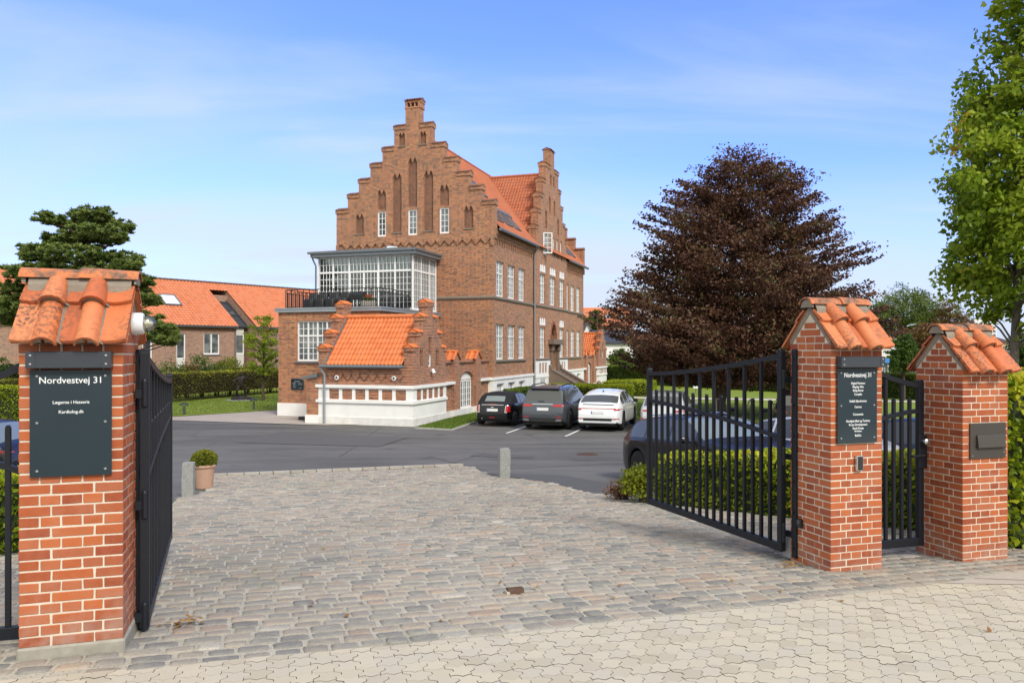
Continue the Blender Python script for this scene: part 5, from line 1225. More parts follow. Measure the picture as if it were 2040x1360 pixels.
def gatehouse(ya, yb, label, full=True, mirror=False):
    """small tiled lodge with two stepped parapets; ya: front (eave) line, yb: back line, mansion coordinates"""
    s = 1 if not mirror else -1; yc = (ya + yb) / 2; hw = abs(yb - ya) / 2; x0, x1 = -4.75, -.07
    o = empty('gatehouse', KM @ Vector((x1, yc, 0)), label, 'building', ANG, None); B = Matrix.Translation((-x1, -yc, 0))
    lo_, hi = min(ya, yb), max(ya, yb); th = .43
    m = MB(); m.T = B; m.box(x0 + th, x1 - th, lo_, lo_ + .35, 1.72, 2.62); m.box(x0 + th, x1 - th, hi - .35, hi, 1.72, 2.62)
    tiers = [(1.8, 3.38), (1.30, 4.05), (.80, 4.76), (.30, 5.42)]
    sol = step_solid(yc, tiers, 1.72); cops = []; he = []
    nich = [(yc - 1.12, yc - .78, 2.55, 3.4), (yc - .20, yc + .16, 3.12, 3.95), (yc + .62, yc + .98, 2.55, 3.4)]; win = (yc - .20, yc + .10, 2.52, 3.06)
    X = [yc + q * h for h, _ in tiers for q in (-1, 1)] + [q for r_ in nich + [win] for q in r_[:2]]; Zs = [1.72] + [t for _, t in tiers] + [q for r_ in nich + [win] for q in r_[2:]]
    T = B @ SIDE(x1); m.T = T
    m.slab(lambda x, z: sol(x, z) and not inside(x, z, nich + [win]), X, Zs, 0, .09); m.slab(lambda x, z: sol(x, z) and not inside(x, z, [win]), X, Zs, .091, th)
    for r_ in nich: niche(m, he, T, *r_, .088)
    T2 = B @ SIDE(x0 + th); m.T = T2; m.slab(sol, X, Zs, 0, th)
    for TT, q in ((T, 0), (T2, 0)):
        for h0, t in tiers:
            hn = ([h for h, tt in tiers if tt > t] or [0])[0]
            for sg in (-1, 1):
                y_in, y_out = yc + sg * hn, yc + sg * (h0 + .10)
                if hn: coping(cops, TT, min(y_in, y_out), max(y_in, y_out), .04, th - .04, t, tile=.15)
                m.T = TT; m.box(min(yc + sg * (h0 - .25), yc + sg * (h0 + .06)), max(yc + sg * (h0 - .25), yc + sg * (h0 + .06)), -.035, th + .035, t - .17, t - .002)
        coping(cops, TT, yc - .38, yc + .38, .04, th - .04, tiers[-1][1], tile=.15)
    # zigzag frieze on the eave front
    fy = lo_ if not mirror else hi; m.T = B
    nz = 9; p = (x1 - x0 - 2 * th) / nz
    for i in range(nz):
        for k, hwid in enumerate((.24, .17, .10, .05)):
            xc = x0 + th + p * (i + .5); 
            if not mirror: m.box(xc - hwid, xc + hwid, fy - .065 + .004 * k, fy - .002, 2.24 - .075 * (k + 1), 2.24 - .075 * k - .001)
    if not mirror: m.box(x0 + th, x1 - th, fy - .066, fy - .002, 2.241, 2.40)
    w = m.build('wall', 'gatehouse_brick', o, uv=True)
    for q_ in he: q_.build('herringbone_niche', ['herringbone_brick', 'herringbone_brick_b'], w, uv=True)
    for q_ in cops: q_.build('parapet_coping', 'gatehouse_tile', w, smooth=True, sharp=50)
    # white base with inlaid brick panels
    m = MB(); m.T = B
    pan = [(x0 + .55 + i * .66, x0 + .55 + i * .66 + .50, 1.08, 1.54) for i in range(6)]
    m.slab(lambda x, z: not inside(x, z, pan), [x0 - .02, x1 + .02] + [q for r_ in pan for q in r_[:2]], [-.1, .31, .92, 1.08, 1.54, 1.6], lo_ - .02, lo_ + .30)
    m.box(x0 - .02, x1 + .02, hi - .3, hi + .02, -.1, 1.6)
    pan2 = [(lo_ + .35 + i * .62, lo_ + .35 + i * .62 + .48, 1.08, 1.54) for i in range(5)]
    m.T = B @ SIDE(x1 + .02); m.slab(lambda x, z: not inside(x, z, pan2), [lo_ + .30, hi - .30] + [q for r_ in pan2 for q in r_[:2]], [-.1, .31, .92, 1.08, 1.54, 1.6], 0, .30)
    m.T = B; m.box(x0 - .02, x0 + .30, lo_ + .301, hi - .301, -.1, 1.6)
    br = m.build('base_render', 'white_render', o)
    m = MB(); m.T = B
    for (za, zb, e) in ((1.6, 1.735, .085), (.93, 1.06, .075)):
        m.box(x0 - .02 - e, x1 + .02 + e, lo_ - .02 - e, lo_ - .021, za, zb); m.box(x1 + .021, x1 + .02 + e, lo_ - .02, hi + .02, za, zb); m.box(x0 - .02 - e, x0 - .021, lo_ - .02, hi + .02, za, zb)
        if za > 1.5: m.box(x0 - .019, x1 + .019, lo_ - .019, hi, za, zb - .01)
    m.build('moulding', 'white_render', br)
    m = MB(); m.T = B; m.box(x0 - .05, x1 + .05, lo_ - .05, hi + .05, -.1, .30); m.build('plinth', 'dirty_render', br)
    for TT, rs, y_ in ((B, pan, lo_), (B @ SIDE(x1 + .02), pan2, .0)):
        for r_ in rs:
            m = MB(); m.T = TT; f0 = y_ + (.0115 if TT is B else .0315); m.box(r_[0] - .01, r_[1] + .01, f0 + .0005, f0 + .04, 1.07, 1.55)
            for (a, b, c, d) in ((.08, .42, .36, .40), (.08, .12, .10, .36), (.12, .42, .06, .10), (.38, .42, .10, .28), (.2, .38, .24, .28), (.2, .24, .16, .24)): m.box(r_[0] + a, r_[0] + b, f0 - .016, f0, 1.08 + c, 1.08 + d)
            m.build('brick_inlay', 'gatehouse_brick', br, uv=True)
    # roof
    run = hw + .22; rz, ev = 4.80, 2.62; t = MB()
    V = Vector((0, run, rz - ev)); tiles(t, (x0 + th, lo_ - .22, ev), (1, 0, 0), V, x1 - x0 - 2 * th, V.length, .195, .345, 7)
    V = Vector((0, -run, rz - ev)); tiles(t, (x1 - th, hi + .22, ev), (-1, 0, 0), V, x1 - x0 - 2 * th, V.length, .195, .345, 7)
    for q in t.v: pass
    t.v = [tuple(B @ Vector(p)) for p in t.v]
    ro = t.build('roof', 'gatehouse_tile', o, smooth=True, sharp=45)
    t = MB(); t.T = B; n = 10
    for i in range(n): t.tube([(x0 + th + (x1 - x0 - 2 * th) * i / n, yc, rz + .02), (x0 + th + (x1 - x0 - 2 * th) * (i + 1.08) / n, yc, rz + .02)], [.13, .105], 10, 0, rd.random())
    t.build('ridge_tiles', 'gatehouse_tile', ro, smooth=True)
    w_ = window(o, T, *win, cas=1, nx=1, ny=2, depth=.03, fw=.05, pane='dark_pane')
    if not mirror:
        m = MB(); m.T = B; m.tube([(x0 + .2, lo_ - .27, 2.55), (x1 - th + .1, lo_ - .27, 2.55)], .075, 8); m.build('gutter', 'zinc', o, smooth=True)
        m = MB(); m.T = B; m.tube([(x0 + .28, lo_ - .27, 2.5), (x0 + .30, lo_ - .22, 2.36), (x0 + .38, lo_ - .13, 2.2), (x0 + .38, lo_ - .13, 0)], .05, 10); m.build('drainpipe', 'zinc_light', o, smooth=True)
        m = MB(); m.T = B
        for TT, xx in ((1, x0 + th - .01),): m.prism([(lo_ - .25, ev + .06), (yc, rz + .07), (yc, rz - .05), (lo_ - .25, ev - .06)], 'x', xx, xx + .06)
        m.build('verge_flashing', 'zinc', ro)
        for i, x in enumerate((x0 + .97, x1 - .88)):
            l = empty('round_wall_lamp', KM @ Vector((x, lo_ - .06, 2.05)), ('round white spotlight near rain pipe under gatehouse eave', 'round white spotlight near stepped gable under gatehouse eave')[i], 'wall lamp', ANG, 'round spotlights under the gatehouse eave')
            m = MB(); m.lathe([(.10, .05), (.105, -.02), (.10, -.035), (.055, -.04), (.05, -.02), (0, -.02)], 20, (0, 0, 0), 'y'); m.build('ring', 'lamp_white', l, smooth=True, sharp=50)
            m = MB(); m.lathe([(.05, -.022), (.05, -.045), (.03, -.06), (0, -.062)], 14, (0, 0, 0), 'y'); m.build('lens', 'black_plastic', l, smooth=True)
        l = empty('wall_spotlight', KM @ SIDE(x1) @ Vector((yc + .02, 0, 2.32)), 'small grey spotlight below slit window on gatehouse gable', 'wall lamp'); l.rotation_euler = (0, 0, ANG + R(90))
        m = MB(); m.lathe([(.05, 0), (.05, -.03), (.02, -.04), (.02, -.09), (0, -.09)], 12, (0, 0, 0), 'y'); m.build('bracket', 'grey_plastic', l, smooth=True)
        m = MB(); m.tube([(0, -.10, .08), (.0, -.19, -.09)], [.075, .09], 12); m.build('lamp_head', 'lamp_white', l, smooth=True, sharp=50)
    return o
def garden_wall(ya, yb, label, flip=False):
    """brick garden wall with two little tiled piers and a glazed door; runs along the mansion's side line from ya to yb"""
    x = -.27; o = empty('garden_wall', KM @ Vector((x, ya, 0)), label, 'wall', ANG); B = Matrix.Translation((-x, -ya, 0)); T = B @ SIDE(x)
    if not flip: P1, P2, dr = (-5.35, -4.62), (-2.35, -1.60), (-4.15, -2.40)
    else: c = 22.4; P1, P2, dr = (c + 1.6, c + 2.35), (c + 4.62, c + 5.35), (c + 2.4, c + 4.15)
    m = MB(); m.T = T; op = (dr[0], dr[1], .28, 2.15)
    m.slab(lambda u, z: not inside(u, z, [op]), [ya, yb, P1[0], P1[1], P2[0], P2[1], op[0], op[1]], [.30, 2.62, op[2], op[3]], 0, .36)
    for p in (P1, P2): m.box(p[0], p[1], -.16, .40, .30, 2.78); m.prism([(p[0] + .01, 2.781), (p[1] - .01, 2.781), ((p[0] + p[1]) / 2, 3.14)], 'y', -.14, .38)
    dcn = (dr[0] + dr[1]) / 2; hwid = (dr[1] - dr[0]) / 2
    for s in (-1, 1):
        pts = [(dcn + s * hwid, 1.72)] + [(dcn + s * hwid * math.cos(k * math.pi / 16), 1.72 + .425 * math.sin(k * math.pi / 16)) for k in range(1, 9)] + [(dcn + s * hwid, 2.15)]
        m.prism(pts if s < 0 else pts[::-1], 'y', .0, .36)
    arch = [(dcn + (hwid + .30) * math.cos(k * math.pi / 16), 1.72 + .74 * math.sin(k * math.pi / 16)) for k in range(17)]
    arci = [(dcn + (hwid + .02) * math.cos(k * math.pi / 16), 1.72 + .45 * math.sin(k * math.pi / 16)) for k in range(17)]
    for k in range(16): m.prism([arch[k], arch[k + 1], arci[k + 1], arci[k]], 'y', -.035, -.003)
    m.build('wall', 'gatehouse_brick', o, uv=True)
    m = MB(); m.T = T; m.box(ya, op[0], -.05, .40, -.1, .30); m.box(op[1], yb, -.05, .4, -.1, .30); m.box(op[0], op[1], -.03, .4, -.1, .275)
    for p in (P1, P2): m.box(p[0] - .03, p[1] + .03, -.2, -.05, -.1, .32)
    m.build('plinth', 'dirty_render', o)
    c = []
    for a, b in ((ya, P1[0]), (P1[1], P2[0]), (P2[1], yb)):
        if b - a > .2: coping(c, T, a, b, .0, .36, 2.63, tile=.13)
    for q in c: q.build('coping', 'weathered_tile', o, smooth=True, sharp=50)
    for p in (P1, P2):
        hw_ = (p[1] - p[0]) / 2; V = Vector((hw_ + .10, 0, .44)); t = MB(); tiles(t, (p[0] - .10, .44, 2.76), (0, -1, 0), V, .64, V.length, .32, .6, 8, amp=.07)
        V = Vector((-hw_ - .10, 0, .44)); tiles(t, (p[1] + .10, -.20, 2.76), (0, 1, 0), V, .64, V.length, .32, .6, 8, amp=.07)
        t.tube([((p[0] + p[1]) / 2, -.21, 3.21), ((p[0] + p[1]) / 2, .45, 3.21)], .075, 8)
        t.v = [tuple(T @ Vector(q)) for q in t.v]; t.build('pier_roof', 'gatehouse_tile', o, smooth=True, sharp=50)
    m = MB(); m.T = T; N = 12
    pts = [(dr[0] + .02, 1.76)] + [(dcn - (hwid - .02) * math.cos(k * math.pi / N), 1.76 + .36 * math.sin(k * math.pi / N)) for k in range(1, N)] + [(dr[1] - .02, 1.76)]
    m.prism(pts[::-1], 'y', .10, .16); m.build('arch_panel', 'white_render', o)
    window(o, T, dr[0] + .02, dr[1] - .02, .28, 1.72, cas=3, nx=2, ny=4, depth=.10, pane='dark_pane', fw=.07).name = 'door'
    m = MB(); m.T = T
    for a, b in ((ya + .01, P1[0] + .1), (P2[1] - .05, yb - .01)) if not flip else ((ya + .01, P1[0]), (P2[1], yb - .01)): m.box(a, b, -.19, -.003, 1.6, 1.735)
    m.build('moulding', 'white_render', o)
    return o

def apartment_block():
    e = Vector((.61, .79, 0)).normalized(); an = math.atan2(e.y, e.x); O = Vector((-23.76, 62, 0))
    o = empty('apartment_block', O, 'long pale brick apartment block with orange tiled roof behind hornbeam hedge', 'building', an)
    EV, hs, RZ = 5.2, 5.2, 9.1; t1, t2, t0, tE = 1.85, 3.65, -34.0, 26.0
    wins = [(-19, -17, 2.85, 4.55), (-13.2, -11.4, 2.85, 4.55), (-8.5, -7.8, 1.9, 4.55), (-5.95, -5.2, 1.9, 4.55), (-3.3, -2.55, 1.9, 4.55), (-1.05, .35, 2.9, 4.6), (6.0, 7.6, 2.9, 4.6), (10, 12, 2.9, 4.6)]
    gw = [(-19, -17, .2, 1.9), (-8.5, -7.8, .2, 1.75), (-5.95, -5.2, .2, 2.0 - .25), (-3.3, -2.55, .2, 1.75), (-1.05, .35, .2, 1.75), (5.6, 7.6, .2, 1.9), (10, 12, .2, 1.9)]
    allw = [(a, b, c, d) for a, b, c, d in wins] + gw
    m = MB(); X = [t0, t1, t2, tE] + [q for r_ in allw for q in r_[:2]]; Z = [-.1, EV] + [q for r_ in allw for q in r_[2:]]
    m.slab(lambda x, z: not t1 < x < t2 and not inside(x, z, allw), X, Z, 0, .3)
    # recess between the wings
    m.box(t1 - .3, t1, .301, 1.6, -.1, EV)
    m.prism([(.301, -.1), (2 * hs, -.1), (2 * hs, EV), (hs, RZ - .1), (.301, EV + .15)], 'x', t2, t2 + .3)
    m.box(t1, t2, 4.2, 4.5, 6.2, 8.0)
    m.build('wall', 'pale_brick', o, uv=True)
    t = MB(); V = Vector((0, hs + .25, RZ - EV))
    tiles(t, (t0, -.25, EV), (1, 0, 0), V, t1 - t0 + .1, V.length, .3, .36, 4)
    tiles(t, (t2 - .05, -.25, EV), (1, 0, 0), V, tE - t2, V.length, .3, .36, 4)
    L = V.length; Vn = V.normalized(); tp = Vector((t1, -.25, EV)) + Vn * (L * .82)
    tiles(t, tuple(tp), (1, 0, 0), V, t2 - t1, L * .18, .3, .36, 4)
    t.face([(t0, hs, RZ), (tE, hs, RZ), (tE, 2 * hs + .2, EV), (t0, 2 * hs + .2, EV)])
    ro = t.build('roof', 'far_tile', o, smooth=True, sharp=45)
    t = MB(); n = 120
    for i in range(n): t.tube([(t0 + (tE - t0) * i / n, hs, RZ + .02), (t0 + (tE - t0) * (i + 1) / n, hs, RZ + .02)], [.13, .11], 6, 0, rd.random())
    t.build('ridge_tiles', 'brown_roof', ro, smooth=True)
    m = MB(); m.prism([(-.38, EV - .02), (-.34, EV - .14), (-.25, EV - .14), (-.2, EV + .0)], 'x', t0, t1); m.prism([(-.38, EV - .02), (-.34, EV - .14), (-.25, EV - .14), (-.2, EV + .0)], 'x', t2, tE); m.build('gutter', 'zinc', o)
    for x in (t1 - .15, t2 + 2.0): m = MB(); m.tube([(x, -.3, EV - .1), (x, -.06, EV - .4), (x, -.06, 0)], .05, 6); m.build('drainpipe', 'zinc', o)
    for i, r_ in enumerate(wins):
        w = window(o, FR, r_[0], r_[1], max(r_[2], 2.55) if r_[2] < 2.5 else r_[2], r_[3], cas=2 if r_[1] - r_[0] > 1 else 1, nx=1, ny=1, depth=.08, pane='curtain_pane' if r_[2] > 2.5 else 'dark_pane', fw=.09)
        m = MB()
        if r_[2] < 2.5: m.box(r_[0], r_[1], .08, .14, r_[2], 2.54)
        m.box(r_[0] - .03, r_[1] + .03, -.06, .1, r_[2] - .08, r_[2] - .002); m.build('panel' if r_[2] < 2.5 else 'sill', 'panel_grey' if r_[2] < 2.5 else 'zinc', w)
    for r_ in gw: window(o, FR, *r_, cas=2 if r_[1] - r_[0] > 1 else 1, nx=1, ny=1, depth=.08, pane='dark_pane', fw=.09)
    # slot between the wings: glazed bay and sloping glass roof
    m = MB(); m.box(t1 + .1, t2 - .001, 1.2, 1.25, 0, .1); m.box(t1 + .2, t2 - .35, 1.15, 1.25, 4.62, 5.15); m.box(t1 + .2, t2 - .35, 1.15, 1.25, 1.95, 2.9); m.build('bay_panel', 'panel_grey', o)
    window(o, Matrix.Translation((0, 1.15, 0)), t1 + .2, t2 - .35, 2.9, 4.6, cas=1, nx=1, ny=1, depth=.0, fw=.1); window(o, Matrix.Translation((0, 1.15, 0)), t1 + .2, t2 - .35, .1, 1.94, cas=1, nx=1, ny=1, depth=.0, fw=.1)
    m = MB(); a0 = Vector((t1 + .02, .95, EV - .05)); hh = L * .78
    SL = Matrix.Translation(a0) @ Matrix(((1, 0, 0, 0), (0, Vn.z, Vn.y, 0), (0, -Vn.y, Vn.z, 0), (0, 0, 0, 1)))
    m.T = SL; w_ = t2 - t1 - .04
    m.box(0, w_, .0, .06, 0, hh); 
    for z in (0, hh * .33, hh * .48, hh * .7): m.box(0, w_, -.06, -.002, z, z + .22)
    m.box(w_ - .12, w_, -.08, -.061, 0, hh); gr = m.build('glass_roof', 'slate', ro)
    m = MB(); m.T = SL; m.box(.1, w_ - .2, -.03, -.003, hh * .36, hh * .47); m.build('pane', 'dark_pane', gr)
    # roof window
    SW = Matrix.Translation((0, -.25, EV)) @ Matrix(((1, 0, 0, 0), (0, Vn.z, Vn.y, 0), (0, -Vn.y, Vn.z, 0), (0, 0, 0, 1)))
    for a, b, za, zb in ((-3.1, -1.9, 2.75, 4.05), (-17, -15.8, 3.0, 4.4)):
        m = MB(); m.T = SW; e = .1
        for q in ((a - e, a, za - e, zb + e), (b, b + e, za - e, zb + e), (a + .001, b - .001, za - e, za), (a + .001, b - .001, zb, zb + e)): m.box(q[0], q[1], -.16, .02, q[2], q[3])
        sk = m.build('skylight', 'zinc', ro); m = MB(); m.T = SW; m.box(a, b, -.12, -.06, za, zb); m.build('pane', 'blind_pane', sk)
    return o

def far_house(name, label, u0, u1, Y, z_eave, z_ridge, depth, wallm, roofm, gable_front=False, rot=0.0, rows=(), skl=0):
    x0, x1 = at(u0, Y), at(u1, Y); w = x1 - x0; o = empty(name, (x0, Y, -.3), label, 'building', rot)
    m = MB(); m.box(0, w, 0, depth, 0, z_eave + .3)
    ze, zr = z_eave + .3, z_ridge + .3
    if gable_front: m.prism([(0, ze), (w, ze), (w / 2, zr)], 'y', .0, depth)
    else: m.prism([(0, ze), (depth, ze), (depth / 2, zr)], 'x', .0, w)
    m.build('wall', wallm, o, uv=True); r_ = MB(); e = .35
    if gable_front:
        for s in (0, 1):
            xe, xr = (-e, w / 2) if not s else (w + e, w / 2); dz = (zr - ze) / (w / 2) * e
            r_.prism([(xe, ze - dz), (xr, zr + .02), (xr, zr + .22), (xe, ze - dz + .18)][::1 if not s else -1], 'y', -e, depth + e)
        rf = r_.build('roof', roofm, o)
    else:
        dz = (zr - ze) / (depth / 2) * e; V = Vector((0, depth / 2 + e, zr - ze + dz))
        tiles(r_, (-e, -e, ze - dz + .05), (1, 0, 0), V, w + 2 * e, V.length, .45, .5, 4) if roofm not in ('slate',) else r_.prism([(-e, ze - dz), (depth / 2, zr + .02), (depth / 2, zr + .2), (-e, ze - dz + .2)], 'x', -e, w + e)
        r_.prism([(depth + e, ze - dz), (depth + e, ze - dz + .15), (depth / 2, zr + .15), (depth / 2, zr)], 'x', -e, w + e)
        rf = r_.build('roof', roofm, o, smooth=True, sharp=45)
        m = MB(); m.tube([(-e, depth / 2, zr + .1), (w + e, depth / 2, zr + .1)], .16, 8); m.build('ridge_tiles', roofm, rf)
        sl = V.normalized(); SW = Matrix.Translation((0, -e, ze - dz + .05)) @ Matrix(((1, 0, 0, 0), (0, sl.z, sl.y, 0), (0, -sl.y, sl.z, 0), (0, 0, 0, 1)))
        for i in range(skl):
            a = w * (i + .6) / (skl + .4); m = MB(); m.T = SW; L = V.length; m.box(a - .55, a + .55, -.25, .05, L * .38, L * .60); sk = m.build('skylight', 'zinc_light', rf); m = MB(); m.T = SW; m.box(a - .42, a + .42, -.27, -.251, L * .40, L * .58); m.build('pane', 'blind_pane', sk)
    for (n, za, zb, ww) in rows:
        for i in range(n):
            c = w * (i + .5) / n; window(o, FR, c - ww / 2, c + ww / 2, za + .3, zb + .3, cas=2 if ww > 1 else 1, nx=1, ny=1, depth=-.06, pane='dark_pane', fw=.09)
    return o
def tower_block():
    Y = 420; x0, x1 = at(1941, Y), at(1981, Y); zt = zz(636, Y); o = empty('tower_block', (x0, Y, -1), 'distant white high-rise tower with rows of dark windows', 'building', R(-12)); w = x1 - x0; zt += 1
    m = MB(); m.box(0, w, 0, 9, 0, zt); m.box(-1.6, -.002, 2, 9, 0, zt - 1.5); m.build('wall', 'house_white', o)
    m = MB(); nf = 9
    for k in range(nf):
        z = zt - 1.0 - 2.05 * (k + 1)
        for i in range(5): x = w * (i + .5) / 5; m = MB(); m.box(x - .62, x + .62, -.05, .2, z, z + 1.15); m.build('window', 'dark_pane', o)
    m = MB(); m.box(1, w - 2, 2, 7, zt, zt + .7); m.build('roof_cap', 'zinc', o)
# ================= vegetation =================
def hedge(name, p, q, width, z0, z1, leafk, corek, label, size=.05, dens=900, group=None, thin=0.0, cat='hedge', yellow_top=.35, rough=.05, slope=0.0):
    """clipped hedge from p to q (ground points of its near long side); width is measured to the left of p->q"""
    p, q = Vector((*p, 0)), Vector((*q, 0)); L = (q - p).length; d = (q - p) / L; an = math.atan2(d.y, d.x); h = z1 - z0
    o = empty(name, (p.x, p.y, z0), label, cat, an, group)
    m = MB(); ins = .10 if h > .7 else .06; nn = max(2, int(L / .6)); P = []
    for i in range(nn + 1):
        x = ins + (L - 2 * ins) * i / nn; j = lambda: rd.uniform(-.03, .03)
        P.append([(x, ins + j(), thin), (x, ins + j(), h - ins + j()), (x, width - ins + j(), h - ins + j()), (x, width - ins + j(), thin), (x, ins + j(), thin)])
        P[-1] = [(a_, b_, c_ + slope * a_) for a_, b_, c_ in P[-1]]; P[-1][-1] = P[-1][0]
    m.grid([r_[::-1] for r_ in P]); m.face(P[0][:4]); m.face(P[-1][:4][::-1]); m.build('branch_core', corek, o)
    A = [L * h, L * h, L * width, width * h, width * h]; tot = sum(A); n = int(tot * dens); n = min(n, 60000)
    f = rng.choice(5, n, p=np.array(A) / tot); u, v = rng.random(n), rng.random(n); dep = np.abs(rng.normal(0, rough, n)) - rough * .35
    dep += .035 * np.sin(u * L * 2.3 + v * 4) * np.sin(v * h * 5 + 1)
    X, Y, Z = np.zeros(n), np.zeros(n), np.zeros(n); N = np.zeros((n, 3)); rn = rng.random(n) * .62
    k = f == 0; X[k] = u[k] * L; Y[k] = dep[k]; Z[k] = thin + v[k] * (h - thin); N[k] = (0, -1, -.3)
    k = f == 1; X[k] = u[k] * L; Y[k] = width - dep[k]; Z[k] = thin + v[k] * (h - thin); N[k] = (0, 1, -.3)
    k = f == 2; X[k] = u[k] * L; Y[k] = v[k] * width; Z[k] = h - dep[k]; N[k] = (0, 0, .8)
    k = f == 3; X[k] = dep[k]; Y[k] = u[k] * width; Z[k] = thin + v[k] * (h - thin); N[k] = (-1, 0, -.3)
    k = f == 4; X[k] = L - dep[k]; Y[k] = u[k] * width; Z[k] = thin + v[k] * (h - thin); N[k] = (1, 0, -.3)
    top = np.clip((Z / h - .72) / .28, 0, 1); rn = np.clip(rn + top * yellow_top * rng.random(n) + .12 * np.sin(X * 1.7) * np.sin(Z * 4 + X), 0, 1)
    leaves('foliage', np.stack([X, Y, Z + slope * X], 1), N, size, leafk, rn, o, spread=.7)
    if thin > .05:
        m = MB(); x = .2
        while x < L: m.tube([(x, width * .35 + rd.uniform(-.1, .1), -.05), (x + rd.uniform(-.06, .06), width * .4, thin + .3)], [.025, .018], 5); x += rd.uniform(.25, .5)
        m.build('stems', 'bark_grey', o)
    return o
def limb(mb, p, d, L, r0, depth, tips, spread=.5, up=.15, n=5, taper=.62):
    pts = [Vector(p)]; rad = [r0]; d = Vector(d).normalized()
    for i in range(n):
        d = (d + Vector((rd.uniform(-.14, .14), rd.uniform(-.14, .14), rd.uniform(-.08, .12) + up * .1))).normalized()
        pts.append(pts[-1] + d * (L / n)); rad.append(r0 * (1 - (1 - taper) * (i + 1) / n))
    mb.tube(pts, rad, 7 if depth > 1 else 5, cap=False); tips.append((pts[-1], d, depth))
    if depth > 0:
        for i in range(rd.choice((2, 3, 3))):
            a = rd.uniform(0, 2 * math.pi); k = rd.uniform(.45, 1.0)
            idx = max(1, int(n * k)); side = Vector((math.cos(a), math.sin(a), rd.uniform(-.1, .5))) * spread
            limb(mb, pts[idx], d + side, L * rd.uniform(.55, .75), rad[idx] * .6, depth - 1, tips, spread, up, n)
def shape_tree(name, loc, label, prof, trunk_h, trunk_r, leafk, barkk, nclump, per, clump, size, group=None, tilt=.25, squash=.45, hollow=.25, cx=(0, 0), lean=0.0, inner=.35, seed=1, cat='tree', outward=.7):
    """prof: (z, radius) outline of the crown; sprays of leaves at the ends of limbs, pointing outwards"""
    r_ = np.random.default_rng(seed); o = empty(name, loc, label, cat, 0, group); zs = [p[0] for p in prof]; rs = [p[1] for p in prof]
    zt = zs[-1]
    mb = MB(); mb.tube([(0, 0, -.15), (rd.uniform(-.05, .05), 0, trunk_h * .4), (cx[0] * .3, cx[1] * .3, trunk_h), (cx[0] * .7, cx[1] * .7, trunk_h + (zt - trunk_h) * .5), (cx[0], cx[1], zt * .93)], [trunk_r * 1.25, trunk_r, trunk_r * .85, trunk_r * .45, trunk_r * .1], 10)
    # clump centres, volume weighted
    w = np.array([max(.05, np.interp(z, zs, rs)) ** 1.6 for z in np.linspace(zs[0], zt, 60)]); zc = r_.choice(np.linspace(zs[0], zt, 60), nclump, p=w / w.sum()) + r_.normal(0, .05, nclump)
    zc = np.clip(zc, zs[0], zt); an = r_.uniform(0, 2 * np.pi, nclump); R_ = np.interp(zc, zs, rs); fr = hollow + (1 - hollow) * np.sqrt(r_.random(nclump)); fr *= r_.uniform(.86, 1.08, nclump)
    lump = 1 + .15 * np.sin(an * 3 + zc * 1.3 + seed) + .11 * np.sin(an * 7 - zc * 2.1)
    C = np.stack([cx[0] + lean * zc + np.cos(an) * R_ * fr * lump, cx[1] + np.sin(an) * R_ * fr * lump, zc], 1)
    axis0 = np.array([cx[0], cx[1], 0]); out = np.stack([np.cos(an), np.sin(an), np.full(nclump, tilt)], 1); out /= np.linalg.norm(out, axis=1)[:, None]
    for i in range(min(nclump, 130)):
        zb = max(trunk_h * .8, C[i, 2] - .45 * math.hypot(C[i, 0] - cx[0], C[i, 1] - cx[1]) - .2); zb = min(zb, zt * .9)
        f = min(1, zb / zt); b = Vector((cx[0] * f, cx[1] * f, zb)); e = Vector(C[i]); md = b.lerp(e, .5) + Vector((0, 0, .06 * (e - b).length))
        mb.tube([b, md, e], [trunk_r * .26 * (1.1 - f), trunk_r * .15 * (1.1 - f) + .006, .008], 5, cap=False)
    mb.build('trunk', barkk, o, smooth=True)
    # leaves of each clump: an elongated flat spray
    n = nclump * per; ci = np.repeat(np.arange(nclump), per)
    side = np.cross(out, np.array([0, 0, 1.0])); side /= np.linalg.norm(side, axis=1)[:, None] + 1e-9; upv = np.cross(side, out)
    sz = clump * r_.uniform(.7, 1.3, nclump)
    a, b, c = [np.clip(q_, -.72 * f_, .72 * f_) for q_, f_ in ((r_.normal(0, .42, n), 1.0), (r_.normal(0, .33, n), .85), (r_.normal(0, .33 * squash, n), .8 * squash))]
    P = C[ci] + out[ci] * (a * sz[ci])[:, None] + side[ci] * (b * sz[ci])[:, None] + upv[ci] * (c * sz[ci])[:, None]
    ax = out[ci] * outward + np.array([0, 0, -.25])
    tone = r_.random(nclump)[ci] * .35 + r_.random(n) * .45 + .16 + .16 * np.sin(P[:, 2] * 2.4 + P[:, 0] * 1.1 + seed) * np.sin(P[:, 0] * 1.9 - P[:, 1] * 1.3)
    P[:, 2] = np.maximum(P[:, 2], .2)
    leaves('crown', P, ax, size, leafk, np.clip(tone, 0, 1), o, spread=.55)
    return o
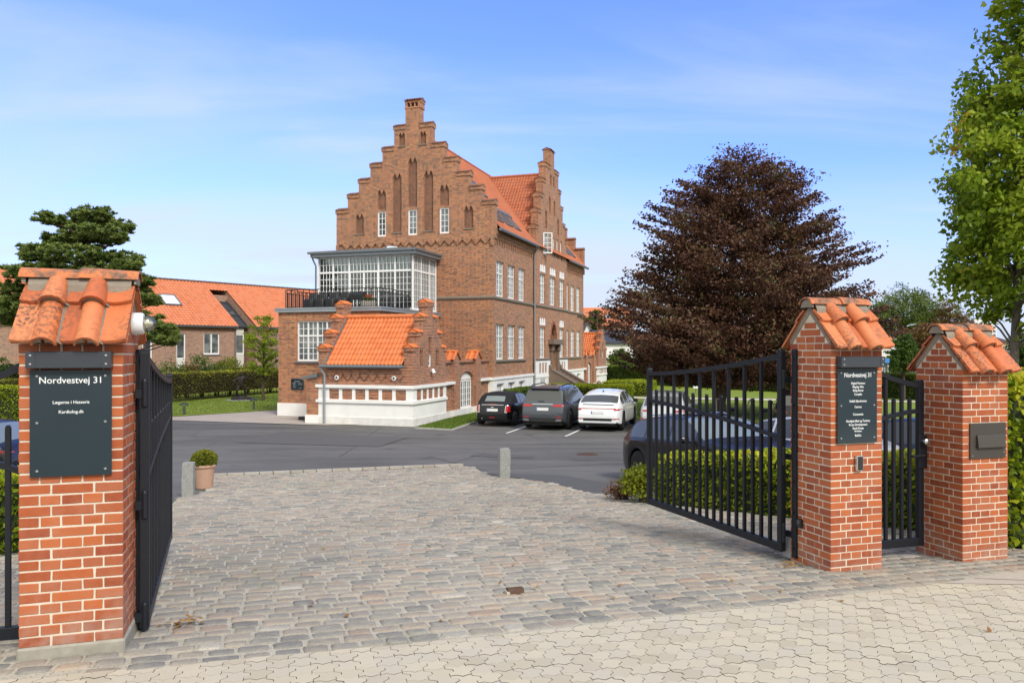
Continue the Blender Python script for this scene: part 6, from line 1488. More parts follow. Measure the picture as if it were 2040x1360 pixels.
def shrub(loc, label, rx, ry, h, leafk, n=1800, size=.10, group=None, name='shrub', seed=0):
    o = empty(name, loc, label, 'shrub', rd.uniform(0, 6), group); r_ = np.random.default_rng(seed + 17)
    mb = MB()
    for i in range(9):
        a = rd.uniform(0, 6.28); e = rd.uniform(.3, .8); mb.tube([(0.1 * math.cos(a), .1 * math.sin(a), -.05), (rx * e * .5 * math.cos(a), ry * e * .5 * math.sin(a), h * .45), (rx * e * math.cos(a), ry * e * math.sin(a), h * rd.uniform(.7, .98))], [.03, .02, .006], 5)
    mb.build('stems', 'bark', o)
    nc = max(10, n // 45); th = r_.uniform(0, 2 * np.pi, nc); ph = np.arccos(r_.uniform(-.15, 1, nc)); rr = .55 + .45 * np.sqrt(r_.random(nc))
    C = np.stack([rx * rr * np.sin(ph) * np.cos(th), ry * rr * np.sin(ph) * np.sin(th), h * .42 + h * .55 * rr * np.cos(ph)], 1)
    ci = r_.integers(0, nc, n); P = C[ci] + r_.normal(0, .14 * max(rx, .5), (n, 3)) * np.array([1, 1, .8]); P[:, 2] = np.abs(P[:, 2])
    ax = P - np.array([0, 0, h * .3]); ax /= np.linalg.norm(ax, axis=1)[:, None] + 1e-9
    leaves('foliage', P, ax, size, leafk, np.clip(r_.random(nc)[ci] * .5 + r_.random(n) * .5, 0, 1), o, spread=.8)
    return o
def pine(loc):
    o = empty('pine_tree', loc, 'dark green pine with flat layered branch pads behind leftmost gate pillar', 'tree'); mb = MB()
    mb.tube([(0, 0, -.2), (.1, 0, 3), (.25, .1, 6), (.15, 0, 9.2)], [.26, .22, .15, .04], 10)
    S = 36 / FPX; X0 = loc[0]
    pads = []   # (photo column, photo row, half width in px, half height in px, depth offset)
    for (u, v, w, h, dy) in ((185, 430, 42, 17, 0), (150, 445, 42, 15, .4), (112, 442, 26, 13, -.6), (222, 452, 32, 17, .5), (205, 470, 52, 17, -.6), (160, 478, 70, 18, .2), (110, 480, 38, 15, .6), (240, 478, 16, 10, 0), (95, 512, 42, 17, -.4), (150, 512, 72, 19, -.9), (215, 520, 58, 20, .4), (74, 536, 30, 13, .3), (255, 535, 32, 14, -.5),
                              (185, 545, 90, 20, 0), (100, 548, 70, 20, -.7), (20, 585, 36, 24, 0), (40, 615, 42, 26, -.4), (10, 630, 30, 24, .4), (268, 560, 30, 14, .3), (230, 580, 55, 18, .6), (140, 590, 90, 22, .9), (280, 600, 36, 15, -.2), (306, 602, 14, 8, 0), (295, 640, 36, 17, -.4), (322, 662, 34, 16, -.3), (340, 680, 22, 12, -.5), (300, 672, 28, 14, 0), (80, 650, 50, 24, .5), (160, 640, 90, 24, 1.2), (345, 672, 14, 8, -.3), (60, 498, 24, 9, 0)):
        pads.append(((u - 1020) * S - X0, dy, CZ + (HOR - v) * S - loc[2], w * S * 1.04, h * S * 1.45))
    P, A, T = [], [], []
    for (x, y, z, w, h) in pads:
        nc = int(40 * w * max(h, .3) / .35) + 16
        for i in range(nc):
            a = rd.uniform(0, 6.28); f = math.sqrt(rd.random()); cx_, cy_, cz_ = x + w * f * math.cos(a), y + w * .75 * f * math.sin(a), z + h * rd.uniform(-.6, .75) * math.sqrt(max(0, 1 - f * f * .8))
            t = rd.random()
            for k in range(46):
                dv = Vector((rd.gauss(0, 1), rd.gauss(0, 1), abs(rd.gauss(0, .9)) - .15)).normalized(); l = rd.uniform(.03, .17)
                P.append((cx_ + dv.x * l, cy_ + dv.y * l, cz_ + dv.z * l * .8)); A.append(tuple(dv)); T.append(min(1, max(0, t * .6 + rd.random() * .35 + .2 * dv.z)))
        zb = max(1.5, z - .35 * abs(x) - .3); mb.tube([(x * .02 + .15, 0, zb), (x * .5, y * .5, (zb + z) / 2 + .1), (x, y, z - h * .4)], [.085, .055, .02], 6)
    mb.build('trunk', 'bark_pine', o, smooth=True)
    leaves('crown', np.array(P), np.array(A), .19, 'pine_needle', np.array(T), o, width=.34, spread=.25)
def build_nature():
    # hedges round the gate
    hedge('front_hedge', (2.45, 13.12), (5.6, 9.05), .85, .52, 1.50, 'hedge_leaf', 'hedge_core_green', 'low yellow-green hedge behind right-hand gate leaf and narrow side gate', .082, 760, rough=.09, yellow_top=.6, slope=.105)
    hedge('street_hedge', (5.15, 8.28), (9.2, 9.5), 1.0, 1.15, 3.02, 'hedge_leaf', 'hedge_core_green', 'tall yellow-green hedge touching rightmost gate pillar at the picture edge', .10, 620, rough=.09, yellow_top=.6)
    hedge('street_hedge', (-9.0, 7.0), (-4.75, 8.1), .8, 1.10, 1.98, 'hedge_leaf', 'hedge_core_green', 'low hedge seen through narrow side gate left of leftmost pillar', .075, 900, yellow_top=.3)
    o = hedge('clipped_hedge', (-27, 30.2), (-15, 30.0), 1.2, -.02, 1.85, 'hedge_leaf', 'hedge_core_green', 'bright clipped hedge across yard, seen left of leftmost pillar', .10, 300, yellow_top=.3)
    shrub((2.0, 14.0, G(14.0)), 'dry brown twiggy plant at foot of right-hand gate leaf', .16, .2, .26, 'brown_leaf', 700, .055, name='dry_plant')
    shrub((2.28, 13.42, G(13.5)), 'small yellow-green shrub ending low hedge beside free end of gate leaf', .34, .34, .58, 'lime_leaf', 2200, .08, seed=31)
    # hedges of the yard
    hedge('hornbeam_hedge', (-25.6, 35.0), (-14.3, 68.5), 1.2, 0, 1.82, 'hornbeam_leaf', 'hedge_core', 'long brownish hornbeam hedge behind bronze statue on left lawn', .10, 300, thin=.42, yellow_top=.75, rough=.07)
    def ml(x, y): v = KM @ Vector((x, y, 0)); return (v.x, v.y)
    hedge('garden_hedge', ml(.45, 4.9), ml(.45, .3), .8, 0, 1.05, 'dark_hedge_leaf', 'hedge_core_green', 'dark low hedge under basement windows of mansion behind black convertible', .09, 420, 'low hedges in front of the mansion')
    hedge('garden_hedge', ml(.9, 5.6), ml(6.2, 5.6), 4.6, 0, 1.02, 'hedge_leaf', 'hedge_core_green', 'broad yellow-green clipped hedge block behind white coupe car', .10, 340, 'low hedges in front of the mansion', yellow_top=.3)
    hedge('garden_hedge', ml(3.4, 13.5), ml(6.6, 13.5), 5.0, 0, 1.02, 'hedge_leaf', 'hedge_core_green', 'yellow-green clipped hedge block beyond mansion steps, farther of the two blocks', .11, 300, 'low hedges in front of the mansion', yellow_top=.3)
    hedge('boundary_hedge', (9.2, 76.5), (30, 44.5), 1.3, 0, 1.72, 'dark_hedge_leaf', 'hedge_core_green', 'long dark green hedge at far side of right-hand lawn under copper beech', .13, 260, yellow_top=.4)
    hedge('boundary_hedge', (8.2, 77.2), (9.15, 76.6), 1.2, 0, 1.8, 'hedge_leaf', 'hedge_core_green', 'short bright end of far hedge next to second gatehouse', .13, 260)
    # copper beech
    shape_tree('copper_beech', (9.9, 37.0, 0), 'large dark purple copper beech on lawn right of mansion', [(1.75, 3.6), (2.4, 5.0), (3.4, 5.95), (4.3, 6.1), (5.6, 5.35), (7.0, 4.75), (8.2, 4.4), (9.4, 3.95), (10.4, 3.3), (11.4, 2.4), (12.3, 1.3), (13.1, .25)], 2.0, .30, 'beech_leaf', 'bark', 2100, 92, 1.0, .145,
               tilt=.36, squash=.17, hollow=.12, cx=(.95, 0), seed=4)
    # linden at the street
    shape_tree('linden_tree', (8.32, 13.0, .55), 'leafy green linden tree cut by right picture edge, few yellow leaves', [(3.0, .3), (3.4, .8), (4.1, 1.25), (5.2, 1.38), (6.2, 1.25), (7.2, .92), (8.0, .55), (8.6, .52), (9.4, .5), (10.2, .25)], 2.6, .085, 'linden_leaf', 'bark_grey', 480, 76, .34, .112,
               tilt=.15, squash=.8, hollow=.25, cx=(.42, 0), seed=9, outward=.35)
    pine((at(165, 36), 36, 0))
    # background trees
    def bt(name, label, u, Y, vt, vb, rpx, leafk, n=260, per=60, seed=1, col=False, group='background trees', prof=None, size=None, z0=0.0):
        s = Y / FPX; zt = zz(vt, Y) - z0; zb = max(.3, zz(vb, Y) - z0); r_ = rpx * s; H = zt - zb
        pf = prof or [(zb, r_ * .55), (zb + H * .2, r_ * .95), (zb + H * .45, r_), (zb + H * .7, r_ * .78), (zb + H * .9, r_ * .4), (zt, r_ * .08)]
        if col: pf = [(zb, r_ * .75), (zb + H * .25, r_), (zb + H * .6, r_ * .72), (zb + H * .85, r_ * .35), (zt, .05)]
        return shape_tree(name, (at(u, Y), Y, z0), label, pf, max(.5, zb * .9), max(.09, r_ * .05), leafk, 'bark', n, per, r_ * .28, size or max(.11, 3.6 * s), group, seed=seed, squash=.6, hollow=.2)
    bt('broadleaf_tree', 'big green tree behind street lamps between the right-hand gate pillars', 1800, 80, 567, 700, 76, 'mid_leaf', 420, 70, 3)
    bt('broadleaf_tree', 'reddish-brown tree right of big green tree, above rightmost pillar cap', 1892, 76, 596, 700, 44, 'autumn_leaf', 190, 60, 5)
    bt('broadleaf_tree', 'lower olive-brown tree behind small conical street tree', 1846, 66, 640, 735, 40, 'autumn_leaf', 200, 60, 6)
    bt('conical_tree', 'small conical green street tree between the right-hand gate pillars', 1800, 50, 655, 738, 31, 'green_leaf', 260, 60, 7, True)
    bt('broadleaf_tree', 'small green tree in front of far orange roof right of mansion', 1186, 105, 618, 668, 20, 'green_leaf', 160, 55, 8)
    bt('broadleaf_tree', 'bright green bushy tree beside second gatehouse under copper beech', 1238, 84, 693, 745, 26, 'mid_leaf', 170, 60, 9)
    bt('broadleaf_tree', 'green bushy tree behind far hedge, right of bright bushy one', 1286, 86, 700, 750, 30, 'green_leaf', 170, 60, 10)
    bt('broadleaf_tree', 'dark green tree behind far hedge, seen under middle of copper beech', 1360, 82, 700, 755, 48, 'green_leaf', 220, 60, 11)
    bt('broadleaf_tree', 'green tree behind far hedge, seen under right side of copper beech', 1465, 76, 690, 758, 52, 'mid_leaf', 220, 60, 12)
    bt('broadleaf_tree', 'green tree behind far hedge, partly hidden by pillar with tenant sign', 1570, 70, 680, 755, 55, 'green_leaf', 220, 60, 13)
    bt('broadleaf_tree', 'dark green tree low between rightmost pillar and linden trunk', 1985, 70, 690, 740, 22, 'green_leaf', 140, 50, 14)
    bt('broadleaf_tree', 'dark green tree right of linden trunk at picture edge', 2035, 52, 655, 740, 28, 'green_leaf', 170, 55, 15)
    bt('sapling', 'light green feathery young tree before apartment block, left of terrace wing', 525, 50, 622, 745, 37, 'linden_leaf', 130, 36, 16, False, None, None, .13)
    bt('broadleaf_tree', 'dark shrub-like tree behind left clipped hedge beside pine', 14, 40, 712, 790, 40, 'green_leaf', 160, 60, 17, z0=0)
    # shrubs between hedge and block
    for i, (u, Y, vt, w, lk, lb) in enumerate(((300, 52, 716, 2.2, 'green_leaf', 'green shrub in front of apartment block just right of leftmost pillar'), (352, 52, 726, 1.5, 'mid_leaf', 'light shrub behind left end of hornbeam hedge'), (402, 54, 707, 1.45, 'green_leaf', 'round dark green shrub below double window of apartment block'),
                                               (432, 55, 722, 1.4, 'mid_leaf', 'mid green shrub right of round dark shrub behind hornbeam hedge'), (456, 56, 710, 1.1, 'lime_leaf', 'yellowish shrub at foot of bay between apartment wings'), (372, 53, 722, 1.0, 'autumn_leaf', 'brownish shrub left of round dark shrub behind hornbeam hedge'), (492, 58, 726, 1.6, 'lime_leaf', 'low yellow-green shrub behind bronze statue and hedge'), (536, 60, 727, 1.5, 'lime_leaf', 'yellow-green shrub at right end of hornbeam hedge by terrace wing'))):
        h = zz(vt, Y); shrub((at(u, Y), Y, 0), lb, w, w * .8, h, lk, 2200, .13, 'shrubs behind the hornbeam hedge', seed=i)
    # boxwood in a pot
    p = empty('terracotta_pot', (-6.45, 16.2, G(16.2) - .01), 'pale terracotta pot with rolled rim beside left granite bollard', 'plant pot')
    m = MB(); m.lathe([(r_ * .84, z_ * .83) for r_, z_ in [(.20, 0), (.205, .02), (.245, .50), (.25, .52), (.275, .525), (.285, .545), (.285, .585), (.27, .60), (.245, .60), (.235, .56), (0, .56)]], 32); m.build('pot', 'terracotta', p, smooth=True, sharp=50)
    m = MB(); m.lathe([(.203, .457), (.203, .47), (0, .477)], 24); m.build('soil', 'soil', p)
    b = empty('boxwood_ball', (-6.45, 16.2, G(16.2) + .42), 'round clipped boxwood growing in pale terracotta pot', 'shrub'); n = 7000; v = rng.normal(0, 1, (n, 3)); v /= np.linalg.norm(v, axis=1)[:, None]; v[:, 2] = v[:, 2] * .82 + .34 
    rr = .265 * (1 - np.abs(rng.normal(0, .07, n))) * (1 + .05 * np.sin(v[:, 0] * 9) * np.sin(v[:, 1] * 8 + v[:, 2] * 7)); P = v * rr[:, None]; P[:, 2] += .06; k = P[:, 2] > -.02; P, v = P[k], v[k]
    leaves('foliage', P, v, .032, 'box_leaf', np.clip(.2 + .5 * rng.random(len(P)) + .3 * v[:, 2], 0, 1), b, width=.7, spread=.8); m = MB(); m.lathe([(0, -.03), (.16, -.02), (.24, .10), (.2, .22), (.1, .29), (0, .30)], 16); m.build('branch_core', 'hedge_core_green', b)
    # granite bollards
    for (x, y, w, h, lb) in ((-6.16, 14.72, .20, .62, 'rough granite bollard standing in front of terracotta pot'), (-.18, 18.0, .235, .66, 'rough granite bollard at right edge of cobbles, nobody beside it')):
        o = empty('granite_bollard', (x, y, G(y)), lb.replace(', nobody beside it', ' before parked cars'), 'bollard', R(12), 'granite bollards at the cobbles'); m = MB(); N = 7; P = []
        for k in range(N + 1):
            z = -.05 + (h + .05) * k / N; row = []
            for i in range(16):
                s, t = i // 4, (i % 4) / 4; c = [(-1, -1), (1, -1), (1, 1), (-1, 1)]; a_, b_ = c[s], c[(s + 1) % 4]
                j = rd.uniform(-.012, .012); row.append(((a_[0] + (b_[0] - a_[0]) * t) * w / 2 * (1 + j * 4 - .02 * (k == N)), (a_[1] + (b_[1] - a_[1]) * t) * w / 2 * (1 + j * 4 - .02 * (k == N)), z + (rd.uniform(-.008, .008) if k == N else 0)))
            row.append(row[0]); P.append(row)
        m.grid(P); m.face(P[-1][:16]); m.build('stone_post', 'granite', o)
    # garden lamps on the left lawn, stakes and spots on the right lawn
    for (x, y, lb) in ((-16.71, 39.4, 'low twin-headed garden lamp near left end of lawn'), (-14.26, 42.7, 'low twin-headed garden lamp right of bronze statue')):
        o = empty('garden_lamp', (x, y, 0), lb, 'garden lamp', .3, 'twin garden lamps on the lawn'); m = MB(); m.cbox(-.055, .055, -.055, .055, -.05, .46, .008); m.build('post', 'lamp_grey', o)
        for s in (-1, 1): m = MB(); m.T = Matrix.Translation((s * .10, 0, .52)) @ Matrix.Rotation(s * R(32), 4, 'Y'); m.cbox(-.10, .10, -.08, .08, -.05, .06, .015); m.build('lamp_head', 'lamp_grey', o)
    for (u, v, Y, hh, tilt, lb) in ((1427, 838, 36.0, .98, 0, 'upright T-topped wooden stake before copper beech trunk'), (1477, 833, 36.6, 1.05, .42, 'leaning thin wooden stake on right-hand lawn')):
        o = empty('wooden_stake', (at(u, Y), Y, 0), lb, 'stake', 0, 'stakes on the right-hand lawn'); o.rotation_euler = (0, tilt, 0); m = MB(); m.cbox(-.03, .03, -.03, .03, -.03, hh, .005); 
        if not tilt: m.cbox(-.12, .12, -.04, .04, hh, hh + .05, .005)
        m.build('post', 'stake', o)
    for (u, v, Y, lb) in ((1462, 817, 38.5, 'black ground spotlight right of copper beech trunk'), (1522, 818, 38.5, 'black twin ground spotlight near right end of lawn'), (1386, 772, 58, 'small pale spike light near far hedge')):
        o = empty('ground_spotlight', (at(u, Y), Y, zz(v, Y) - .35), lb, 'garden lamp', 0, 'ground spotlights on the right-hand lawn'); m = MB(); m.tube([(0, 0, -.4), (0, 0, .28)], .02, 6); m.build('spike', 'lamp_grey', o)
        m = MB(); m.cbox(-.2, .2, -.1, .1, .28, .46, .03); m.build('lamp_head', 'black_plastic' if Y < 50 else 'lamp_white', o)
    statue()
    # street lamps, sign, high-rise, houses in the background
    for (u, Y, vt, ua, label) in ((1748, 62, 652, 1772, 'grey street lamp with curved arm above white house roof'), (1783, 58, 664, 1822, 'grey street lamp with long arm in front of big green tree')):
        x, zt = at(u, Y), zz(vt, Y); o = empty('street_lamp', (x, Y, 0), label, 'street lamp', 0, 'street lamps along the road'); m = MB(); m.tube([(0, 0, -.2), (0, 0, zt)], [.09, .055], 8); m.build('pole', 'grey_plastic', o)
        dx = at(ua, Y) - x; m = MB(); m.tube([(0, 0, zt - .05), (.08, 0, zt + .25), (.35 * dx, 0, zt + .45), (dx * .8, 0, zt + .62)], .04, 6); m.build('arm', 'zinc_light', o, smooth=True); m = MB(); m.prism([(dx * .75, zt + .58), (dx * 1.05, zt + .66), (dx * 1.05, zt + .72), (dx * .75, zt + .70)], 'y', -.1, .1); m.build('lamp_head', 'zinc_light', o)
        if u == 1783:
            m = MB()
            for k in range(5): m.lathe([(.055, zt - .25 - .22 * k), (.16, zt - .28 - .22 * k), (.16, zt - .33 - .22 * k), (.055, zt - .36 - .22 * k)], 10)
            m.build('insulator', 'lamp_white', o)
    o = empty('road_sign', (at(1762, 45), 45, 0), 'small blue road sign by street seen right of pillar with tenant sign', 'sign', 0); m = MB(); m.tube([(0, 0, -.1), (0, 0, zz(720, 45))], .035, 6); m.build('pole', 'grey_plastic', o); m = MB(); z = zz(723, 45); m.cbox(-.16, .28, -.03, .03, z, z + .26, .01); m.build('panel', 'blue_sign', o)
    far_house('white_house', 'white house with orange hipped roof beside street lamps', 1640, 1783, 70, zz(682, 70), zz(650, 70), 9, 'house_white', 'far_tile', rot=0, rows=((5, 1.0, 2.6, 1.1),))
    far_house('yellow_house', 'distant yellow house with grey windows between linden trunk and rightmost pillar', 1968, 2014, 120, zz(682, 120), zz(671, 120), 9, 'house_cream', 'brown_roof', rows=((3, 2.0, 3.6, 1.0),))
    far_house('orange_roofed_block', 'far brick building with large orange roof and skylights right of mansion', 1120, 1262, 138, zz(647, 138), zz(612, 138), 12, 'pale_brick', 'far_tile', rows=((5, 4.8, 6.6, 1.6),), skl=5)
    far_house('gabled_house', 'small white-gabled house with brown roof behind second gatehouse', 1160, 1183, 100, zz(668, 100), zz(643, 100), 9, 'house_white', 'brown_roof', True, rows=((1, 3.4, 4.6, .8),))
    far_house('slate_house', 'white house with dark slate roof behind second gatehouse', 1186, 1262, 96, zz(683, 96), zz(660, 96), 8, 'house_white', 'slate', rows=((3, 1.4, 2.8, 1.2),))
    tower_block()
    # a few fallen leaves on the cobbles
    n = 46; X = rng.uniform(-2.4, 4.0, n); Y = rng.uniform(4.9, 12, n)
    P = np.stack([X, Y, [G(y) + .016 for y in Y]], 1); P = np.concatenate([P, np.stack([-2.3 + rng.normal(0, .06, 26), 5.45 + rng.normal(0, .06, 26), G(5.45) + .015 + .03 * rng.random(26)], 1), np.stack([2.6 + rng.normal(0, .1, 16), 7.35 + rng.normal(0, .05, 16), G(7.35) + .014 + .02 * rng.random(16)], 1)])
    A = rng.normal(0, 1, (len(P), 3)); A[:, 2] *= .15; o = leaves('fallen_leaves', P, A, .052, 'fallen_leaf', None, None, width=.7, spread=.05, flat=.92); tag(o, kind='stuff')
    # distant wood closing the horizon
    n = 9000; u = rng.uniform(-1400, 3600, n); Y = 330 + rng.uniform(0, 30, n); z = np.abs(rng.normal(0, 1, n)) * 2.6 * (.7 + .3 * np.sin(u * .02) + .25 * np.sin(u * .007 + 2)) + 1
    o = leaves('distant_wood', np.stack([(u - 1020) / FPX * Y, Y, z], 1), np.tile((0, 0, 1.), (n, 1)), 3.2, 'green_leaf', None, None, width=.9, spread=1.0); tag(o, kind='stuff')
    grass_tufts()
def grass_tufts():
    """blades along the near lawns"""
    P = []
    for (poly, n, dz) in (([(-4.0, 33.2), (-3.98, 32.6), (-2.5, 31.9), (-1.75, 35.2), (-.2, 39.5), (-1.2, 41), (-2.6, 38.5), (-3.6, 34.8)], 9000, .02), ([(-17.7, 37.4), (-12.85, 42.6), (-9, 46.6), (-9, 60), (-16, 60), (-21.5, 47.5), (-24, 38)], 26000, 0), ([(1.6, 41.6), (5.7, 37.7), (14.5, 35.0), (14, 47), (6.3, 47)], 22000, .03)):
        xs = [p[0] for p in poly]; ys = [p[1] for p in poly]; k = 0
        while k < n:
            x, y = rd.uniform(min(xs), max(xs)), rd.uniform(min(ys), max(ys))
            if inpoly(x, y, poly): P.append((x, y, G(y) + dz + .012)); k += 1
    P = np.array(P); A = rng.normal(0, .35, (len(P), 3)); A[:, 2] = 1
    o = leaves('grass_blades', P, A, .075, 'grass_leaf', None, None, width=.22, spread=.1); tag(o, kind='stuff')
def statue():
    x, y = -17.75, 50.6; o = empty('bronze_statue', (x, y, 0), 'dark bronze statue of striding figure with raised arm on left lawn', 'statue', .1)
    J = {'pel': (0, 0, 1.0, .13), 'waist': (.02, 0, 1.15, .13), 'chest': (.05, 0, 1.38, .17), 'neck': (.02, 0, 1.55, .065), 'head': (-.02, -.02, 1.68, .10), 'hat': (-.03, -.02, 1.78, .06),
         'hipL': (-.09, 0, .95, .10), 'kneeL': (-.22, -.12, .62, .075), 'ankL': (-.30, .0, .30, .05), 'toeL': (-.36, -.14, .26, .04), 'hipR': (.10, 0, .95, .10), 'kneeR': (.24, .05, .64, .075), 'ankR': (.27, .12, .32, .05), 'toeR': (.34, .0, .27, .04),
         'shL': (-.16, 0, 1.44, .075), 'elL': (-.34, -.08, 1.26, .05), 'haL': (-.52, -.16, 1.26, .04), 'shR': (.22, 0, 1.44, .075), 'elR': (.44, -.06, 1.40, .05), 'haR': (.58, -.08, 1.62, .042), 'tip': (.60, -.08, 1.80, .02), 'brimL': (-.16, -.05, 1.76, .03), 'brimR': (.10, -.05, 1.77, .03)}
    E_ = [('pel', 'waist'), ('waist', 'chest'), ('chest', 'neck'), ('neck', 'head'), ('head', 'hat'), ('pel', 'hipL'), ('hipL', 'kneeL'), ('kneeL', 'ankL'), ('ankL', 'toeL'), ('pel', 'hipR'), ('hipR', 'kneeR'), ('kneeR', 'ankR'), ('ankR', 'toeR'),
          ('chest', 'shL'), ('shL', 'elL'), ('elL', 'haL'), ('chest', 'shR'), ('shR', 'elR'), ('elR', 'haR'), ('haR', 'tip'), ('head', 'brimL'), ('head', 'brimR')]
    ks = list(J); me = bpy.data.meshes.new('figure'); me.from_pydata([J[k][:3] for k in ks], [(ks.index(a), ks.index(b)) for a, b in E_], []); f = bpy.data.objects.new('figure', me); COL.objects.link(f); f.parent = o; me.materials.append(M['bronze'])
    sk = f.modifiers.new('skin', 'SKIN'); me.skin_vertices.new() if not me.skin_vertices else None
    for i, k in enumerate(ks): me.skin_vertices[0].data[i].radius = (J[k][3] * 1.22,) * 2
    me.skin_vertices[0].data[0].use_root = True; s = f.modifiers.new('sub', 'SUBSURF'); s.levels = s.render_levels = 2
    m = MB()
    for (cx, cy, r_, h) in ((-.28, 0, .34, .26), (.22, .08, .42, .24), (.5, -.02, .26, .2), (.0, -.1, .5, .14)):
        prof = [(r_ * rd.uniform(.95, 1.1), -.05), (r_ * rd.uniform(.8, 1.0), h * .5), (r_ * .6, h * .9), (r_ * .2, h), (0, h)]; m.lathe(prof, 9, (cx, cy, 0))
    m.build('rock_base', 'bronze', o); m = MB(); m.lathe([(1.0, -.02), (.98, .02), (0, .03)], 14); m.build('slab', 'granite', o)
# ================= cars =================
def smooth_curve(pts, xs, win=.07):
    fx = np.linspace(pts[0][0], pts[-1][0], 900); fz = np.interp(fx, [p[0] for p in pts], [p[1] for p in pts]); dx = fx[1] - fx[0]; k = max(1, int(win / dx))
    pad = np.concatenate([np.full(k, fz[0]), fz, np.full(k, fz[-1])]); ker = np.hanning(2 * k + 1); ker /= ker.sum(); fz = np.convolve(pad, ker, 'valid'); return np.interp(xs, fx, fz)
def car(name, label, spec, loc, heading, group=None, cat='car'):
    """lofted car body; x forward, y left, z up in the car's own space"""
    L, W = spec['L'], spec['W']; top, belt = spec['top'], spec['belt']; rw = spec.get('wheel', .34); ax = spec['axles']; clear = spec.get('clear', .22)
    o = empty(name, loc, label, cat, heading, group)
    xs = set(np.linspace(-L / 2 + .25, L / 2 - .25, 46).tolist()) | {-L / 2, -L / 2 + .015, -L / 2 + .04, -L / 2 + .08, -L / 2 + .13, -L / 2 + .19, L / 2, L / 2 - .015, L / 2 - .04, L / 2 - .08, L / 2 - .13, L / 2 - .19}
    for a, b in spec['side'] + [spec['ws'], spec['rwin']]: xs |= {a, b}
    Ra = rw + .055
    for a in ax: xs |= {a + Ra * math.cos(t * math.pi / 10) for t in range(11)}
    xs = np.array(sorted(xs)); keep = [0]
    for i in range(1, len(xs)):
        if xs[i] - xs[keep[-1]] > .006: keep.append(i)
    xs = xs[keep]; n = len(xs)
    zt = smooth_curve(top, xs, spec.get('sm', .07)); zb = np.minimum(smooth_curve(belt, xs, .15), zt - .03)
    e = np.clip((np.abs(xs) - (L / 2 - .75)) / .75, 0, 1); plan = 1 - spec.get('round', .17) * e ** 2.4; wf = W / 2 * plan
    S = []
    for i, x in enumerate(xs):
        w, b, t = wf[i], zb[i], zt[i]; zl = clear + .10 * np.clip((abs(x) - (L / 2 - .3)) / .3, 0, 1)
        for a in ax:
            if abs(x - a) < Ra: zl = max(zl, rw + math.sqrt(Ra * Ra - (x - a) ** 2))
        gh = max(0.0, t - b - .03); wr = w * .945 - spec.get('tumble', .38) * gh
        zl = min(zl, b - .05); H = b - zl; pt = []
        for f, k in ((0, .955), (.08, .985), (.30, 1.0), (.52, .995), (.66, 1.0), (.86, .985), (1.0, .955)): pt.append((w * k, zl + H * f))
        ze = b + gh * .93
        for f in (.02, .33, .66, 1.0): pt.append((w * .948 + (wr - w * .948) * f ** 1.08, b + .012 + (ze - b - .012) * f))
        pt.append((wr * .93, b + gh * .985 + .012)); pt.append((wr * .6, t + .006)); pt.append((0, t + .022 * min(1, gh * 3 + .4)))
        S.append(pt)
    K = len(S[0]); parts = {}
    def put(part, quad): parts.setdefault(part, []).append(quad)
    for i in range(n - 1):
        xm = (xs[i] + xs[i + 1]) / 2; gh = (zt[i] + zt[i + 1] - zb[i] - zb[i + 1]) / 2
        for k in range(K - 1):
            P = [(xs[i], *S[i][k]), (xs[i + 1], *S[i + 1][k]), (xs[i + 1], *S[i + 1][k + 1]), (xs[i], *S[i][k + 1])]
            part = 'body'
            if 7 <= k <= 9:
                for j, (a, b) in enumerate(spec['side']):
                    if a < xm < b and gh > .12: part = 'side_window%d' % j
            if k >= 10:
                a, b = spec['ws']
                if a < xm < b: part = 'windscreen'
                a, b = spec['rwin']
                if a < xm < b and k >= spec.get('rw_k', 11): part = 'rear_window'
            if part == 'body' and spec.get('soft') and k >= 7 and spec['soft'][0] < xm < spec['soft'][1]: part = 'soft_top'
            if part == 'body' and k == 0 and spec.get('clad', True): part = 'sill_cladding'
            if part == 'body' and spec.get('blackroof') and k >= 10 and spec['blackroof'][0] < xm < spec['blackroof'][1]: part = 'roof_panel'
            put(part, P); 
            Q = [(p[0], -p[1], p[2]) for p in P][::-1]
            put(part + ('_m' if part.startswith('side_window') else ''), Q)
    for i, rev in ((0, True), (n - 1, False)):
        ring = [(xs[i], y, z) for y, z in S[i]] + [(xs[i], -y, z) for y, z in S[i][::-1][1:]]
        put('body', ring[::-1] if not rev else ring)
    mats = {'body': spec['paint'], 'windscreen': 'windscreen_glass', 'rear_window': spec.get('rglass', 'car_glass'), 'soft_top': 'soft_fabric', 'sill_cladding': 'cladding', 'roof_panel': 'car_glass'}
    objs = {}; allv, allf = [], []
    for part, quads in parts.items():
        m = MB(); idx = {}
        for q in quads:
            f = []
            for p in q:
                key = (round(p[0], 4), round(p[1], 4), round(p[2], 4))
                if key not in idx: idx[key] = len(m.v); m.v.append(tuple(map(float, p)))
                if idx[key] not in f: f.append(idx[key])
            if len(f) > 2: m.f.append(tuple(f)); m.m.append(0); m.r.append(.5)
        nm = 'side_window' if part.startswith('side_window') else part
        base = len(allv); allv += m.v; allf += [tuple(base + t for t in f) for f in m.f]
        objs[part] = m.build(nm, mats.get(part, 'car_glass'), o, smooth=True, sharp=38)
    bvh = BVHTree.FromPolygons(allv, allf)
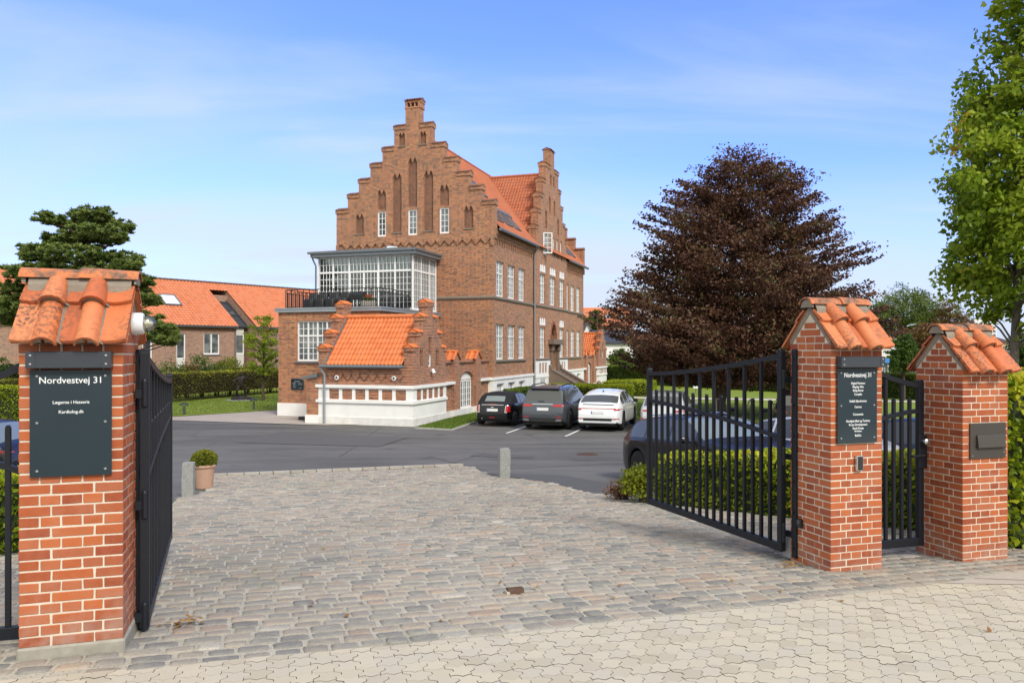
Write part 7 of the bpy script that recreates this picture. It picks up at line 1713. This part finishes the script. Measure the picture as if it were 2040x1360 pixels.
    def patch(nm, corners, axis, mat, off=.006, nu=6, nv=3, parent=None):
        """lens or plate laid over the body: corners seen along the axis, thickened a little"""
        d = {'r': Vector((1, 0, 0)), 'f': Vector((-1, 0, 0)), 'l': Vector((0, -1, 0)), 'R': Vector((0, 1, 0)), 't': Vector((0, 0, -1))}[axis]
        A = [Vector(c) for c in corners]; rows = []
        for j in range(nv + 1):
            row = []
            for i in range(nu + 1):
                s, t = i / nu, j / nv; p = A[0] * (1 - s) * (1 - t) + A[1] * s * (1 - t) + A[2] * s * t + A[3] * (1 - s) * t
                h = (None,); ysc = 1.0
                while h[0] is None and ysc > .6:
                    q = Vector((p.x, p.y * ysc, p.z)); h = bvh.ray_cast(q - d * 12, d)
                    if h[0] is not None and axis in 'rf' and abs(h[0].x) < L / 2 - 1.0: h = (None,)
                    ysc -= .02
                row.append((h[0] if h[0] is not None else Vector((-L / 2 if axis == 'r' else L / 2, p.y, p.z))) - d * off)
            rows.append(row)
        m = MB(); m.grid(rows); back = [[p + d * off * 2.5 for p in row] for row in rows]
        for ring in ([rows[0], back[0]], [back[-1], rows[-1]], [[r_[0] for r_ in back], [r_[0] for r_ in rows]], [[r_[-1] for r_ in rows], [r_[-1] for r_ in back]]): m.grid(ring)
        ob = m.build(nm, mat, parent or o, smooth=True, sharp=40)
        # faces must look outwards
        me = ob.data; f0 = me.polygons[0].normal
        if f0.dot(d) > 0: me.flip_normals()
        return ob
    # under-body, wheels
    m = MB(); m.box(-L / 2 + .22, L / 2 - .22, -W * .40, W * .40, .19, .52); m.build('underbody', 'cladding', o)
    for a in ax:
        for s in (-1, 1):
            we = empty('wheel', (a, s * (W / 2 - .125), rw)); we.parent = o
            t = MB(); t.lathe([(rw * .66, -.105), (rw * .9, -.108), (rw * .985, -.085), (rw, -.05), (rw, .05), (rw * .985, .085), (rw * .9, .108), (rw * .66, .105)], 28, (0, 0, 0), 'y')
            ty = t.build('tyre', 'tyre_rubber', o, smooth=True, sharp=50, loc=we.location); bpy.data.objects.remove(we); ty.name = 'wheel'
            r_ = MB(); r_.lathe([(rw * .67, .10), (rw * .64, .085), (rw * .60, .04), (0, .035)][::1 if s > 0 else -1] if s > 0 else [(rw * .67, -.10), (rw * .64, -.085), (rw * .60, -.04), (0, -.035)], 24, (0, 0, 0), 'y')
            ns = spec.get('spokes', 5)
            for k in range(ns):
                ang = 2 * math.pi * k / ns; mm = Matrix.Rotation(ang, 4, 'Y'); r_.T = mm; y0, y1 = sorted((s * .035, s * .10)); r_.prism([(-.028, .03), (.028, .03), (.04, rw * .66), (-.04, rw * .66)], 'y', y0, y1); r_.T = None
            r_.lathe([(.06, s * .04), (.06, s * .105), (0, s * .108)], 12, (0, 0, 0), 'y')
            r_.build('rim', spec.get('rim', 'rim_dark'), ty, smooth=True, sharp=35)
    # mirrors
    mx = spec.get('mirror'); 
    if mx:
        for s in (-1, 1):
            yb = float(np.interp(mx[0], xs, wf)); m = MB(); m.T = Matrix.Translation((mx[0], s * (yb + .10), mx[1])); m.cbox(-.06, .06, -.10, .10, -.065, .075, .03); m.box(-.02, .02, -.17 if s > 0 else .09, -.09 if s > 0 else .17, -.06, -.03); mo = m.build('mirror', spec.get('mirror_mat', spec['paint']), o, smooth=True, sharp=50)
    for it in spec.get('lamps', []): patch(it[0], it[1], it[2], it[3], *it[4:])
    return o, patch
def mirrored(nm, quad, axis, mat, off=.006):
    return [(nm, quad, axis, mat, off), (nm, [(c[0], -c[1], c[2]) for c in quad][::-1], axis, mat, off)]
def rearq(y0, y1, z0, z1, y2=None, y3=None): return [(-9, y0, z0), (-9, y1, z0), (-9, y2 if y2 is not None else y1, z1), (-9, y3 if y3 is not None else y0, z1)]
def plate_on(o, patch, z, w=.26, h=.115, txt=None):
    p = patch('number_plate', rearq(-w, w, z, z + h), 'r', 'plate_white', .012, 8, 2); patch('country_band', rearq(w - .045, w - .004, z + .004, z + h - .004), 'r', 'plate_blue', .0155, 1, 2, p)
    return p
def build_cars():
    s_dir = R(90 - 18.2)
    def row(x, y): return (x, y, 0)
    def rear_to(u, Y, L):  # centre of a car of length L whose rear end stands at photo column u, distance Y
        x = at(u, Y); return (x + .312 * L / 2, Y + .95 * L / 2, 0)
    # black soft-top convertible
    L, W = 3.85, 1.73
    sp = dict(L=L, W=W, paint='paint_black', axles=(-1.22, 1.27), wheel=.31, clear=.2, round=.21, sm=.06, tumble=.34, rim='rim_dark', spokes=5, rw_k=12,
              top=[(-L / 2, .58), (-L / 2 + .03, .80), (-L / 2 + .10, .95), (-1.70, .985), (-1.62, 1.0), (-1.30, 1.30), (-1.02, 1.39), (-.2, 1.415), (.35, 1.36), (1.0, .96), (1.35, .90), (1.78, .78), (L / 2, .55)],
              belt=[(-L / 2, .90), (-1.5, .93), (0, .93), (1.0, .92), (L / 2, .85)], side=[(-.75, -.38), (-.33, .78)], ws=(.40, .96), rwin=(-1.575, -1.345), soft=(-1.64, .42), rglass='windscreen_glass', mirror=(.72, .97))
    sp['lamps'] = mirrored('tail_light', rearq(.60, .78, .62, .88, .76, .62), 'r', 'tail_red', .012) + mirrored('lamp_bezel', rearq(.575, .80, .595, .905, .785, .595), 'r', 'chrome', .007) + [('boot_strip', rearq(-.5, .5, .905, .925), 'r', 'chrome', .008), ('brake_light', rearq(-.18, .18, .93, .95), 'r', 'tail_red', .008),
                   ('bumper_trim', rearq(-.80, .80, .50, .53), 'r', 'cladding', .012), ('rear_reflector', rearq(-.12, .12, .36, .395), 'r', 'tail_red', .012)] + [('fuel_flap', [(-1.0, -9, .62), (-.85, -9, .62), (-.85, -9, .76), (-1.0, -9, .76)], 'R', 'paint_black', .006)]
    o, p = car('convertible_car', 'black convertible with fabric soft top closed, parked nearest the gatehouse', sp, rear_to(980, 33.3, L), s_dir, 'cars parked in the row by the mansion'); plate_on(o, p, .64)
    m = MB(); m.tube([(-L / 2 - .02, .45, .33), (-L / 2 + .12, .45, .33)], .035, 12); m.build('exhaust', 'chrome', o)
    p('badge', rearq(-.06, .06, .80, .825), 'r', 'chrome', .010)
    # graphite off-roader
    L, W = 4.92, 1.98
    sp = dict(L=L, W=W, paint='paint_graphite', axles=(-1.5, 1.52), wheel=.385, clear=.27, round=.15, tumble=.34, rim='rim_dark', spokes=5,
              top=[(-L / 2, .72), (-L / 2 + .03, .95), (-L / 2 + .10, 1.10), (-L / 2 + .16, 1.16), (-L / 2 + .42, 1.60), (-L / 2 + .47, 1.68), (-1.3, 1.745), (-.2, 1.77), (.6, 1.72), (1.45, 1.17), (1.8, 1.09), (2.25, .98), (L / 2, .70)],
              belt=[(-L / 2, 1.08), (-1.8, 1.12), (0, 1.08), (1.4, 1.04), (L / 2, .95)], side=[(-2.02, -1.22), (-1.14, -.18), (-.10, .95)], ws=(.66, 1.42), rwin=(-L / 2 + .18, -L / 2 + .42), mirror=(.85, 1.13))
    sp['lamps'] = mirrored('tail_light', rearq(.42, .93, .96, 1.06, .95, .50), 'r', 'tail_red', .012) + mirrored('reflector', rearq(.55, .82, .52, .555), 'r', 'tail_red', .010) + [('chrome_strip', rearq(-.44, .44, 1.045, 1.07), 'r', 'chrome', .010), ('rear_valance', rearq(-.86, .86, .34, .50), 'r', 'cladding', .010), ('wiper', rearq(-.05, .22, 1.17, 1.185), 'r', 'black_plastic', .03)] + mirrored('exhaust', rearq(.56, .82, .37, .45, .80, .58), 'r', 'chrome', .022)
    o, p = car('off_road_car', 'dark grey metallic off-road car parked between black convertible and white coupe car', sp, rear_to(1080, 31.7, L), s_dir, 'cars parked in the row by the mansion'); plate_on(o, p, .80)
    for s in (-1, 1): m = MB(); m.tube([(-1.75, s * .66, 1.74), (-1.6, s * .67, 1.80), (.1, s * .67, 1.83), (.35, s * .66, 1.79), (.45, s * .65, 1.74)], .022, 8); m.build('roof_rail', 'black_plastic', o, smooth=True)
    m = MB(); m.prism([(-L / 2 + .34, 1.685), (-L / 2 + .62, 1.755), (-L / 2 + .62, 1.72), (-L / 2 + .36, 1.66)], 'y', -.62, .62); m.build('roof_spoiler', 'paint_graphite', o)
    # white coupe crossover
    L, W = 4.59, 1.87
    sp = dict(L=L, W=W, paint='paint_white', axles=(-1.38, 1.38), wheel=.37, clear=.24, round=.17, tumble=.40, rim='rim_silver', spokes=5,
              top=[(-L / 2, .66), (-L / 2 + .03, .88), (-L / 2 + .10, 1.06), (-L / 2 + .17, 1.09), (-L / 2 + .26, 1.12), (-1.35, 1.44), (-.9, 1.55), (-.2, 1.61), (.5, 1.57), (1.35, 1.09), (1.7, 1.0), (2.1, .88), (L / 2, .62)],
              belt=[(-L / 2, 1.02), (-1.8, 1.07), (0, 1.03), (1.3, 1.0), (L / 2, .88)], side=[(-1.62, -.98), (-.90, -.05), (.03, .98)], ws=(.56, 1.32), rwin=(-1.98, -1.42), mirror=(.85, 1.08), mirror_mat='black_plastic')
    sp['lamps'] = mirrored('tail_light', rearq(.40, .905, .90, .93, .92, .40), 'r', 'tail_red', .012) + [('light_bar', rearq(-.41, .41, .905, .93), 'r', 'tail_red', .011), ('spoiler_gap', rearq(-.64, .64, 1.055, 1.085), 'r', 'cladding', .012), ('bumper_insert', rearq(-.86, .86, .42, .53), 'r', 'cladding', .010), ('diffuser', rearq(-.72, .72, .33, .37), 'r', 'paint_silver', .016)] + mirrored('reflector', rearq(.58, .86, .49, .525), 'r', 'tail_red', .016) + mirrored('lamp_end', rearq(.68, .915, .845, .905, .92, .66), 'r', 'tail_red', .011)
    o, p = car('coupe_car', 'white coupe-shaped electric crossover with dark windows, third in the mansion row', sp, rear_to(1190, 31.2, L), s_dir, 'cars parked in the row by the mansion'); plate_on(o, p, .70)
    m = MB(); m.prism([(-1.12, 1.54), (-.98, 1.56), (-1.10, 1.61)], 'y', -.02, .02); m.build('aerial', 'black_plastic', o)
    # silver hatchback with a white bumper
    L, W = 4.55, 1.85
    sp = dict(L=L, W=W, paint='paint_silver', axles=(-1.35, 1.38), wheel=.345, clear=.22, round=.16, tumble=.38, rim='rim_silver', spokes=7,
              top=[(-L / 2, .62), (-L / 2 + .03, .86), (-L / 2 + .11, 1.0), (-L / 2 + .2, 1.06), (-L / 2 + .62, 1.46), (-1.3, 1.56), (-.4, 1.60), (.45, 1.55), (1.3, 1.05), (1.7, .98), (2.1, .86), (L / 2, .6)],
              belt=[(-L / 2, 1.0), (-1.6, 1.03), (0, 1.0), (1.3, .98), (L / 2, .86)], side=[(-1.72, -.98), (-.90, -.05), (.03, .95)], ws=(.52, 1.28), rwin=(-L / 2 + .22, -L / 2 + .60), mirror=(.8, 1.04))
    sp['lamps'] = mirrored('tail_light', rearq(.38, .90, .86, .93, .91, .55), 'r', 'tail_red', .012) + mirrored('reflector', rearq(.72, .86, .40, .62), 'r', 'tail_red', .010) + [('bumper_insert', rearq(-.68, .68, .34, .44), 'r', 'cladding', .010)]
    o, p = car('hatchback_car', 'silver hatchback parked behind free end of right-hand gate leaf', sp, rear_to(1319, 30.2, L), s_dir, 'cars parked in the row by the mansion'); pl = plate_on(o, p, .70)
    text('DV  80', .10, Matrix.Translation((-L / 2 - .028, -.01, .725)) @ Matrix.Rotation(R(-90), 4, 'Z'), 'black_plastic', pl)
    # dark car at the far right of the row, mostly behind the pillar
    L, W = 4.7, 1.86; sp2 = dict(sp); sp2.update(paint='paint_black', L=L, rim='rim_dark'); 
    sp2.update(top=[(-L / 2, .66), (-L / 2 + .03, .9), (-L / 2 + .11, 1.04), (-L / 2 + .2, 1.1), (-L / 2 + .55, 1.52), (-1.4, 1.62), (-.4, 1.66), (.45, 1.6), (1.3, 1.1), (1.75, 1.02), (2.2, .9), (L / 2, .62)], rwin=(-L / 2 + .22, -L / 2 + .53))
    o, p = car('estate_car', 'black car at far end of mansion row, nearly hidden by pillar with tenant sign', sp2, rear_to(1592, 29.6, L), s_dir, 'cars parked in the row by the mansion'); plate_on(o, p, .72)
    # black estate in the near bay, nose towards the street
    L, W = 4.72, 1.86; hd = math.atan2(-.947, .32)
    sp = dict(L=L, W=W, paint='paint_brownblack', axles=(-1.42, 1.40), wheel=.345, clear=.20, round=.17, tumble=.40, rim='rim_silver', spokes=10,
              top=[(-L / 2, .60), (-L / 2 + .03, .82), (-L / 2 + .11, .98), (-L / 2 + .2, 1.02), (-L / 2 + .72, 1.38), (-1.45, 1.42), (-.6, 1.46), (.15, 1.44), (.55, 1.37), (1.28, .99), (1.7, .93), (2.15, .82), (L / 2, .58)],
              belt=[(-L / 2, .97), (-1.6, .98), (0, .94), (1.25, .92), (L / 2, .80)], side=[(-1.85, -1.12), (-1.04, -.10), (-.02, .93)], ws=(.30, 1.24), rwin=(-L / 2 + .22, -L / 2 + .68), mirror=(.80, .98))
    def fq(y0, y1, z0, z1, y2=None, y3=None): return [(9, y0, z0), (9, y1, z0), (9, y2 if y2 is not None else y1, z1), (9, y3 if y3 is not None else y0, z1)]
    sp['lamps'] = mirrored('headlight', fq(.48, .84, .64, .76, .86, .56), 'f', 'headlamp', .008) + mirrored('tail_light', rearq(.42, .90, .84, .90, .90, .6), 'r', 'tail_red', .010) + [('grille', fq(-.40, .40, .42, .66), 'f', 'cladding', .008), ('number_plate', fq(-.26, .26, .46, .57), 'f', 'plate_white', .02)]
    c = Vector((3.36, 18.4)) + Vector((.32, -.947)) * (L / 2)
    o, p = car('estate_car', 'brown-black estate car behind low hedge and right-hand gate leaf, windscreen towards street', sp, (c.x, c.y, G(c.y) - .0), hd, 'cars in the bays by the street'); o.rotation_euler = (0, R(-5), hd); o.location.z += .06
    for (x0, x1, z) in ((-1.6, .1, 1.455),):
        for s in (-1, 1): m = MB(); m.tube([(-1.5, s * .56, 1.42), (-1.3, s * .56, 1.47), (-.2, s * .57, 1.49), (0, s * .56, 1.45)], .016, 6); m.build('roof_rail', 'chrome', o, smooth=True)
    nb = MB(); nb.tube([(.98, -.55, .975), (1.06, .1, .995), (1.02, .62, .97)], .012, 6); nb.build('wiper', 'black_plastic', o)
    # white car next to it, then a dark one behind the side gate
    L, W = 4.3, 1.8; sp3 = dict(sp); sp3.update(L=L, W=W, paint='paint_white', rim='rim_silver', rglass='car_glass', axles=(-1.3, 1.3), top=[(-L / 2, .6), (-L / 2 + .03, .82), (-L / 2 + .11, .98), (-L / 2 + .2, 1.02), (-L / 2 + .55, 1.38), (-1.35, 1.42), (-.5, 1.47), (.15, 1.45), (.5, 1.38), (1.2, 1.0), (1.6, .93), (1.95, .82), (L / 2, .58)], rwin=(-L / 2 + .22, -L / 2 + .53), mirror=(.75, .98), side=[(-1.62, -1.0), (-.92, -.10), (-.02, .88)], ws=(.26, 1.17))
    o2, p = car('hatchback_car', 'white car beyond brown-black estate, seen between gate bars near pillar', sp3, (7.15, 17.2, G(17.2)), hd, 'cars in the bays by the street'); o2.rotation_euler = (0, R(-5), hd)
    sp4 = dict(sp3); sp4.update(paint='paint_black', rim='rim_dark'); sp4['rglass'] = 'windscreen_glass'
    o3, p = car('hatchback_car', 'black car seen through narrow side gate between right-hand pillars', sp4, (8.75, 15.2, G(15.2) + .02), hd, 'cars in the bays by the street'); o3.rotation_euler = (0, R(-5), hd)
    o4, p = car('hatchback_car', 'black car cut by left picture edge behind narrow side gate', sp4, (-11.85, 15.4, G(15.4)), R(184), 'cars in the bays by the street')
# ================= world, camera, run =================
def world_camera():
    w = bpy.data.worlds.new('World'); SC.world = w; w.use_nodes = True; t = w.node_tree; t.nodes.clear()
    def n(ty, **k):
        x = t.nodes.new(ty)
        for a, b in k.items(): setattr(x, a, b)
        return x
    EL, AZ = R(42), R(150)          # sun height; compass angle from +Y clockwise
    sky = n('ShaderNodeTexSky', sky_type='NISHITA'); sky.sun_disc = False; sky.sun_elevation = EL; sky.sun_rotation = AZ; sky.air_density = 1.15; sky.dust_density = .9; sky.ozone_density = 2.6; sky.altitude = 30
    tc = n('ShaderNodeTexCoord'); sep = n('ShaderNodeSeparateXYZ'); t.links.new(tc.outputs['Generated'], sep.inputs[0])
    def mth(op, a, b=0.0):
        x = n('ShaderNodeMath', operation=op)
        for i, v in ((0, a), (1, b)):
            if hasattr(v, 'links'): t.links.new(v, x.inputs[i])
            else: x.inputs[i].default_value = v
        return x.outputs[0]
    den = mth('ADD', mth('MAXIMUM', sep.outputs[2], 0.0), .16); comb = n('ShaderNodeCombineXYZ'); t.links.new(mth('DIVIDE', sep.outputs[0], den), comb.inputs[0]); t.links.new(mth('DIVIDE', sep.outputs[1], den), comb.inputs[1])
    def cloud(scale, rot, loc, lo, hi, sx, det=7, dist=.5):
        mp = n('ShaderNodeMapping'); mp.inputs['Rotation'].default_value = (0, 0, R(rot)); mp.inputs['Scale'].default_value = (sx, 1, 1); mp.inputs['Location'].default_value = loc; t.links.new(comb.outputs[0], mp.inputs[0])
        no = n('ShaderNodeTexNoise'); no.inputs['Scale'].default_value = scale; no.inputs['Detail'].default_value = det; no.inputs['Roughness'].default_value = .52; no.inputs['Distortion'].default_value = dist; t.links.new(mp.outputs[0], no.inputs['Vector'])
        r_ = n('ShaderNodeValToRGB'); r_.color_ramp.interpolation = 'EASE'; r_.color_ramp.elements[0].position = lo; r_.color_ramp.elements[1].position = hi; t.links.new(no.outputs['Fac'], r_.inputs[0]); return r_.outputs[0]
    c1 = cloud(.55, 62, (3.1, 1.2, 0), .40, .68, .42, 6, .4); c2 = cloud(1.5, 70, (.4, 4.3, 0), .44, .70, .32, 8, .7)
    f = mth('MINIMUM', mth('ADD', mth('MULTIPLY', c1, .62), mth('MULTIPLY', c2, .42)), .9)
    hz = n('ShaderNodeValToRGB'); hz.color_ramp.interpolation = 'EASE'; e = hz.color_ramp.elements; e[0].position = .0; e[0].color = (.66, .66, .66, 1); e[1].position = .25; e[1].color = (.0, .0, .0, 1); t.links.new(sep.outputs[2], hz.inputs[0])
    bk = n('ShaderNodeValToRGB'); bk.color_ramp.interpolation = 'EASE'; e = bk.color_ramp.elements; e[0].position = .36; e[0].color = (.95, .95, .95, 1); e[1].position = .80; e[1].color = (0, 0, 0, 1); t.links.new(mth('ADD', mth('MULTIPLY', sep.outputs[1], .5), .5), bk.inputs[0])  # unseen white overcast behind the camera, added to neutralise the blue fill light
    fac = mth('MINIMUM', mth('ADD', mth('ADD', f, hz.outputs[0]), bk.outputs[0]), .95)
    mx = n('ShaderNodeMix', data_type='RGBA'); t.links.new(fac, mx.inputs[0])
    tint = n('ShaderNodeMix', data_type='RGBA', blend_type='MULTIPLY'); tint.inputs[0].default_value = 1.0; t.links.new(sky.outputs[0], tint.inputs[6]); tint.inputs[7].default_value = SKYTINT
    t.links.new(tint.outputs[2], mx.inputs[6]); cl = n('ShaderNodeMix', data_type='RGBA'); t.links.new(bk.outputs[0], cl.inputs[0]); cl.inputs[6].default_value = CLOUD; cl.inputs[7].default_value = FILL_CLOUD; t.links.new(cl.outputs[2], mx.inputs[7])
    bg = n('ShaderNodeBackground'); bg.inputs['Strength'].default_value = SKYS; t.links.new(mx.outputs[2], bg.inputs[0]); out = n('ShaderNodeOutputWorld'); t.links.new(bg.outputs[0], out.inputs[0])
    l = bpy.data.lights.new('sun', 'SUN'); l.energy = SUNS; l.angle = R(14); l.color = (1, .955, .89); o = bpy.data.objects.new('sun', l); COL.objects.link(o)
    d = Vector((math.sin(AZ) * math.cos(EL), math.cos(AZ) * math.cos(EL), math.sin(EL))); o.rotation_euler = d.to_track_quat('Z', 'Y').to_euler(); o.location = d * 60
    c = bpy.data.cameras.new('camera'); co = bpy.data.objects.new('camera', c); COL.objects.link(co); SC.camera = co
    co.location = (0, 0, CZ); co.rotation_euler = (R(90), 0, 0); c.sensor_width = 36; c.lens = FPX / 2040 * 36; c.shift_y = 16 / 2040; c.clip_end = 9000; c.clip_start = .1
    SC.view_settings.view_transform = 'Standard'; SC.view_settings.look = 'None'; SC.view_settings.exposure = EXPO; SC.view_settings.gamma = 1
    SC.render.resolution_x, SC.render.resolution_y = 1024, 682
    SC.cycles.max_bounces = 8; SC.cycles.transparent_max_bounces = 16; SC.cycles.sample_clamp_indirect = 6
SKYTINT = (.52, .61, 1.08, 1); CLOUD = (2.55, 2.84, 3.38, 1); FILL_CLOUD = (4.5, 4.5, 4.05, 1); SKYS = .13; SUNS = 1.5; EXPO = 1.15
materials()
leafmat('grass_leaf', [(0, (.05, .10, .012)), (.5, (.09, .16, .02)), (1, (.17, .21, .045))], .3)
build_ground(); build_gate()
mansion(); terrace_wing(); conservatory()
gatehouse(-10.1, -6.5, 'tiled brick gatehouse lodge with stepped gables and white base, nearer of two')
gatehouse(28.9, 32.5, 'second tiled brick gatehouse beyond mansion, white base and stepped gable', mirror=True)
garden_wall(-6.5, -.04, 'brick garden wall with two tiled piers and white glazed door between gatehouse and mansion')
garden_wall(22.45, 28.88, 'brick garden wall with arched door between mansion and second gatehouse', True)
apartment_block()
build_nature(); build_cars(); world_camera()
